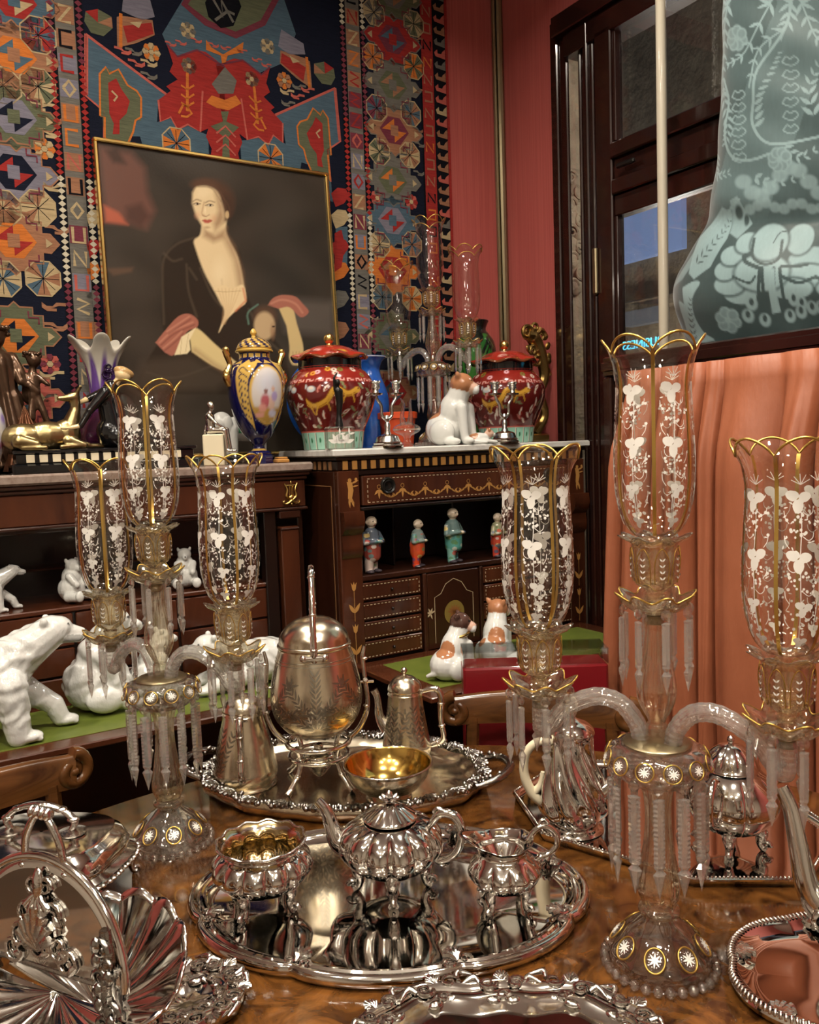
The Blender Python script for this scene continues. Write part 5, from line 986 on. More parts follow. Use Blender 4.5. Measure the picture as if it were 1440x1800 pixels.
# ================================================================ left marble top
# ---------------------------------------------------------------- cobalt and gold vase
CB, GO = lin((16, 18, 70)), lin((206, 168, 84))
VP = [tuple(p) for p in spl([(.036, .028), (.036, .034), (.020, .044), (.017, .055), (.026, .068), (.046, .09), (.066, .13), (.081, .185), (.087, .24), (.084, .275), (.072, .298), (.054, .310), (.047, .318), (.047, .334), (.054, .337)], 9)]
def cob_paint(q):
    th = ((q[:, 0]-.5) % 1)*TAU-PI; X = th*.085; Y = q[:, 1]; pt = Paint(np.stack([X, Y], 1), CB)
    for s in (-1, 1):
        pt.poly([tuple(p) for p in spl([(s*.05, .1), (s*.085, .15), (s*.10, .22), (s*.095, .29), (s*.06, .30), (s*.03, .3), (s*.06, .25), (s*.062, .18)], 4)], GO, .003)
        for i in range(9): y = .115+.02*i; pt.line(spl([(s*.062, y), (s*.078, y+.012), (s*.09, y+.002), (s*.08, y-.006)], 4), .003, CB, .0015)
    pt.ell((0, .205), (.062, .092), GO, .06); pt.ell((0, .205), (.055, .085), lin((208, 200, 196)), .1); 
    pt.poly([(-.055, .17), (.055, .165), (.04, .13), (0, .118), (-.04, .135)], lin((176, 140, 70)), .01); pt.ell((0, .235), (.045, .05), lin((204, 204, 214)), .6)
    for c, r_, col in (((-.012, .185), (.018, .026), (176, 70, 84)), ((-.02, .165), (.016, .016), (214, 150, 140)), ((.012, .18), (.014, .03), (214, 178, 160)), ((.018, .15), (.02, .014), (190, 190, 214)), ((-.01, .215), (.008, .009), (120, 70, 60)), ((.014, .222), (.008, .009), (214, 170, 146)), ((.02, .2), (.014, .018), (170, 150, 200)), ((-.03, .145), (.02, .01), (210, 150, 140))): pt.ell(c, r_, lin(col), .4, .9)
    pt.mix(((Y > .298) & (np.sin(th*14)*.006+.305 > Y))*1., GO); pt.mix(((Y > .318) & (Y < .33) & (np.abs(np.sin(th*7)) > .45))*1., GO); pt.mix((np.abs(Y-.337) < .003)*1., GO); pt.mix((Y < .046)*(Y > .04)*1., GO); return pt.c
t = thing('cobalt_vase', 'cobalt blue and gold lidded vase with painted oval panel', 'vase', on(455, 2.435, ZL), rad(-54))
vase_uv(B(), VP, 200, cob_paint).obj('vase_body', 'cobalt', t, 80)
B().add(*prism([(.042*math.cos(a), .042*math.sin(a)) for a in np.linspace(0, TAU, 9)[:-1]], 0, .028, .004), col=CB).obj('foot', 'cobalt', t)
V, Fc = L([(.056, .337), (.057, .342), (.052, .345), (.054, .349), (.048, .362), (.034, .374), (.018, .380), (.008, .382), (.006, .388), (.010, .394), (.008, .402), (.003, .408), (0, .409)], 48, 4); th = np.arctan2(V[:, 1], V[:, 0]); C = np.where(((np.abs(np.sin(th*6+V[:, 2]*120)) > .6) | (V[:, 2] < .348) | (V[:, 2] > .38))[:, None], GO, CB); B().add(V, Fc, C).obj('lid', 'cobalt', t, 60)
for s in (-1, 1):
    a = s*PI/2+PI; u_ = np.array([math.cos(a), math.sin(a), 0]); hd = B().add(*tube([tuple(u_*r_+np.array([0, 0, z])) for r_, z in spl([(.085, .235), (.094, .262), (.086, .285), (.082, .30), (.090, .325), (.096, .34)], 6)], [.010, .013, .010, .008, .010, .009], 10)); hd.add(*ell(tuple(u_*.092+np.array([0, 0, .272])), (.013, .013, .016), None, 10, 8)).add(*ell(tuple(u_*.092+np.array([0, 0, .342])), (.010, .010, .010), None, 10, 8)); hd.obj('mask_handle', 'gold', t)
# ---------------------------------------------------------------- purple ruffled vase
def ruf(th, i, R, Z): k = np.clip((Z-.29)/.09, 0, 1)**1.5; c = np.sign(np.cos(5*th+.4))*np.abs(np.cos(5*th+.4))**.7; return R*(1+.20*k*c), Z-.020*k*(1-c)-.012*k*(c > .9)*0
PP = [tuple(p) for p in spl([(.045, 0), (.05, .008), (.072, .05), (.082, .09), (.070, .135), (.046, .175), (.036, .21), (.037, .25), (.043, .29), (.055, .33), (.068, .36), (.074, .378), (.070, .380), (.05, .34), (.04, .29), (.03, .25)], 8)]
V, Fc = lathe([(.0005, 0)]+PP, 120, ruf); z = V[:, 2]; th = np.arctan2(V[:, 1], V[:, 0]); n_ = len(V)
C = np.tile(np.array(lin((52, 16, 40))), (n_, 1)); k = np.clip((z-.16)/.08, 0, 1)[:, None]; C = C*(1-k)+np.array(lin((96, 60, 140)))*k; dr = np.clip((z-.24-.05*np.abs(np.sin(4*th))-.02*np.sin(9*th))/.04, 0, 1)[:, None]; C = C*(1-dr)+np.array(lin((206, 202, 190)))*dr; k = np.clip((z-.345)/.02, 0, 1)[:, None]*.35; C = C*(1-k)+np.array(lin((70, 66, 62)))*k
t = thing('ruffled_vase', 'tall purple and white glazed vase with ruffled rim', 'vase', on(186, 2.545, ZL), .2); B().add(V, Fc, C).obj('vase_body', 'purple_glaze', t, 120)
bb = B()
for s in (-1, 1):
    a = s*1.4+.3
    for i in range(6): bb.add(*spiral((.048*math.cos(a)+.012*(i % 2)*math.cos(a), .048*math.sin(a), .19+.02*i), .016, 1.2, .006, flip=(-1)**i, plane='xz'), col=lin((44, 26, 60)))
bb.obj('applied_vine', 'purple_glaze', t, 60)
# ---------------------------------------------------------------- art deco group: long base, woman, deer
b0, b1 = wall_pt(20, 800, 2.366)[0], wall_pt(350, 800, 2.366)[0]
t = thing('striped_base', 'long black plinth inlaid with ivory squares under the woman and deer', 'plinth', xy(b0, 2.366, ZL), ANG); w = b1-b0
B().add(*box(0, w, 0, .084, 0, .026, .004)).add(*box(.012, w-.012, .008, .078, .026, .052, .002)).add(*box(.004, w-.004, .002, .082, .052, .062, .002)).obj('plinth_body', 'black_gloss', t)
for i in range(int((w-.06)/.032)): B().add(*box(.035+.032*i, .035+.032*i+.0205, .005, .012, .029, .050, .001)).obj('ivory_inset', 'ivory', t)
zt = ZL+.0625
t = thing('deer_figure', 'gold bronze deer lying on the striped plinth', 'figurine', xy(wall_pt(74, 760, 2.405)[0], 2.405, zt), ANG)
P = [('e', (-.045, 0, .032), (.05, .030, .032), None, None), ('e', (.015, 0, .036), (.055, .028, .032), None, None), ('e', (.06, 0, .04), (.032, .025, .033), None, None), ('c', (.07, 0, .055), (.088, 0, .11), .020, .0105, None), ('c', (.088, 0, .11), (.086, 0, .132), .0105, .012, None), ('e', (.083, -.002, .138), (.015, .012, .011), None, None), ('c', (.075, -.004, .136), (.046, -.008, .134), .0085, .005, None), ('c', (.09, .006, .146), (.108, .010, .168), .006, .003, None), ('c', (.09, -.006, .146), (.100, -.016, .166), .006, .003, None), ('c', (-.06, -.026, .022), (-.02, -.034, .014), .016, .009, None), ('c', (-.02, -.034, .014), (-.055, -.038, .006), .007, .005, None), ('c', (-.055, -.038, .006), (.0, -.042, .005), .0055, .005, None), ('c', (.06, -.018, .022), (.10, -.026, .008), .013, .007, None), ('c', (.10, -.026, .008), (.04, -.034, .006), .0065, .005, None), ('c', (.07, .016, .02), (.125, .02, .007), .011, .006, None), ('c', (.125, .02, .007), (.16, .02, .006), .006, .005, None), ('c', (-.09, 0, .035), (-.102, 0, .03), .008, .004, None)]
P = [(p[0], p[1], tuple(x*1.2 for x in p[2]), *p[3:]) if p[0] == 'e' else (p[0], p[1], p[2], p[3]*1.3, p[4]*1.25, p[5]) for p in P]; me, V, C = blob(P, .0026, 3, 'body'); link('body', me, 'bronze_gold', t)
t = thing('woman_figure', 'kneeling art deco woman in glossy black dress touching the deer', 'figurine', xy(wall_pt(199, 760, 2.408)[0], 2.408, zt), ANG)
BK, IV = (.008, .008, .009), lin((226, 198, 150))
P = [('e', (0, 0, .045), (.045, .034, .045), None, BK), ('c', (0, 0, .06), (-.012, 0, .125), .032, .026, BK), ('c', (-.012, 0, .125), (.002, -.002, .165), .028, .020, BK), ('c', (-.02, -.022, .15), (-.065, -.03, .10), .016, .011, BK), ('c', (-.065, -.03, .10), (-.09, -.03, .06), .010, .008, BK), ('c', (-.09, -.03, .06), (-.118, -.026, .055), .007, .006, IV), ('e', (-.128, -.026, .055), (.014, .009, .005), None, IV), ('c', (-.01, .02, .155), (-.055, .03, .135), .014, .010, BK), ('c', (-.055, .03, .135), (-.078, .02, .125), .009, .006, IV), ('c', (.01, -.006, .17), (.022, -.008, .188), .010, .009, IV), ('e', (.032, -.010, .198), (.022, .017, .018), Ry(.5), IV), ('e', (.035, -.006, .207), (.026, .020, .015), Ry(.35), lin((186, 150, 100))), ('e', (.048, -.006, .203), (.018, .016, .012), Ry(.5), lin((170, 134, 88))), ('c', (.01, -.01, .03), (.075, -.016, .022), .034, .022, BK), ('c', (.075, -.016, .022), (.145, -.012, .012), .022, .009, BK), ('c', (-.01, .012, .03), (.08, .02, .018), .030, .016, BK), ('c', (.10, -.01, .012), (.16, -.01, .006), .012, .006, IV), ('e', (.04, 0, .01), (.07, .034, .012), None, BK)]
me, V, C = blob(P, .0026, 3, 'body'); o = link('body', me, mat('lacquer', (.5, .5, .5), .14, coat=.8, vc=True), t)
# ---------------------------------------------------------------- dark bronze woman with child
t = thing('bronze_group', 'dark bronze draped woman with a child on her arm, at the left edge', 'sculpture', on(10, 2.615, ZL+.002), ANG)
P = [('c', (0, 0, .08), (0, 0, .20), .075, .05, None), ('c', (-.01, 0, .2), (-.012, 0, .30), .048, .050, None), ('c', (-.012, 0, .30), (-.010, 0, .345), .042, .018, None), ('e', (-.008, -.004, .378), (.026, .03, .033), None, None), ('e', (-.004, .004, .392), (.032, .033, .024), None, None), ('c', (.03, 0, .32), (.05, -.03, .255), .019, .015, None), ('c', (.05, -.03, .255), (.085, -.035, .225), .015, .011, None), ('c', (-.05, 0, .32), (-.07, -.03, .23), .019, .015, None),
     ('c', (.075, -.02, .215), (.078, -.015, .265), .024, .019, None), ('c', (.078, -.015, .265), (.082, -.015, .295), .014, .010, None), ('e', (.086, -.018, .315), (.020, .021, .021), None, None), ('e', (.082, -.012, .328), (.022, .02, .014), None, None), ('c', (.09, -.02, .27), (.118, -.03, .245), .009, .006, None), ('c', (.085, -.03, .21), (.098, -.04, .17), .013, .010, None), ('c', (.098, -.04, .17), (.108, -.042, .135), .010, .008, None), ('c', (.07, -.03, .20), (.068, -.04, .15), .013, .009, None), ('e', (.0, 0, .022), (.095, .07, .022), None, None)]
me, V, C = blob(P, .0035, 2, 'figures'); nr = np.empty(len(V)*3, np.float32); me.vertices.foreach_get('normal', nr); nr = nr.reshape(-1, 3); a_ = np.arctan2(V[:, 1], V[:, 0]); m = np.clip((.33-V[:, 2])*12, 0, 1)*(V[:, 0] < .065); me.vertices.foreach_set('co', (V+nr*(.005*m*np.sin(11*a_+18*V[:, 2]))[:, None]).astype(np.float32).ravel()); me.update(); link('figures', me, 'bronze_dark', t)
bb = B()
for i in range(22): r_ = random.Random(i); a = r_.random()*TAU; bb.add(*ell((-.006+.03*math.cos(a), -.0+.03*math.sin(a), .385+.02*r_.random()), (.009, .009, .007), None, 8, 6)); bb.add(*ell((.083+.02*math.cos(a), -.014+.019*math.sin(a), .325+.012*r_.random()), (.006, .006, .005), None, 8, 6))
o = bb.obj('curls', 'bronze_dark', t); o['kind'] = 'stuff'
V, Fc, uu, vv = grid(lambda u, v: (.02+.10*v*np.cos(u*2.6-2.4)+.03, -.03+.10*v*np.sin(u*2.6-2.4)-.02*np.sin(u*26)*v, .19-.185*v+.0*u), 60, 20); B().add(V, Fc).obj('drapery', mat('bronze_red', (.16, .065, .03), .3, .6), t, 60)
# ---------------------------------------------------------------- floral vase cut by the left edge
FP = [tuple(p) for p in spl([(.03, 0), (.034, .01), (.05, .06), (.062, .12), (.056, .17), (.036, .20), (.03, .22), (.038, .235)], 8)]
def flo(q):
    r = random.Random(5); pt = Paint(np.stack([q[:, 0]*.35, q[:, 1]], 1), lin((206, 204, 206)))
    for i in range(34): x, y = r.random()*.35, .03+.15*r.random(); pt.ell((x, y), (.014, .018), r.choice([lin((186, 90, 110)), lin((150, 130, 190)), lin((110, 130, 90)), lin((220, 180, 190))]), .6)
    return pt.c
t = thing('floral_vase', 'pale porcelain vase with pink flowers cut by the left edge', 'vase', on(-34, 2.43, ZL), ANG); vase_uv(B(), [(.0005, 0)]+FP, 100, flo).obj('vase_body', 'painted_china', t, 80)
# ---------------------------------------------------------------- silver seated figure on ivory block
p = on(377, 2.405, ZL); t = thing('ivory_block', 'cream alabaster block under the silver seated figure', 'plinth', p, ANG-.5)
B().add(*box(-.03, .03, -.026, .026, 0, .092, .003)).obj('block', 'ivory', t)
t = thing('silver_figure', 'small silver nude seated on the cream block', 'figurine', p+Vector((0, 0, .0925)), ANG-.5)
P = [('e', (-.006, 0, .012), (.018, .017, .013), None, None), ('c', (-.008, 0, .015), (-.010, 0, .05), .013, .0145, None), ('c', (-.010, 0, .05), (-.006, 0, .07), .007, .006, None), ('e', (-.003, -.002, .082), (.010, .010, .0125), None, None), ('e', (-.006, 0, .087), (.011, .011, .009), None, None), ('c', (-.01, -.016, .055), (.012, -.02, .03), .0055, .0045, None), ('c', (.012, -.02, .03), (.030, -.01, .018), .0045, .004, None), ('c', (-.012, .016, .055), (-.024, .02, .028), .0055, .0045, None), ('c', (-.024, .02, .028), (-.030, .016, .004), .0045, .004, None), ('c', (.0, -.009, .012), (.034, -.012, .010), .0095, .0075, None), ('c', (.034, -.012, .010), (.038, -.012, -.045), .0075, .0045, None), ('c', (.0, .009, .012), (.036, .008, .012), .0095, .0075, None), ('c', (.036, .008, .012), (.046, .006, -.045), .0075, .0045, None), ('e', (.045, -.014, -.05), (.011, .005, .005), None, None), ('e', (.053, .006, -.05), (.011, .005, .005), None, None)]
me, V, C = blob(P, .0019, 2, 'figure'); link('figure', me, 'silver', t)
# ---------------------------------------------------------------- white porcelain elephant behind the cobalt vase
p = on(430, 2.56, ZL); t = thing('animal_stand', 'stepped black stand under the white porcelain animal', 'stand', p, ANG)
B().add(*box(-.10, .10, -.036, .036, 0, .012, .003)).add(*box(-.09, .09, -.03, .03, .012, .026, .003)).obj('stand_body', 'black_gloss', t)
t = thing('porcelain_animal', 'white porcelain animal with green bordered cloth behind the cobalt vase', 'figurine', p+Vector((0, 0, .0265)), ANG)
P = [('e', (0, 0, .085), (.078, .036, .042), None, None), ('e', (-.072, 0, .105), (.034, .027, .034), None, None), ('c', (-.10, 0, .10), (-.118, 0, .04), .014, .009, None), ('c', (-.118, 0, .04), (-.108, 0, .015), .009, .007, None), ('e', (-.06, .03, .10), (.014, .006, .026), None, None), ('e', (-.06, -.03, .10), (.014, .006, .026), None, None)]+[('c', (x, y, .08), (x, y, .012), .019, .016, None) for x in (-.045, .05) for y in (-.018, .018)]
me, V, C = blob(P, .003, 3, 'body'); k = (np.abs(V[:, 0]-.01) < .04) & (V[:, 2] > .07); C[k] = lin((70, 140, 100)); k = (np.abs(V[:, 0]-.01) < .034) & (V[:, 2] > .076); C[k] = lin((226, 222, 206)); k = (np.abs(V[:, 0]-.01) < .024) & (V[:, 2] > .084) & (np.sin(V[:, 0]*300)*np.sin(V[:, 2]*300) > .4); C[k] = lin((170, 90, 70)); recolor(me, C); link('body', me, 'porcelain', t)
t = thing('wooden_stand', 'small pale wooden stand beside the cobalt vase', 'stand', on(492, 2.40, ZL), ANG); B().add(*box(-.018, .022, -.02, .02, 0, .012, .003)).add(*box(-.014, .018, -.016, .016, .012, .018, .002)).obj('stand_body', 'inlay_light', t)
# ================================================================ crystal candelabra
SHP = [tuple(p) for p in spl([(.014, 0), (.026, .003), (.038, .016), (.047, .042), (.0505, .08), (.0490, .125), (.0465, .165), (.0475, .185), (.0525, .204), (.061, .220)], 5)]
NSH = 72
def shade_mod(th, i, R, Z):
    z = Z/.22; k = np.clip((z-.72)/.28, 0, 1)**1.6; pk = np.abs(np.sin(3*th))**.75
    return R*(1-.02*np.abs(np.cos(3*th))**8*np.clip(z*3, 0, 1))*(1+.07*k*(pk-.4)), Z+.018*k*(pk-.5)
def build_shade():
    V, Fc = lathe(SHP, NSH, shade_mod); top = (len(SHP)-1)*NSH; glass = B().add(V, Fc).mesh('glass_wall', 180)
    rim = B().add(*tube(V[top:top+NSH], .0015, 6, True)).mesh('gold_rim', 180)
    rf = prof_fn(SHP); zz = np.linspace(.004, .2105, 26); b = B(); rib = []
    W = .0022; Vr = []
    for z in zz:
        R = rf(z)*.98+.0010; 
        if z > .16: R *= 1-.07*.4*((z/.22-.72)/.28)**1.6*.9 if z/.22 > .72 else 1
        for s in (-1, 1): Vr.append((R, s*W, z)); 
    Fr = [(2*i, 2*i+1, 2*i+3, 2*i+2) for i in range(25)]; ribm = B().add(Vr, Fr).mesh('gold_rib', 180)
    return glass, rim, ribm, rf
GLASS, RIM, RIB, shrf = build_shade()
def oval(c, ang, l, w, n=12):
    ca, sa = math.cos(ang), math.sin(ang); out = []
    for i in range(n):
        a = TAU*i/n; x = l*.55+l*.5*math.cos(a); y = w*.5*math.sin(a)*(1-.15*math.cos(a)); out.append((c[0]+x*ca-y*sa, c[1]+x*sa+y*ca))
    return out
def build_enamel():
    b = B(); r = random.Random(2)
    for k in range(6):
        t0 = TAU*(k+.5)/6; P = []
        for zc, s in ((.168, 1.), (.108, 1.), (.058, .72), (.022, .55)):
            x0 = r.uniform(-.004, .004)
            for a, l, w in ((.30, .0135, .0105), (PI-.35, .0135, .0105), (-PI/2-.2, .0145, .0115), (PI/2+.5, .0085, .006), (-.75, .007, .005)): P.append(oval((x0, zc), a+r.uniform(-.2, .2), l*s, w*s))
        for zc, m in ((.143, 24), (.086, 24), (.042, 14)):
            for i in range(m): P.append(disc((r.gauss(0, .0078), zc+r.uniform(-.014, .013)), r.uniform(.0011, .0020), 6))
        for zc in (.155, .13, .098, .074, .05):
            s = r.choice((-1, 1)); P += strip(spl([(s*.002, zc), (s*.008, zc-.004), (s*.013, zc-.001), (s*.014, zc+.004)], 3), .0008); P += strip(spl([(-s*.012, zc-.012), (-s*.016, zc-.006), (-s*.017, zc+.001)], 3), .0008)
        P += strip([(0, .168), (.001, .14), (-.001, .108), (.0, .06), (0, .02)], .0009)
        for a in (.5, 1.1, 1.7, 2.3, 2.7): P += strip([(0, .182), (.011*math.cos(a), .182+.011*math.sin(a))], .0009)
        for i in range(26): P.append(leaf((r.uniform(-.019, .019), r.uniform(.015, .17)), r.random()*TAU, .005, .0016, 6))
        decal(b, lambda z: shrf(z), t0, P, .0008)
    return b.mesh('enamel_flowers', 180)
ENAM = build_enamel()
def cupm(th, i, R, Z): k = np.clip((Z-.045)/.018, 0, 1); return R*(1+.10*k*np.cos(8*th)+.03*(1-k)*np.cos(8*th)), Z+.003*k*np.cos(8*th)
CUP = B().add(*L([(.0, -.004), (.010, -.004), (.011, 0), (.022, .007), (.0275, .018), (.0285, .034), (.026, .048), (.0285, .056), (.040, .0615), (.0395, .0635), (.026, .059), (.022, .05), (.0225, .02), (.010, .008), (0, .006)], 64, 2, cupm)).mesh('cup', 70)
cb = B()
for k in range(8):
    a = TAU*k/8; A_ = [a-.30, a-.30, a-.18, a, a+.18, a+.30, a+.30]; Zs = [.010, .034, .046, .051, .046, .034, .010]; Rs = [.0255, .0292, .0288, .0290, .0288, .0292, .0255]; cb.add(*tube(spl([(r_*math.cos(q), r_*math.sin(q), z) for q, r_, z in zip(A_, Rs, Zs)], 3), .0006, 5))
CUPG = cb.mesh('gilt_lines', 180); cb = B()
for k in range(8):
    for q in range(4): decal(cb, lambda z: .0296+0*z, TAU*k/8, [leaf((0, .016+.007*q), .8, .005, .002, 6), leaf((0, .016+.007*q), PI-.8, .005, .002, 6)], 0)
CUPE = cb.mesh('enamel_sprigs', 180)
def bobm(th, i, R, Z): k = np.clip((R-.018)/.026, 0, 1); return R*(1+.13*k*np.cos(8*th)), Z+.0045*k*np.cos(8*th)
BOB = B().add(*L([(.0, -.010), (.013, -.010), (.022, -.008), (.034, -.002), (.0425, .009), (.044, .012), (.0415, .012), (.032, .003), (.02, -.002), (.012, .001), (.010, .010), (.012, .014), (0, .014)], 64, 2, bobm)).mesh('bobeche', 70)
th_ = np.linspace(0, TAU, 65)[:-1]; R_, Z_ = bobm(th_, 0, np.full(64, .0435), np.full(64, .0122)); BOBG = B().add(*tube(np.stack([R_*np.cos(th_), R_*np.sin(th_), Z_], 1), .0011, 6, True)).mesh('gilt_edge', 180)
def pendant(w, l, tip):
    lv = [(.2, 0, 1), (1, -.0015, 1)]; n = int((l-tip-.006)/.0055)
    for i in range(n): z = -.003-.0055*i; lv += [(1, z, 1), (.86, z-.0028, 1)]
    zb = -.003-.0055*n; lv += [(.95, zb, 1), (.55, zb-.004, .8), (1.12, zb-.009, 1.2), (.9, zb-.013, 1.1), (.03, -l, .1)]; V = []
    for k, z, t in lv: hw = w/2*k; ht = .0034*t*min(1, k+.1); V += [(-hw, 0, z), (-hw*.45, -ht, z), (hw*.45, -ht, z), (hw, 0, z), (hw*.45, ht, z), (-hw*.45, ht, z)]
    m = len(lv); Fc = [(i*6+j, (i+1)*6+j, (i+1)*6+(j+1) % 6, i*6+(j+1) % 6) for i in range(m-1) for j in range(6)]+[tuple(range(6)), tuple(range(m*6-1, m*6-7, -1))]
    return B().add(V, Fc).mesh('pendant', 20)
PEND_S, PEND_L = pendant(.0115, .084, .024), pendant(.0150, .118, .030)
BEADM = B().add(*ell((0, 0, -.0065), (.0068, .0036, .0068), None, 8, 5)).mesh('bead', 0); WIRE = B().add(*tube([(0, 0, .004), (0, 0, .0)], .0006, 4)).mesh('hook', 0)
FOOTB = B().add(*ell((0, 0, 0), .0062, None, 10, 7)).mesh('foot_bead', 180)
def twist_tube(P, r, lob=8, tw=26, NS=48):
    V, Fc = tube(P, r, NS); m = len(P); A = np.arange(NS)*TAU/NS
    for i in range(m):
        c = np.array(P[i]); k = 1+.10*np.abs(np.cos(.5*(lob*A+tw*i/m)))-.05+.03*np.cos(i*1.57); V[i*NS:(i+1)*NS] = c+(V[i*NS:(i+1)*NS]-c)*k[:, None]
    return V, Fc
def arm_path(R): return spl([(.020, 0, .276), (.025, 0, .296), (.045, 0, .318), (.5*R+.002, 0, .322), (R-.034, 0, .303), (R-.012, 0, .277), (R-.002, 0, .272), (R, 0, .290), (R, 0, .308)], 12)
ARM_R = .15; ARM = B().add(*twist_tube(arm_path(ARM_R), .0105)).mesh('arm', 70)
def ribm_(n, a, z0=-1, z1=9): return lambda th, i, R, Z: (R*(1+a*np.cos(n*th)*((Z > z0) & (Z < z1))), Z)
STEM_L = B().add(*L([(.016, .064), (.024, .066), (.025, .072), (.020, .076), (.022, .082), (.025, .092), (.026, .105), (.0225, .125), (.0175, .155), (.0155, .185), (.017, .21), (.022, .226), (.03, .236), (0, .236)], 60, 4, ribm_(10, .035, .085, .22))).mesh('lower_stem', 60)
STEM_U = B().add(*L([(0, .275), (.0125, .275), (.0125, .297), (.010, .30), (.013, .308), (.021, .325), (.0235, .34), (.021, .36), (.0155, .385), (.0125, .41), (.013, .425), (.0, .43)], 60, 4, ribm_(10, .05, .31, .42))).mesh('upper_stem', 60)
def bowlm(th, i, R, Z): k = np.clip((R-.04)/.02, 0, 1); return R*(1+.045*k*np.cos(12*th)), Z
BOWL = B().add(*L([(0, .226), (.028, .228), (.044, .233), (.054, .243), (.060, .256), (.060, .263), (.054, .270), (.040, .2735), (0, .2735)], 72, 3, bowlm)).mesh('bowl', 60)
BASE = B().add(*L([(0, .0), (.056, .0), (.0595, .003), (.061, .010), (.060, .014), (.058, .020), (.050, .030), (.040, .044), (.026, .056), (.019, .062), (.016, .066), (0, .066)], 72, 3, ribm_(8, .03, .014, .055))).mesh('base', 60)
PLATE = B().add(*L([(0, .2735), (.040, .2735), (.041, .276), (.038, .2785), (0, .2785)], 40)).mesh('arm_plate', 40)
def medallion_mesh():
    r = .0125; out = []
    ring = B().add(*tube([(r*.95*math.cos(a), 0, r*1.1*math.sin(a)) for a in np.linspace(0, TAU, 25)[:-1]], .0011, 6, True)).mesh('gilt_ring', 180)
    b = B()
    for k in range(8): b.add([(x, -.0014, z) for x, z in leaf((0, 0), TAU*k/8, r*.70, r*.20, 8)], [tuple(range(8))])
    for k in range(8): b.add([(x, -.0014, z) for x, z in disc((r*.55*math.cos(TAU*(k+.5)/8), r*.62*math.sin(TAU*(k+.5)/8)), .0007, 6)], [tuple(range(6))])
    dome = B().add(*ell((0, .0012, 0), (r*.95, .0034, r*1.08), None, 16, 8)).mesh('medallion', 180)
    return dome, ring, b.mesh('enamel_flower', 180)
MEDD, MEDR, MEDF = medallion_mesh()
def girandole(loc, angs, label, enamel=True, n_med=8):
    t = thing('crystal_candelabrum', label, 'candelabrum', loc, 0, 'crystal candelabra'); t.scale = (1.02, 1.02, 1.05)
    ba = link('base', BASE, 'crystal', t)
    for k in range(30): a = TAU*k/30; o = link('foot_bead', FOOTB, 'crystal', ba, (.0672*math.cos(a), .0672*math.sin(a), .0066))
    for k in range(n_med):
        a = TAU*(k+.5)/n_med; d = link('medallion', MEDD, 'crystal', t, (.0512*math.cos(a), .0512*math.sin(a), .0335)); d.rotation_euler = Euler((-.72, 0, a+PI/2), 'XYZ')
        link('gilt_ring', MEDR, 'gold_enamel', d); link('enamel_flower', MEDF, 'enamel_white', d).location = (0, -.0012, 0)
    link('lower_stem', STEM_L, 'crystal_amber', t); bw = link('bowl', BOWL, 'crystal', t); link('arm_plate', PLATE, 'brass_dull', t); link('upper_stem', STEM_U, 'crystal_amber', t)
    for k in range(12):
        a = TAU*k/12; d = link('bowl_medallion', MEDD, 'crystal', bw, (.0585*math.cos(a), .0585*math.sin(a), .259)); d.rotation_euler = Euler((-.35, 0, a+PI/2), 'XYZ'); d.scale = (.9, .9, .75)
        d = link('enamel_flower', MEDF, 'enamel_white', bw, (.0625*math.cos(a), .0625*math.sin(a), .260)); d.rotation_euler = Euler((-.35, 0, a+PI/2), 'XYZ'); d.scale = (.85, 1, .7)
        d = link('gilt_ring', MEDR, 'gold_enamel', bw, (.0608*math.cos(a), .0608*math.sin(a), .2595)); d.rotation_euler = Euler((-.35, 0, a+PI/2), 'XYZ'); d.scale = (.9, .9, .75)
    for k in range(12):
        a = TAU*(k+.5)/12; p = (.056*math.cos(a), .056*math.sin(a), .246); tw = rnd.uniform(-.5, .5); d = link('large_pendant', PEND_L, 'crystal_frost', t, (p[0], p[1], p[2]-.017), a+PI/2+tw); link('bead', BEADM, 'crystal', d, (0, 0, .0165)); link('hook', WIRE, 'brass_dull', d, (0, 0, .015))
    def head(x, y, z):
        bo = link('bobeche', BOB, 'crystal_amber', t, (x, y, z)); link('gilt_edge', BOBG, 'gold_enamel', bo)
        for k in range(8): a = TAU*k/8; d = link('pendant', PEND_S, 'crystal_frost', t, (x+.041*math.cos(a), y+.041*math.sin(a), z-.012), a+PI/2+rnd.uniform(-.6, .6)); link('bead', BEADM, 'crystal', d, (0, 0, .0145)); link('hook', WIRE, 'brass_dull', d, (0, 0, .0155))
        B_ = link('cap', CAPM, 'brass_dull', t, (x, y, z)); cu = link('cup', CUP, 'crystal_amber', t, (x, y, z+.018)); link('gilt_lines', CUPG, 'gold_enamel', cu); link('enamel_sprigs', CUPE, 'enamel_white', cu)
        s = link('shade', GLASS, 'shade_glass', t, (x, y, z+.080), rnd.uniform(-.3, .3)+(.5 if x == 0 else 0)); s.scale = (.92, .92, 1)
        link('gold_rim', RIM, 'gold_enamel', s)
        if enamel:
            for k in range(6): link('gold_rib', RIB, 'gold_enamel', s, None, TAU*k/6)
            link('enamel_flowers', ENAM, 'enamel_white', s)
    head(0, 0, .440)
    for a in angs: link('arm', ARM, 'crystal_frost', t, None, a); head(ARM_R*math.cos(a), ARM_R*math.sin(a), .322)
    return t
CAPM = B().add(*L([(0, -.022), (.009, -.022), (.010, -.012), (.013, -.010), (0, -.010)], 20)).mesh('cap', 40)
girandole((.298, 1.020, TZ), (rad(150), rad(-40)), 'tall enamelled crystal candelabrum at right, nearest the viewer')
girandole((-.430, 1.400, TZ), (rad(140), rad(-24)), 'tall enamelled crystal candelabrum at left, beside the polar bears')
girandole(on(766, 2.49, ZR), (rad(-40), rad(140)), 'plain crystal candelabrum on the white marble between the dragon jars', enamel=False)
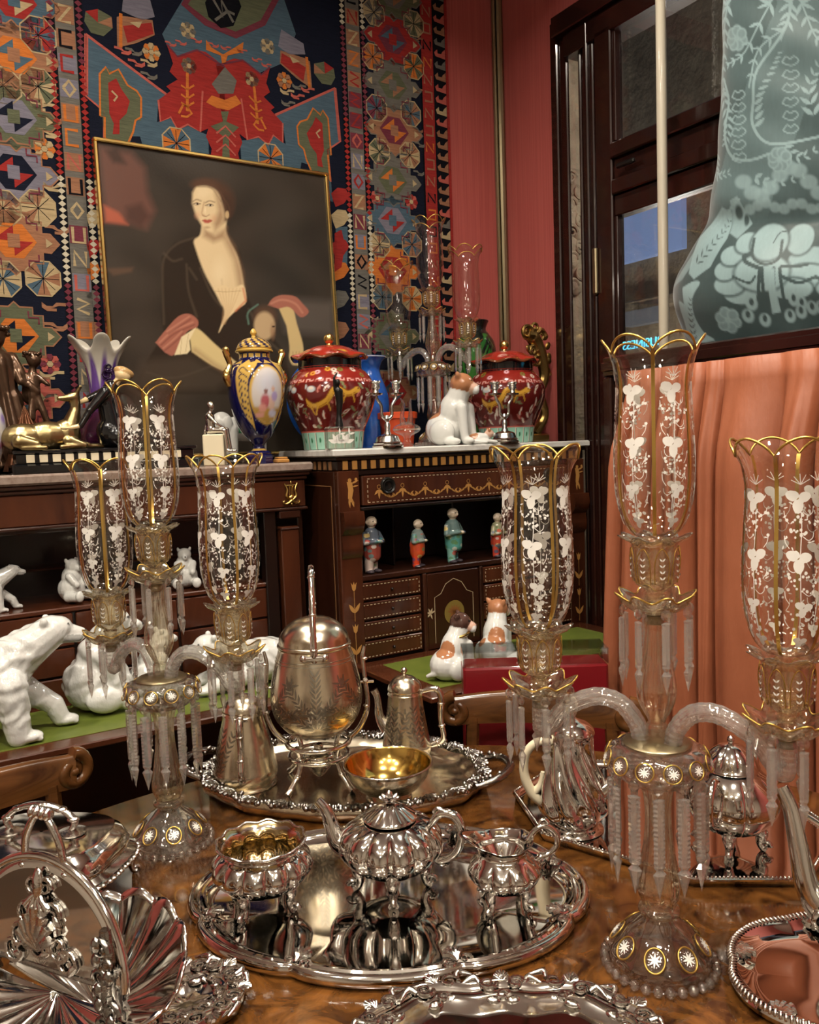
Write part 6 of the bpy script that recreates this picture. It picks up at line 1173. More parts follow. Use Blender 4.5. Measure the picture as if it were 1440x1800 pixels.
# ================================================================ silver on the table
def outline_oval(a, b, n, k): 
    th = np.arange(n)*TAU/n; r = k(th); return np.stack([a*r*np.cos(th), b*r*np.sin(th)], 1)
def offset_in(P, d):
    t = np.roll(P, -1, 0)-np.roll(P, 1, 0); t /= np.linalg.norm(t, axis=1)[:, None]; nn = np.stack([-t[:, 1], t[:, 0]], 1); return P+nn*d
def tray_mesh(P, prof, flat_z, inner=None):
    """P outline (n,2) ccw; prof [(inset, z)]; then a flat floor"""
    n = len(P); c = P.mean(0); b = B(); rings = []
    L_ = np.linalg.norm(P-c, axis=1)
    for d, z in prof: rings.append(np.hstack([c+(P-c)*(1-d/L_)[:, None], np.full((n, 1), z)]))
    for f in (.66, .33): q = rings[-1].copy() if f == .66 else q; rings.append(np.hstack([c+(rings[len(prof)-1][:, :2]-c)*f, np.full((n, 1), flat_z)]))
    V = np.vstack(rings+[np.array([[c[0], c[1], flat_z]])]); m = len(rings)
    Fc = [(i*n+j, i*n+(j+1) % n, (i+1)*n+(j+1) % n, (i+1)*n+j) for i in range(m-1) for j in range(n)]+[((m-1)*n+j, (m-1)*n+(j+1) % n, m*n) for j in range(n)]
    return V, Fc
def fan(c, ang, r, m=7, up=.004, tilt=0):
    """cast shell: ribbed fan pointing along ang"""
    out = B()
    for i in range(m):
        a = ang+(i-(m-1)/2)*1.9/m; l = r*(1-.12*abs(i-(m-1)/2)); p1 = (c[0]+l*math.cos(a), c[1]+l*math.sin(a), c[2]+up)
        out.add(*tube([c, ((c[0]+p1[0])/2, (c[1]+p1[1])/2, c[2]+up*1.2), p1], [r*.05, r*.12, r*.15], 6))
    return out
def merge(b, o, M=None):
    for V, C in zip(o.v, o.c): pass
    if o.v: b.add(np.concatenate(o.v), o.f, None, M)
def leg_mesh(h, r, s=1.):
    """cast scroll foot: knee leaf at the body, scroll at the table; x outward"""
    b = B(); b.add(*tube(spl([(r*.75, 0, h*1.25), (r*.98, 0, h*.95), (r*.92, 0, h*.5), (r*1.0, 0, h*.18), (r*1.12, 0, h*.10)], 5), [.0075*s, .0075*s, .0045*s, .004*s, .0055*s], 8))
    for a in (-.7, -.35, 0, .35, .7): b.add(*tube([(r*.98, 0, h*.8), (r*.96+.001, .010*s*math.sin(a), h*.8+.016*s*math.cos(a)), (r*.93, .017*s*math.sin(a), h*.8+.030*s*math.cos(a))], [.002*s, .0042*s, .001*s], 6))
    b.add(*spiral((r*1.1, 0, .006*s), .006*s, 1.2, .003*s)); return b.mesh('foot', 60)
def lobes(n, a, z0=-9, z1=9, sharp=.6):
    return lambda th, i, R, Z: (R*(1+a*(np.abs(np.cos(n*th/2))**sharp-.6)*np.clip((Z-z0)/.008, 0, 1)*np.clip((z1-Z)/.008, 0, 1)), Z)
GRP = 'silver tea service'
# ---------------------------------------------------------------- front tray with shaped rim
tc = (-.052, 1.200); 
def ktray(th): x = (th*8/TAU+.5) % 1-.5; return 1+.030*(1-(2*np.abs(x))**2)-.018*np.exp(-(x/.07)**2)*0-.012*np.exp(-((np.abs(x)-.5)/.05)**2)
P = outline_oval(.288, .213, 320, ktray)
t = thing('shaped_tray', 'oval silver tray with wavy moulded rim under the melon tea set', 'tray', (tc[0], tc[1], TZ), rad(-3))
V, Fc = tray_mesh(P, [(.006, 0), (.001, .006), (0, .011), (.002, .016), (.006, .019), (.010, .0185), (.0125, .0155), (.0165, .0145), (.019, .017), (.0225, .0165), (.0245, .013), (.032, .0085), (.040, .006)], .005); B().add(V, Fc).obj('tray_body', 'silver_plain', t, 50)
for k in range(8):
    th = TAU*(k+.5)/8; r = ktray(np.array([th]))[0]; c = np.array([.288*r*math.cos(th), .213*r*math.sin(th)]); d = -c/np.linalg.norm(c); p = c+d*.014; o = fan((p[0], p[1], .018), math.atan2(d[1], d[0]), .024, 5); merge(o, B().add(*spiral((p[0]+.012*d[1], p[1]-.012*d[0], .0185), .008, 1.2, .0028, plane='xy')).add(*spiral((p[0]-.012*d[1], p[1]+.012*d[0], .0185), .008, 1.2, .0028, plane='xy', flip=-1))); o.obj('cast_shell', 'silver_ornate', t)
TT = TZ+.0056
# ---------------------------------------------------------------- melon tea set
def melon(prof, n=12, a=.10, z0=.03, z1=.10, k=4): return L(prof, 144, k, lobes(n, a, z0, z1))
t = thing('melon_teapot', 'melon-shaped silver teapot with flower finial on the front tray', 'teapot', (-.045, 1.215, TT), rad(-14), GRP)
B().add(*melon([(0, .030), (.030, .031), (.055, .040), (.072, .058), (.076, .074), (.068, .092), (.050, .104), (.034, .109), (.033, .112)], 12, .12, .034, .108)).obj('body', 'silver', t, 50)
ld = B().add(*L([(.040, .110), (.041, .113), (.034, .118), (.020, .127), (.010, .131), (0, .132)], 96, 3, lobes(12, .10, .111, .13))).obj('lid', 'silver', t, 50)
bb = B()
for k in range(7): a = TAU*k/7; bb.add(*ell((.009*math.cos(a), .009*math.sin(a), .139), (.008, .004, .003), Rz(a)@Ry(-.6), 8, 6))
bb.add(*ell((0, 0, .144), (.006, .006, .008), None, 10, 8)).obj('flower_finial', 'silver_ornate', ld)
B().add(*tube(spl([(-.058, 0, .060), (-.082, 0, .066), (-.092, 0, .088), (-.100, 0, .112), (-.114, 0, .128)], 6), [.020, .016, .012, .0095, .008], 14)).obj('spout', 'silver', t, 60)
B().add(*tube(spl([(.058, 0, .100), (.078, 0, .122), (.100, 0, .118), (.108, 0, .092), (.098, 0, .064), (.076, 0, .050), (.064, 0, .052)], 7), [.005, .0065, .0075, .0065, .006, .0055, .004], 10)).add(*spiral((.074, 0, .121), .010, 1.3, .0035)).add(*spiral((.078, 0, .05), .009, 1.2, .003, flip=-1)).obj('handle', 'silver', t, 60)
lm = leg_mesh(.038, .052, 1.5)
for k in range(4): link('foot', lm, 'silver_ornate', t, None, PI/4+k*PI/2-.5)
def wavy(n, a, z0): return lambda th, i, R, Z: (R*(1+.10*(np.abs(np.cos(6*th))**.6-.6)*np.clip((Z-.030)/.008, 0, 1)*np.clip((z0-Z)/.006, 0, 1))*(1+a*np.cos(n*th)*np.clip((Z-z0)/.004, 0, 1)), Z+.0014*np.cos(n*th)*np.clip((Z-z0)/.004, 0, 1))
t = thing('sugar_bowl', 'open melon-shaped silver sugar bowl at the left of the front tray', 'bowl', (-.232, 1.180, TT), 0, GRP)
B().add(*L([(0, .026), (.028, .027), (.052, .036), (.068, .052), (.071, .066), (.062, .080), (.054, .086), (.056, .092), (.062, .097), (.064, .099)], 144, 4, wavy(12, .018, .087))).obj('body', 'silver', t, 50)
B().add(*L([(.0635, .0985), (.058, .094), (.052, .086), (.050, .078), (.056, .064), (.052, .05), (.03, .038), (0, .036)], 96, 3, wavy(12, .018, .087))).obj('gilt_lining', 'gilt_pale', t, 60)
B().add(*tube([((.0635*(1+.018*math.cos(12*a)))*math.cos(a), (.0635*(1+.018*math.cos(12*a)))*math.sin(a), .0985+.0014*math.cos(12*a)) for a in np.linspace(0, TAU, 97)[:-1]], .0024, 8, True)).obj('rim', 'silver_ornate', t, 180)
lm = leg_mesh(.034, .048, 1.3)
for k in range(4): link('foot', lm, 'silver_ornate', t, None, PI/4+k*PI/2+.35)
t = thing('cream_jug', 'small silver cream jug with loop handle on the front tray', 'jug', (.118, 1.160, TT), rad(6), GRP)
def lip(th, i, R, Z): k = np.clip((Z-.072)/.03, 0, 1); f = np.exp(-((th-PI)/.55)**2); g = np.clip((Z-.028)/.006, 0, 1)*np.clip((.072-Z)/.006, 0, 1); return R*(1+.10*g*(np.abs(np.cos(5*th))**.6-.6))*(1+.55*k*f+.02*k*np.cos(10*th)), Z+.012*k*f-.006*k*np.sin(th)**2
B().add(*L([(0, .024), (.022, .025), (.040, .034), (.050, .048), (.050, .058), (.040, .071), (.033, .078), (.034, .088), (.040, .096), (.043, .099), (.040, .098), (.031, .088), (.028, .078), (0, .05)], 120, 3, lip)).obj('body', 'silver', t, 50)
B().add(*tube(spl([(.036, 0, .094), (.046, 0, .106), (.060, 0, .112), (.076, 0, .100), (.078, 0, .082), (.066, 0, .070), (.052, 0, .066), (.046, 0, .060)], 7), [.004, .0042, .0045, .0045, .0042, .004, .0035], 10)).add(*spiral((.058, 0, .115), .008, 1.2, .003)).obj('handle', 'silver', t, 60)
lm = leg_mesh(.032, .036, 1.1)
for k in range(4): link('foot', lm, 'silver_ornate', t, None, PI/4+k*PI/2)
# ---------------------------------------------------------------- large tray with grape border
bc = (-.150, 1.650); BR_ = rad(-9)
t = thing('grape_tray', 'large oval silver tray with cast grape border and handles', 'tray', (bc[0], bc[1], TZ), BR_)
def kgr(th): return 1+.010*np.cos(12*th)+.006*np.cos(24*th)
P = outline_oval(.292, .205, 240, kgr); V, Fc = tray_mesh(P, [(.012, 0), (.002, .010), (0, .020), (.004, .026), (.012, .026), (.022, .021), (.034, .018), (.042, .010), (.05, .006)], .005); B().add(V, Fc).obj('tray_body', 'silver_brushed', t, 50)
bb = B(); r = random.Random(9)
for i in range(150):
    th = TAU*i/150+r.uniform(-.01, .01); k = kgr(th); base = np.array([.292*k*math.cos(th), .205*k*math.sin(th)]); d = base/np.linalg.norm(base); p = base-d*.012
    if i % 6 < 4:
        for q in range(4): pp = p+d*r.uniform(-.012, .010)+np.array([-d[1], d[0]])*r.uniform(-.006, .006); bb.add(*ell((pp[0], pp[1], .0245+r.uniform(-.002, .004)), r.uniform(.0035, .0055), None, 7, 5))
    else: o = fan((p[0]-d[0]*.014, p[1]-d[1]*.014, .022), math.atan2(d[1], d[0]), .028, 5, .006); merge(bb, o)
bb.obj('grape_border', 'silver_dark', t, 60)['kind'] = 'stuff'
for s in (-1, 1):
    bb = B().add(*tube(spl([(s*.272, -.070, .022), (s*.312, -.055, .032), (s*.334, 0, .036), (s*.312, .055, .032), (s*.272, .070, .022)], 8), [.007, .008, .009, .008, .007], 10))
    for i in range(40): a = -1+2*i/39; x = s*(.272+.062*(1-a*a)**.6); bb.add(*ell((x+r.uniform(-.005, .005), .07*a, .030+r.uniform(0, .008)), .0052, None, 7, 5))
    bb.obj('handle', 'silver_dark', t, 60)
BT = TZ+.0056
# ---------------------------------------------------------------- egg-shaped kettle on bamboo stand
kc = (-.196, 1.625)
t = thing('spirit_kettle', 'tall egg-shaped silver kettle hung on a bamboo-legged stand', 'kettle', (kc[0], kc[1], BT), rad(6), 'bamboo pattern silver set')
KP = [(0, .098), (.030, .099), (.058, .110), (.080, .135), (.0895, .168), (.088, .20), (.080, .24), (.072, .268), (.0705, .276), (.0725, .279), (.0715, .283), (.069, .285)]; KPs = [tuple(p) for p in spl(KP, 5)]; B().add(*lathe(KPs, 72)).obj('body', 'silver_brushed', t, 60)
ld = B().add(*L([(.0695, .285), (.066, .300), (.054, .316), (.036, .328), (.016, .334), (0, .335)], 64, 4)).obj('lid', 'silver_brushed', t, 60); B().add(*tube([(0, 0, .334), (0, 0, .345)], .003, 8)).add(*ell((0, 0, .35), (.008, .008, .006), None, 12, 8)).obj('finial', 'silver', ld)
krf = prof_fn(KPs); bb = B(); r = random.Random(3)
for th0 in (-PI/2, -PI/2+1.25, -PI/2-1.25, PI/2):
    Pl = []
    for st in range(5):
        a0_ = PI/2+(st-2)*.42; x, z = 0, .125
        for q in range(11):
            x += .0095*math.cos(a0_); z += .0105*math.sin(a0_)*(.95); a0_ += (st-2)*.03
            if z > .245: break
            for s in (-1, 1): Pl.append(leaf((x, z), a0_+s*.6, .017+.004*r.random(), .0042, 8))
    decal(bb, krf, th0, Pl, .0004)
for z in (.252, .258): bb.add(*tube([(krf(z)*math.cos(a)*1.004, krf(z)*math.sin(a)*1.004, z) for a in np.linspace(0, TAU, 49)[:-1]], .0006, 4, True))
bb.obj('engraved_foliage', 'silver_engraved', t, 180)
hp = spl([(0, -.074, .262), (0, -.078, .285), (0, -.066, .33), (0, -.045, .385), (0, -.012, .425), (0, .02, .425), (0, .045, .385), (0, .066, .33), (0, .078, .285), (0, .074, .262)], 6); hb = B().add(*tube(hp, [.0055, .0065, .006, .006, .0065, .006, .006, .0065, .0055], 10))
for i in (6, 14, 22, 32, 40, 48): hb.add(*ell(hp[i], (.008, .008, .004), Vector((0, 0, 1)).rotation_difference(Vector(hp[i+1]-hp[i-1])).to_matrix(), 10, 6))
for s in (-1, 1): hb.add(*tube([(-.02, s*.077, .270), (.02, s*.077, .270)], .006, 8)).add(*ell((-.02, s*.077, .27), .0075, None, 8, 6)).add(*ell((.02, s*.077, .27), .0075, None, 8, 6))
hb.obj('bail_handle', 'silver', t, 60)
# stand
sd = B().add(*tube([(.062*math.cos(a), .062*math.sin(a), .085) for a in np.linspace(0, TAU, 41)[:-1]], .005, 8, True)).add(*tube([(.058*math.cos(a), .058*math.sin(a), .058) for a in np.linspace(0, TAU, 41)[:-1]], .004, 8, True)).obj('stand_ring', 'silver', t, 60)
for s in (-1, 1):
    bb = B().add(*tube(spl([(s*.060, 0, .085), (s*.085, 0, .11), (s*.100, 0, .15), (s*.097, 0, .20), (s*.094, 0, .245), (s*.098, 0, .270)], 6), [.005, .0055, .005, .0045, .0045, .003], 10)).add(*tube([(s*.080, 0, .198), (s*.114, 0, .198)], .0032, 8)).add(*tube([(s*.097, -.012, .206), (s*.097, .012, .206)], .004, 8))
    for z in (.15, .20, .245): bb.add(*ell((s*.0975, 0, z), (.0068, .0068, .004), None, 8, 6))
    bb.obj('pivot_arm', 'silver', t, 60)
for k in range(4):
    a = PI/4+k*PI/2; u_ = np.array([math.cos(a), math.sin(a), 0]); pts = spl([tuple(u_*r_+np.array([0, 0, z])) for r_, z in ((.060, .09), (.050, .062), (.058, .035), (.078, .012), (.088, .004))], 6); bb = B().add(*tube(pts, [.0045, .0055, .005, .006, .007], 10))
    for i in (6, 13, 18): bb.add(*ell(pts[i], (.0075, .0075, .0045), None, 8, 6))
    bb.add(*tube(spl([tuple(u_*.054+np.array([0, 0, .05])), tuple(u_*.02+np.array([0, 0, .056])), (0, 0, .058)], 5), .003, 8)); bb.obj('leg', 'silver', t, 60)
B().add(*L([(0, .012), (.008, .016), (.020, .030), (.030, .045), (.032, .058), (.020, .064), (.010, .068), (.009, .078), (0, .079)], 40, 4)).obj('burner', 'silver', t, 60)
# ---------------------------------------------------------------- coffee pots of the bamboo set
def bamboo_pot(label, loc, rz, h, rb, rt_, spout):
    t = thing('bamboo_pot', label, 'coffee pot', loc, rz, 'bamboo pattern silver set'); pr = [(0, 0), (rb*.92, 0), (rb*.94, .004), (rb*.90, .007), (rb, .018), (rb*1.03, .03), (rb*.98, h*.3), (rb*.82, h*.62), (rt_*1.04, h*.93), (rt_*1.08, h*.95), (rt_*1.04, h*.97), (rt_, h)]
    ps = [tuple(p) for p in spl(pr, 4)]; B().add(*lathe(ps, 56)).obj('body', 'silver_brushed', t, 45); rf = prof_fn(ps)
    l = B().add(*L([(rt_*1.06, h), (rt_*1.06, h+.004), (rt_*.92, h+.016), (rt_*.55, h+.028), (.004, h+.032), (.004, h+.037)], 40, 3)).obj('lid', 'silver_brushed', t, 50); B().add(*ell((0, 0, h+.042), .0068, None, 12, 8)).obj('ball_finial', 'silver', l)
    hp = spl([(rt_*.9, 0, h*.97), (rt_+.030, 0, h*1.02), (rt_+.042, 0, h*.9), (rt_+.040, 0, h*.6), (rb+.028, 0, h*.32), (rb+.004, 0, h*.22), (rb*.9, 0, h*.24)], 6); bb = B().add(*tube(hp, [.0045, .0065, .007, .006, .006, .0065, .004], 10))
    for i in (7, 14, 20, 27): bb.add(*ell(hp[i], (.0085, .0085, .0045), Vector((0, 0, 1)).rotation_difference(Vector(hp[i+1]-hp[i-1])).to_matrix(), 10, 6))
    bb.add(*tube([(rt_*1.0, -.012, h*.94), (rt_*1.0, .012, h*.94)], .005, 8)).obj('bamboo_handle', 'silver', t, 60)
    if spout: B().add(*tube(spl([(-rb*.8, 0, h*.45), (-rt_-.022, 0, h*.62), (-rt_-.026, 0, h*.9), (-rt_-.032, 0, h*1.0)], 6), [.016, .010, .0075, .0085], 12)).obj('spout', 'silver', t, 60)
    bb = B(); P = []; r = random.Random(int(h*1e4))
    for a0_ in (1.2, 1.6, 1.95):
        x, z = 0, h*.2
        for q in range(8):
            x += .008*math.cos(a0_); z += h*.07*math.sin(a0_)
            if z < h*.85: P += [leaf((x, z), a0_+s*.7, .015, .004, 8) for s in (-1, 1)]
    for th0 in (-2.0, -.9, 2.0): decal(bb, rf, th0, P, .0004)
    bb.obj('engraved_foliage', 'silver_engraved', t, 180); return t
q = atz(716, 1338, BT); bamboo_pot('slim silver coffee pot with ball finial standing behind the gilt bowl', (q[0], q[1]+.01, BT), rad(-8), .150, .050, .034, True)
q = atz(432, 1380, BT); bamboo_pot('plain silver pot seen from its handle side, left of the kettle', (q[0], q[1]+.01, BT), rad(-84), .150, .062, .038, True)
q = atz(668, 1395, BT); t = thing('gilt_bowl', 'round silver bowl with bright gilt inside before the kettle', 'bowl', (q[0]+.018, q[1]-.014, BT), 0, 'bamboo pattern silver set')
B().add(*L([(0, 0), (.040, 0), (.042, .004), (.038, .008), (.058, .022), (.074, .042), (.080, .058), (.0815, .062), (.084, .064), (.0835, .067)], 72, 3)).obj('bowl_body', 'silver_brushed', t, 50); B().add(*L([(.0835, .067), (.080, .0665), (.077, .058), (.070, .043), (.055, .026), (.03, .014), (0, .012)], 72, 3)).obj('gilt_lining', 'gilt_inside', t, 60)
B().add(*tube([(.0835*math.cos(a), .0835*math.sin(a), .0665) for a in np.linspace(0, TAU, 65)[:-1]], .0018, 6, True)).obj('rim', 'silver', t, 180)
# ---------------------------------------------------------------- octagonal tray at right
oc = np.array((.430, 1.430)); hp_ = [(9, .237), (51, .205), (86, .236), (141, .262), (189, .237), (231, .200), (266, .236), (321, .262)]; OV = []
for i in range(8):
    (a, d), (b_, e) = hp_[i], hp_[(i+1) % 8]; a, b_ = rad(a), rad(b_); OV.append(np.linalg.solve(np.array([[math.cos(a), math.sin(a)], [math.cos(b_), math.sin(b_)]]), np.array([d, e])))
OV = np.array(OV); PO = np.concatenate([OV[i]+(OV[(i+1) % 8]-OV[i])*np.linspace(0, 1, 12, endpoint=False)[:, None] for i in range(8)])
t = thing('octagonal_tray', 'octagonal silver tray with beaded edge behind the right candelabrum', 'tray', (oc[0], oc[1], TZ), 0)
V, Fc = tray_mesh(PO, [(.006, 0), (0, .010), (0, .013), (.004, .0145), (.009, .012), (.014, .006)], .005); B().add(V, Fc).obj('tray_body', 'silver_plain', t, 25)
bb = B()
for i in range(8):
    a, b_ = OV[i], OV[(i+1) % 8]; n = int(np.linalg.norm(b_-a)/.0058)
    for k in range(n): p = a+(b_-a)*(k+.5)/n; p = p*(1-.004/np.linalg.norm(p)); bb.add(*ell((p[0], p[1], .0148), .0024, None, 5, 4))
bb.obj('bead_edge', 'silver_ornate', t, 180)['kind'] = 'stuff'
OT = TZ+.0056
q = atz(1012, 1462, OT); t = thing('swirl_coffee_pot', 'swirl-fluted silver coffee pot with ivory handle on the octagonal tray', 'coffee pot', (q[0], q[1]+.015, OT), rad(-6))
def swirl(th, i, R, Z): k = np.clip((Z-.012)/.015, 0, 1)*np.clip((.165-Z)/.012, 0, 1); return R*(1+.085*k*np.cos(9*(th+Z*9))), Z
B().add(*L([(0, 0), (.046, 0), (.048, .004), (.040, .010), (.044, .018), (.055, .035), (.057, .055), (.050, .085), (.040, .115), (.034, .14), (.034, .158), (.038, .168), (.036, .172)], 120, 5, swirl)).obj('body', 'silver', t, 60)
l = B().add(*L([(.038, .168), (.036, .175), (.026, .184), (.012, .190), (.006, .194), (0, .195)], 72, 4, swirl)).obj('lid', 'silver', t, 60); B().add(*L([(0, .194), (.006, .196), (.0105, .208), (.010, .220), (.005, .230), (0, .231)], 24, 4)).obj('ivory_finial', 'ivory', l)
B().add(*tube(spl([(-.034, 0, .150), (-.058, 0, .150), (-.078, 0, .130), (-.082, 0, .095), (-.070, 0, .062), (-.052, 0, .045), (-.044, 0, .05)], 7), [.006, .0075, .0075, .008, .009, .009, .006], 12)).add(*tube(spl([(-.068, 0, .06), (-.055, 0, .075), (-.050, 0, .098)], 5), [.008, .006, .004], 10)).obj('ivory_handle', 'ivory', t, 60)
B().add(*tube(spl([(.045, 0, .060), (.070, 0, .085), (.076, 0, .12), (.090, 0, .155), (.100, 0, .16)], 6), [.018, .012, .009, .008, .009], 12)).obj('spout', 'silver', t, 60)
q = atz(1290, 1492, OT); t = thing('melon_pot', 'round melon-panelled silver pot on scroll feet, octagonal tray', 'teapot', (q[0], q[1]+.01, OT), rad(20))
B().add(*L([(0, .026), (.025, .027), (.052, .040), (.068, .062), (.071, .084), (.064, .106), (.050, .122), (.040, .130), (.042, .134)], 144, 4, lobes(8, .06, .03, .128, .25))).obj('body', 'silver', t, 50)
l = B().add(*L([(.044, .134), (.040, .140), (.032, .154), (.018, .166), (.006, .170), (0, .171)], 96, 4, lobes(8, .08, .136, .17, .3))).obj('lid', 'silver', t, 50); B().add(*ell((0, 0, .176), (.006, .006, .007), None, 10, 8)).obj('finial', 'silver', l)
B().add(*tube(spl([(-.045, -.03, .115), (-.07, -.045, .135), (-.09, -.058, .115), (-.088, -.056, .08), (-.062, -.04, .062)], 6), [.005, .006, .006, .005], 10)).obj('handle', 'silver', t, 60)
B().add(*tube(spl([(.055, .03, .07), (.082, .045, .085), (.092, .05, .115), (.106, .058, .14)], 6), [.016, .011, .008, .008], 12)).obj('spout', 'silver', t, 60)
lm = leg_mesh(.030, .046, 1.4)
for k in range(4): link('foot', lm, 'silver_ornate', t, None, PI/4+k*PI/2)
# ---------------------------------------------------------------- gadrooned tray and tall pot at the right edge
t = thing('gadroon_tray', 'silver salver with gadrooned rim and shell at the lower right', 'tray', (.522, .962, TZ), 0)
def kga(th): x = (th*6/TAU+.25) % 1-.5; return 1+.05*(1-(2*np.abs(x))**2)
P = outline_oval(.150, .125, 240, kga); V, Fc = tray_mesh(P, [(.004, .004), (0, .012), (.003, .018), (.008, .019), (.012, .015), (.022, .008), (.034, .006)], .005); B().add(V, Fc).obj('tray_body', 'silver_plain', t, 50)
bb = B(); Pn = np.vstack([P, P[:1]]); sl = np.concatenate([[0], np.cumsum(np.linalg.norm(np.diff(Pn, axis=0), axis=1))]); m = 150
for i in range(m):
    s = sl[-1]*i/m; p = np.array([np.interp(s, sl, Pn[:, 0]), np.interp(s, sl, Pn[:, 1])]); d = p/np.linalg.norm(p); e = np.array([-d[1], d[0]])*.003; bb.add(*tube([(p[0]-d[0]*.010-e[0], p[1]-d[1]*.010-e[1], .0185), (p[0]-d[0]*.004, p[1]-d[1]*.004, .0215), (p[0]+d[0]*.001+e[0], p[1]+d[1]*.001+e[1], .0165)], [.0015, .0024, .0015], 5))
bb.obj('gadroon_rim', 'silver', t, 180)['kind'] = 'stuff'
for th in (rad(150), rad(30), rad(-90), rad(-30), rad(90), rad(210)): r = kga(np.array([th]))[0]; c = np.array([.15*r*math.cos(th), .125*r*math.sin(th)]); d = -c/np.linalg.norm(c); fan((c[0]+d[0]*.004, c[1]+d[1]*.004, .0185), math.atan2(d[1], d[0]), .030, 7, -.004).obj('shell', 'silver_ornate', t)
q = (.546, .975, TZ+.0056); t = thing('tall_spouted_pot', 'tall silver pot with long straight spout cut by the right edge', 'coffee pot', q, 0)
B().add(*L([(0, 0), (.040, 0), (.042, .006), (.030, .014), (.046, .03), (.066, .06), (.068, .085), (.056, .115), (.044, .15), (.042, .20), (.046, .23), (.044, .236)], 64, 5)).obj('body', 'silver', t, 60)
l = B().add(*L([(.047, .234), (.046, .240), (.034, .256), (.012, .268), (0, .270)], 48, 4)).obj('lid', 'silver', t, 60); B().add(*ell((0, 0, .277), .008, None, 12, 8)).obj('finial', 'silver', l)
B().add(*tube(spl([(-.045, .012, .062), (-.070, .022, .10), (-.078, .030, .15), (-.084, .038, .195), (-.094, .046, .222)], 6), [.022, .015, .0125, .0105, .010], 14)).add(*spiral((-.062, .0, .070), .016, 1.3, .005)).add(*spiral((-.058, -.02, .05), .018, 1.3, .005, flip=-1)).obj('spout', 'silver', t, 60)
B().add(*tube(spl([(.04, -.01, .21), (.085, -.02, .22), (.105, -.025, .17), (.095, -.02, .10), (.06, -.014, .07)], 6), .007, 10)).obj('handle', 'silver', t, 60)
# ---------------------------------------------------------------- ornate trays cut by the lower edge
def ornate_tray(name, label, loc, rz, a, b, k, n_orn, seed):
    t = thing(name, label, 'tray', loc, rz, 'ornate scroll-bordered trays'); P = outline_oval(a, b, 280, k); V, Fc = tray_mesh(P, [(.004, .004), (0, .014), (.004, .020), (.010, .020), (.016, .015), (.024, .017), (.032, .014), (.044, .007), (.052, .006)], .005); B().add(V, Fc).obj('tray_body', 'silver', t, 50); r = random.Random(seed); bb = B()
    for i in range(n_orn):
        th = TAU*(i+.5)/n_orn; kk = k(np.array([th]))[0]; c = np.array([a*kk*math.cos(th), b*kk*math.sin(th)]); d = -c/np.linalg.norm(c); e = np.array([-d[1], d[0]])
        merge(bb, fan((c[0]+d[0]*.010, c[1]+d[1]*.010, .018), math.atan2(-d[1], -d[0]), .018, 7, .002))
        for s in (-1, 1):
            p = c+d*.014+e*s*.017; bb.add(*spiral((p[0], p[1], .0195), .011, 1.4, .0036, plane='xy', flip=s)); bb.add(*tube(spl([(p[0]+e[0]*s*.01, p[1]+e[1]*s*.01, .019), (c[0]+e[0]*s*.034+d[0]*.006, c[1]+e[1]*s*.034+d[1]*.006, .021), (c[0]+e[0]*s*.05+d[0]*.016, c[1]+e[1]*s*.05+d[1]*.016, .018)], 5), [.003, .0045, .0015], 7)); p = c+d*.034+e*s*.012; bb.add(*ell((p[0], p[1], .012), (.010, .006, .004), Rz(math.atan2(e[1], e[0])), 10, 6))
        p = c+d*.030; bb.add(*spiral((p[0], p[1], .015), .008, 1.2, .003, plane='xy'))
    bb.obj('scroll_border', 'silver_ornate', t, 60); return t
ornate_tray('scroll_tray', 'ornate silver tray with scrolled border at the bottom centre', (.086, .815, TZ), rad(-2), .190, .170, lambda th: 1+.06*np.cos(4*th)*-1+.022*np.cos(12*th), 14, 4)
ornate_tray('scroll_dish', 'ornate scrolled silver dish at the bottom left beside the fluted box', (-.290, .966, TZ), rad(30), .074, .066, lambda th: 1+.03*np.cos(7*th), 7, 6)
# ---------------------------------------------------------------- covered entree dish at left
t = thing('covered_dish', 'silver covered dish with domed panelled lid and loop handle', 'serving dish', (-.575, 1.235, TZ), rad(-8)); t.scale = (1, 1, .74)
def sq(p): return lambda th: 1/((np.abs(np.cos(th))**p+np.abs(np.sin(th))**p)**(1/p))
PD = outline_oval(.128, .100, 160, sq(3.2))
def ringset(rs):
    V = np.vstack([np.hstack([PD*s, np.full((160, 1), z)]) for s, z in rs]); m = len(rs); return V, [(i*160+j, i*160+(j+1) % 160, (i+1)*160+(j+1) % 160, (i+1)*160+j) for i in range(m-1) for j in range(160)]
B().add(*ringset([(.05, .030), (.6, .030), (.85, .042), (.93, .060), (1.02, .068), (1.04, .071), (1.0, .074), (.9, .072)])).obj('dish_body', 'silver', t, 50)
ld = B().add(*ringset([(1.0, .074), (1.01, .078), (.93, .086), (.94, .100), (.86, .122), (.80, .128), (.78, .134), (.5, .138), (.02, .140)])).obj('lid', 'silver', t, 40)
bb = B()
for i in range(64): p = PD[int(i*2.5)]*1.03; bb.add(*ell((p[0], p[1], .072), (.005, .005, .004), None, 6, 5))
bb.obj('gadroon_edge', 'silver_ornate', t, 180)['kind'] = 'stuff'
hh = spl([(-.05, 0, .146), (-.055, 0, .165), (-.035, 0, .188), (0, 0, .196), (.035, 0, .188), (.055, 0, .165), (.05, 0, .146)], 7); bb = B().add(*tube(hh, [.005, .006, .0055, .008, .0055, .006, .005], 10))
for i in (8, 14, 21, 28, 34): bb.add(*ell(hh[i], (.010, .008, .006), None, 10, 6))
for s in (-1, 1): bb.add(*L([(.020, .139), (.021, .143), (.010, .147), (0, .148)], 24), M=T(s*.05, 0, 0))
bb.obj('loop_handle', 'silver_ornate', ld, 60)
lm = leg_mesh(.044, .03, 1.2)
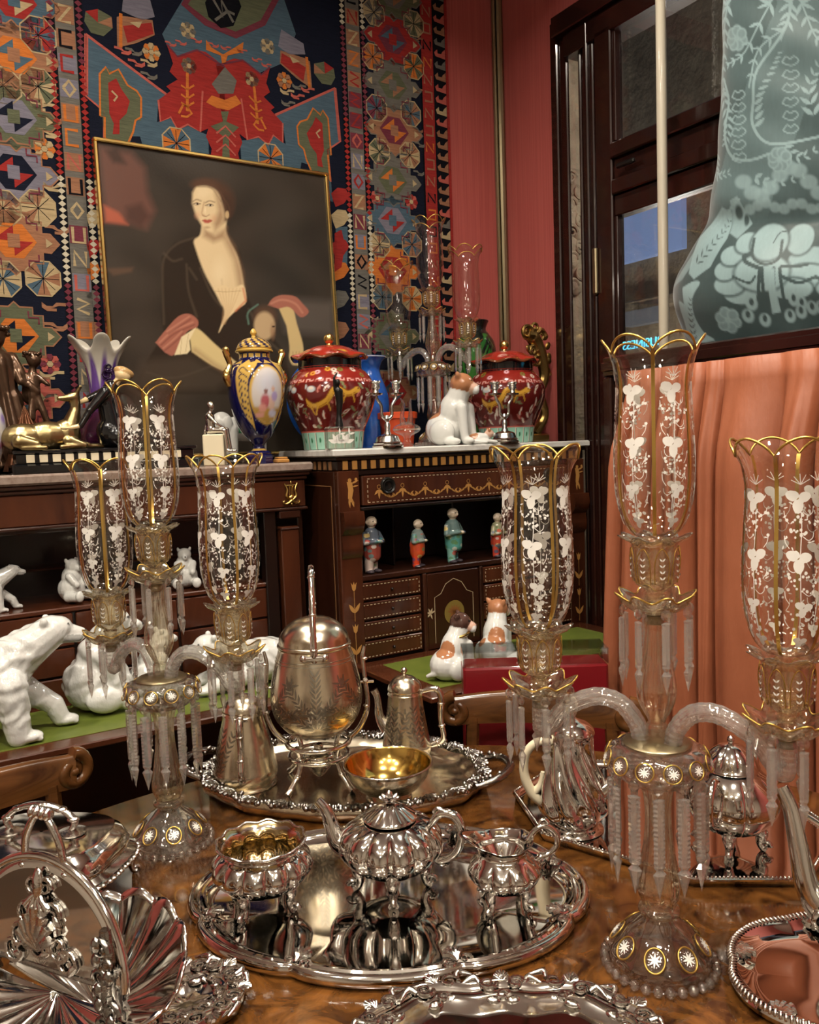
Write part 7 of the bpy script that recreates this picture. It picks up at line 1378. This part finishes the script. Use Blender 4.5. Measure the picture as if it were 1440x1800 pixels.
for sx in (-1, 1):
    for sy in (-1, 1): o = link('foot', lm, 'silver_ornate', t, (sx*.080, sy*.060, 0), math.atan2(sy, sx))
# ---------------------------------------------------------------- folding fluted biscuit box
r0_ = atz(-20, 1660, .855); r1_ = atz(178, 1738, .845); mid = (r0_+r1_)/2; dx = r1_-r0_; yaw = math.atan2(dx[1], dx[0]); hw = np.linalg.norm(dx[:2])/2
t = thing('biscuit_box', 'open folding silver biscuit box with fluted shell halves, lower left', 'box', (mid[0], mid[1], TZ), yaw)
hz = mid[2]-TZ; RB = .122
def shell(R, D, nf, amp, depth_pow=2):
    rho = np.linspace(0, 1, 16); ph = np.linspace(0, PI, 121); V = []
    for q in rho:
        sc = 1+.035*np.abs(np.cos(nf*ph/2))*q; V.append(np.stack([R*q*sc*np.cos(ph), R*q*sc*np.sin(ph), D*(1-q**depth_pow)+amp*q*np.abs(np.cos(nf*ph/2))], 1))
    V = np.vstack(V); return V, [(i*121+j, i*121+j+1, (i+1)*121+j+1, (i+1)*121+j) for i in range(15) for j in range(120)]
def solid(o, th): md = o.modifiers.new('t', 'SOLIDIFY'); md.thickness = th; return o
# local: x along hinge, y away from viewer, z up.  (shell x, shell y, shell depth) -> leaning sheets
def lean(a): return T(0, 0, hz)@Rx(PI/2+a)
solid(B().add(*shell(.118, -.045, 15, .009), M=T(.048, .012, -.022)@lean(-1.12)).obj('rear_shell', 'silver', t, 60), .0025)
solid(B().add(*shell(.165, .045, 19, .007), M=lean(1.95)).obj('front_shell', 'silver', t, 60), .0025)
V, Fc = grid(lambda u, v: (RB*v*np.cos(u*PI), RB*v*np.sin(u*PI), 0*u), 49, 10)[:2]; pn = solid(B().add(V, Fc, M=lean(-.10)).obj('divider_plate', 'silver_plain', t, 60), .0025)
B().add(*tube([(RB*math.cos(a), RB*math.sin(a), 0) for a in np.linspace(0, PI, 41)], .0055, 10), M=lean(-.10)).obj('plate_rim', 'silver', pn, 60)
bb = B(); 
for i, (x, z) in enumerate(((-.03, .03), (-.012, .045), (.012, .042), (.03, .028), (0, .022), (-.02, .06), (.018, .062), (-.04, .015), (.042, .014), (0, .072))): bb.add(*spiral((x, z, .005), .016, 1.4, .0042, plane='xy', flip=(-1)**i)); bb.add(*ell((x+.008, z-.006, .005), (.010, .005, .004), Rz(i*.9), 8, 6))
merge(bb, fan((0, .02, .006), PI/2, .05, 7, .004)); bb2 = B(); merge(bb2, bb, lean(-.10)); bb2.obj('foliate_mount', 'silver_ornate', pn, 60)
bb = B()
for s in (-1, 1): bb.add(*spiral((s*.010, RB-.03, .006), .011, 1.4, .004, plane='xy', flip=s)); bb.add(*spiral((s*.007, RB-.052, .006), .009, 1.4, .0035, plane='xy', flip=-s))
bb.add(*ell((0, RB-.028, .008), (.008, .02, .005), None, 10, 8)); merge(bb, fan((0, RB-.035, .006), -PI/2, .032, 5, .003)); bb2 = B(); merge(bb2, bb, lean(-.10)); bb2.obj('cast_pull', 'silver_ornate', pn, 60)
B().add(*tube([(-hw-.01, 0, hz), (hw+.01, 0, hz)], .0042, 10)).obj('hinge_rod', 'silver_dark', t)
for s in (-1, 1):
    x = s*(hw+.012); bb = B().add(*tube(spl([(x, 0, hz+.065), (x+s*.004, 0, hz+.03), (x, 0, hz), (x+s*.006, 0, hz*.5), (x+s*.014, 0, .006)], 6), [.007, .010, .012, .010, .009], 10))
    for i in range(9): z = .012+(hz+.05)*i/9; bb.add(*spiral((x+s*.008*math.sin(i*2), -.008, z), .013, 1.4, .0042, plane='xz', flip=(-1)**i)).add(*spiral((x, .010, z), .012, 1.3, .004, plane='yz', flip=-(-1)**i)); bb.add(*ell((x+.010*math.cos(i*2.1), -.010, z+.006), (.007, .005, .009), None, 8, 6))
    for sy in (-1, 1): bb.add(*tube(spl([(x, sy*.01, .05), (x+s*.006, sy*.05*.35, .035), (x+s*.01, sy*.085*.35, .008)], 6), [.008, .007, .008], 8)).add(*spiral((x+s*.01, sy*.088*.35, .012), .010, 1.2, .004, plane='yz', flip=sy))
    bb.obj('side_bracket', 'silver_dark', t, 60)
# wishbone top handle
zt_ = hz+RB*math.cos(.1)
bb = B()
for s in (-1, 1): bb.add(*tube(spl([(s*.032, .012, zt_-.012), (s*.026, .012, zt_+.02), (s*.010, .012, zt_+.046), (0, .012, zt_+.050)], 6), [.0035, .0045, .004, .005], 8)).add(*ell((s*.033, .012, zt_-.014), (.006, .006, .004), None, 8, 6))
for i in range(4): bb.add(*ell((-.012+.008*i, .012, zt_+.051), (.0045, .0075, .0075), None, 10, 6))
bb.obj('wishbone_handle', 'silver_ornate', t, 60)
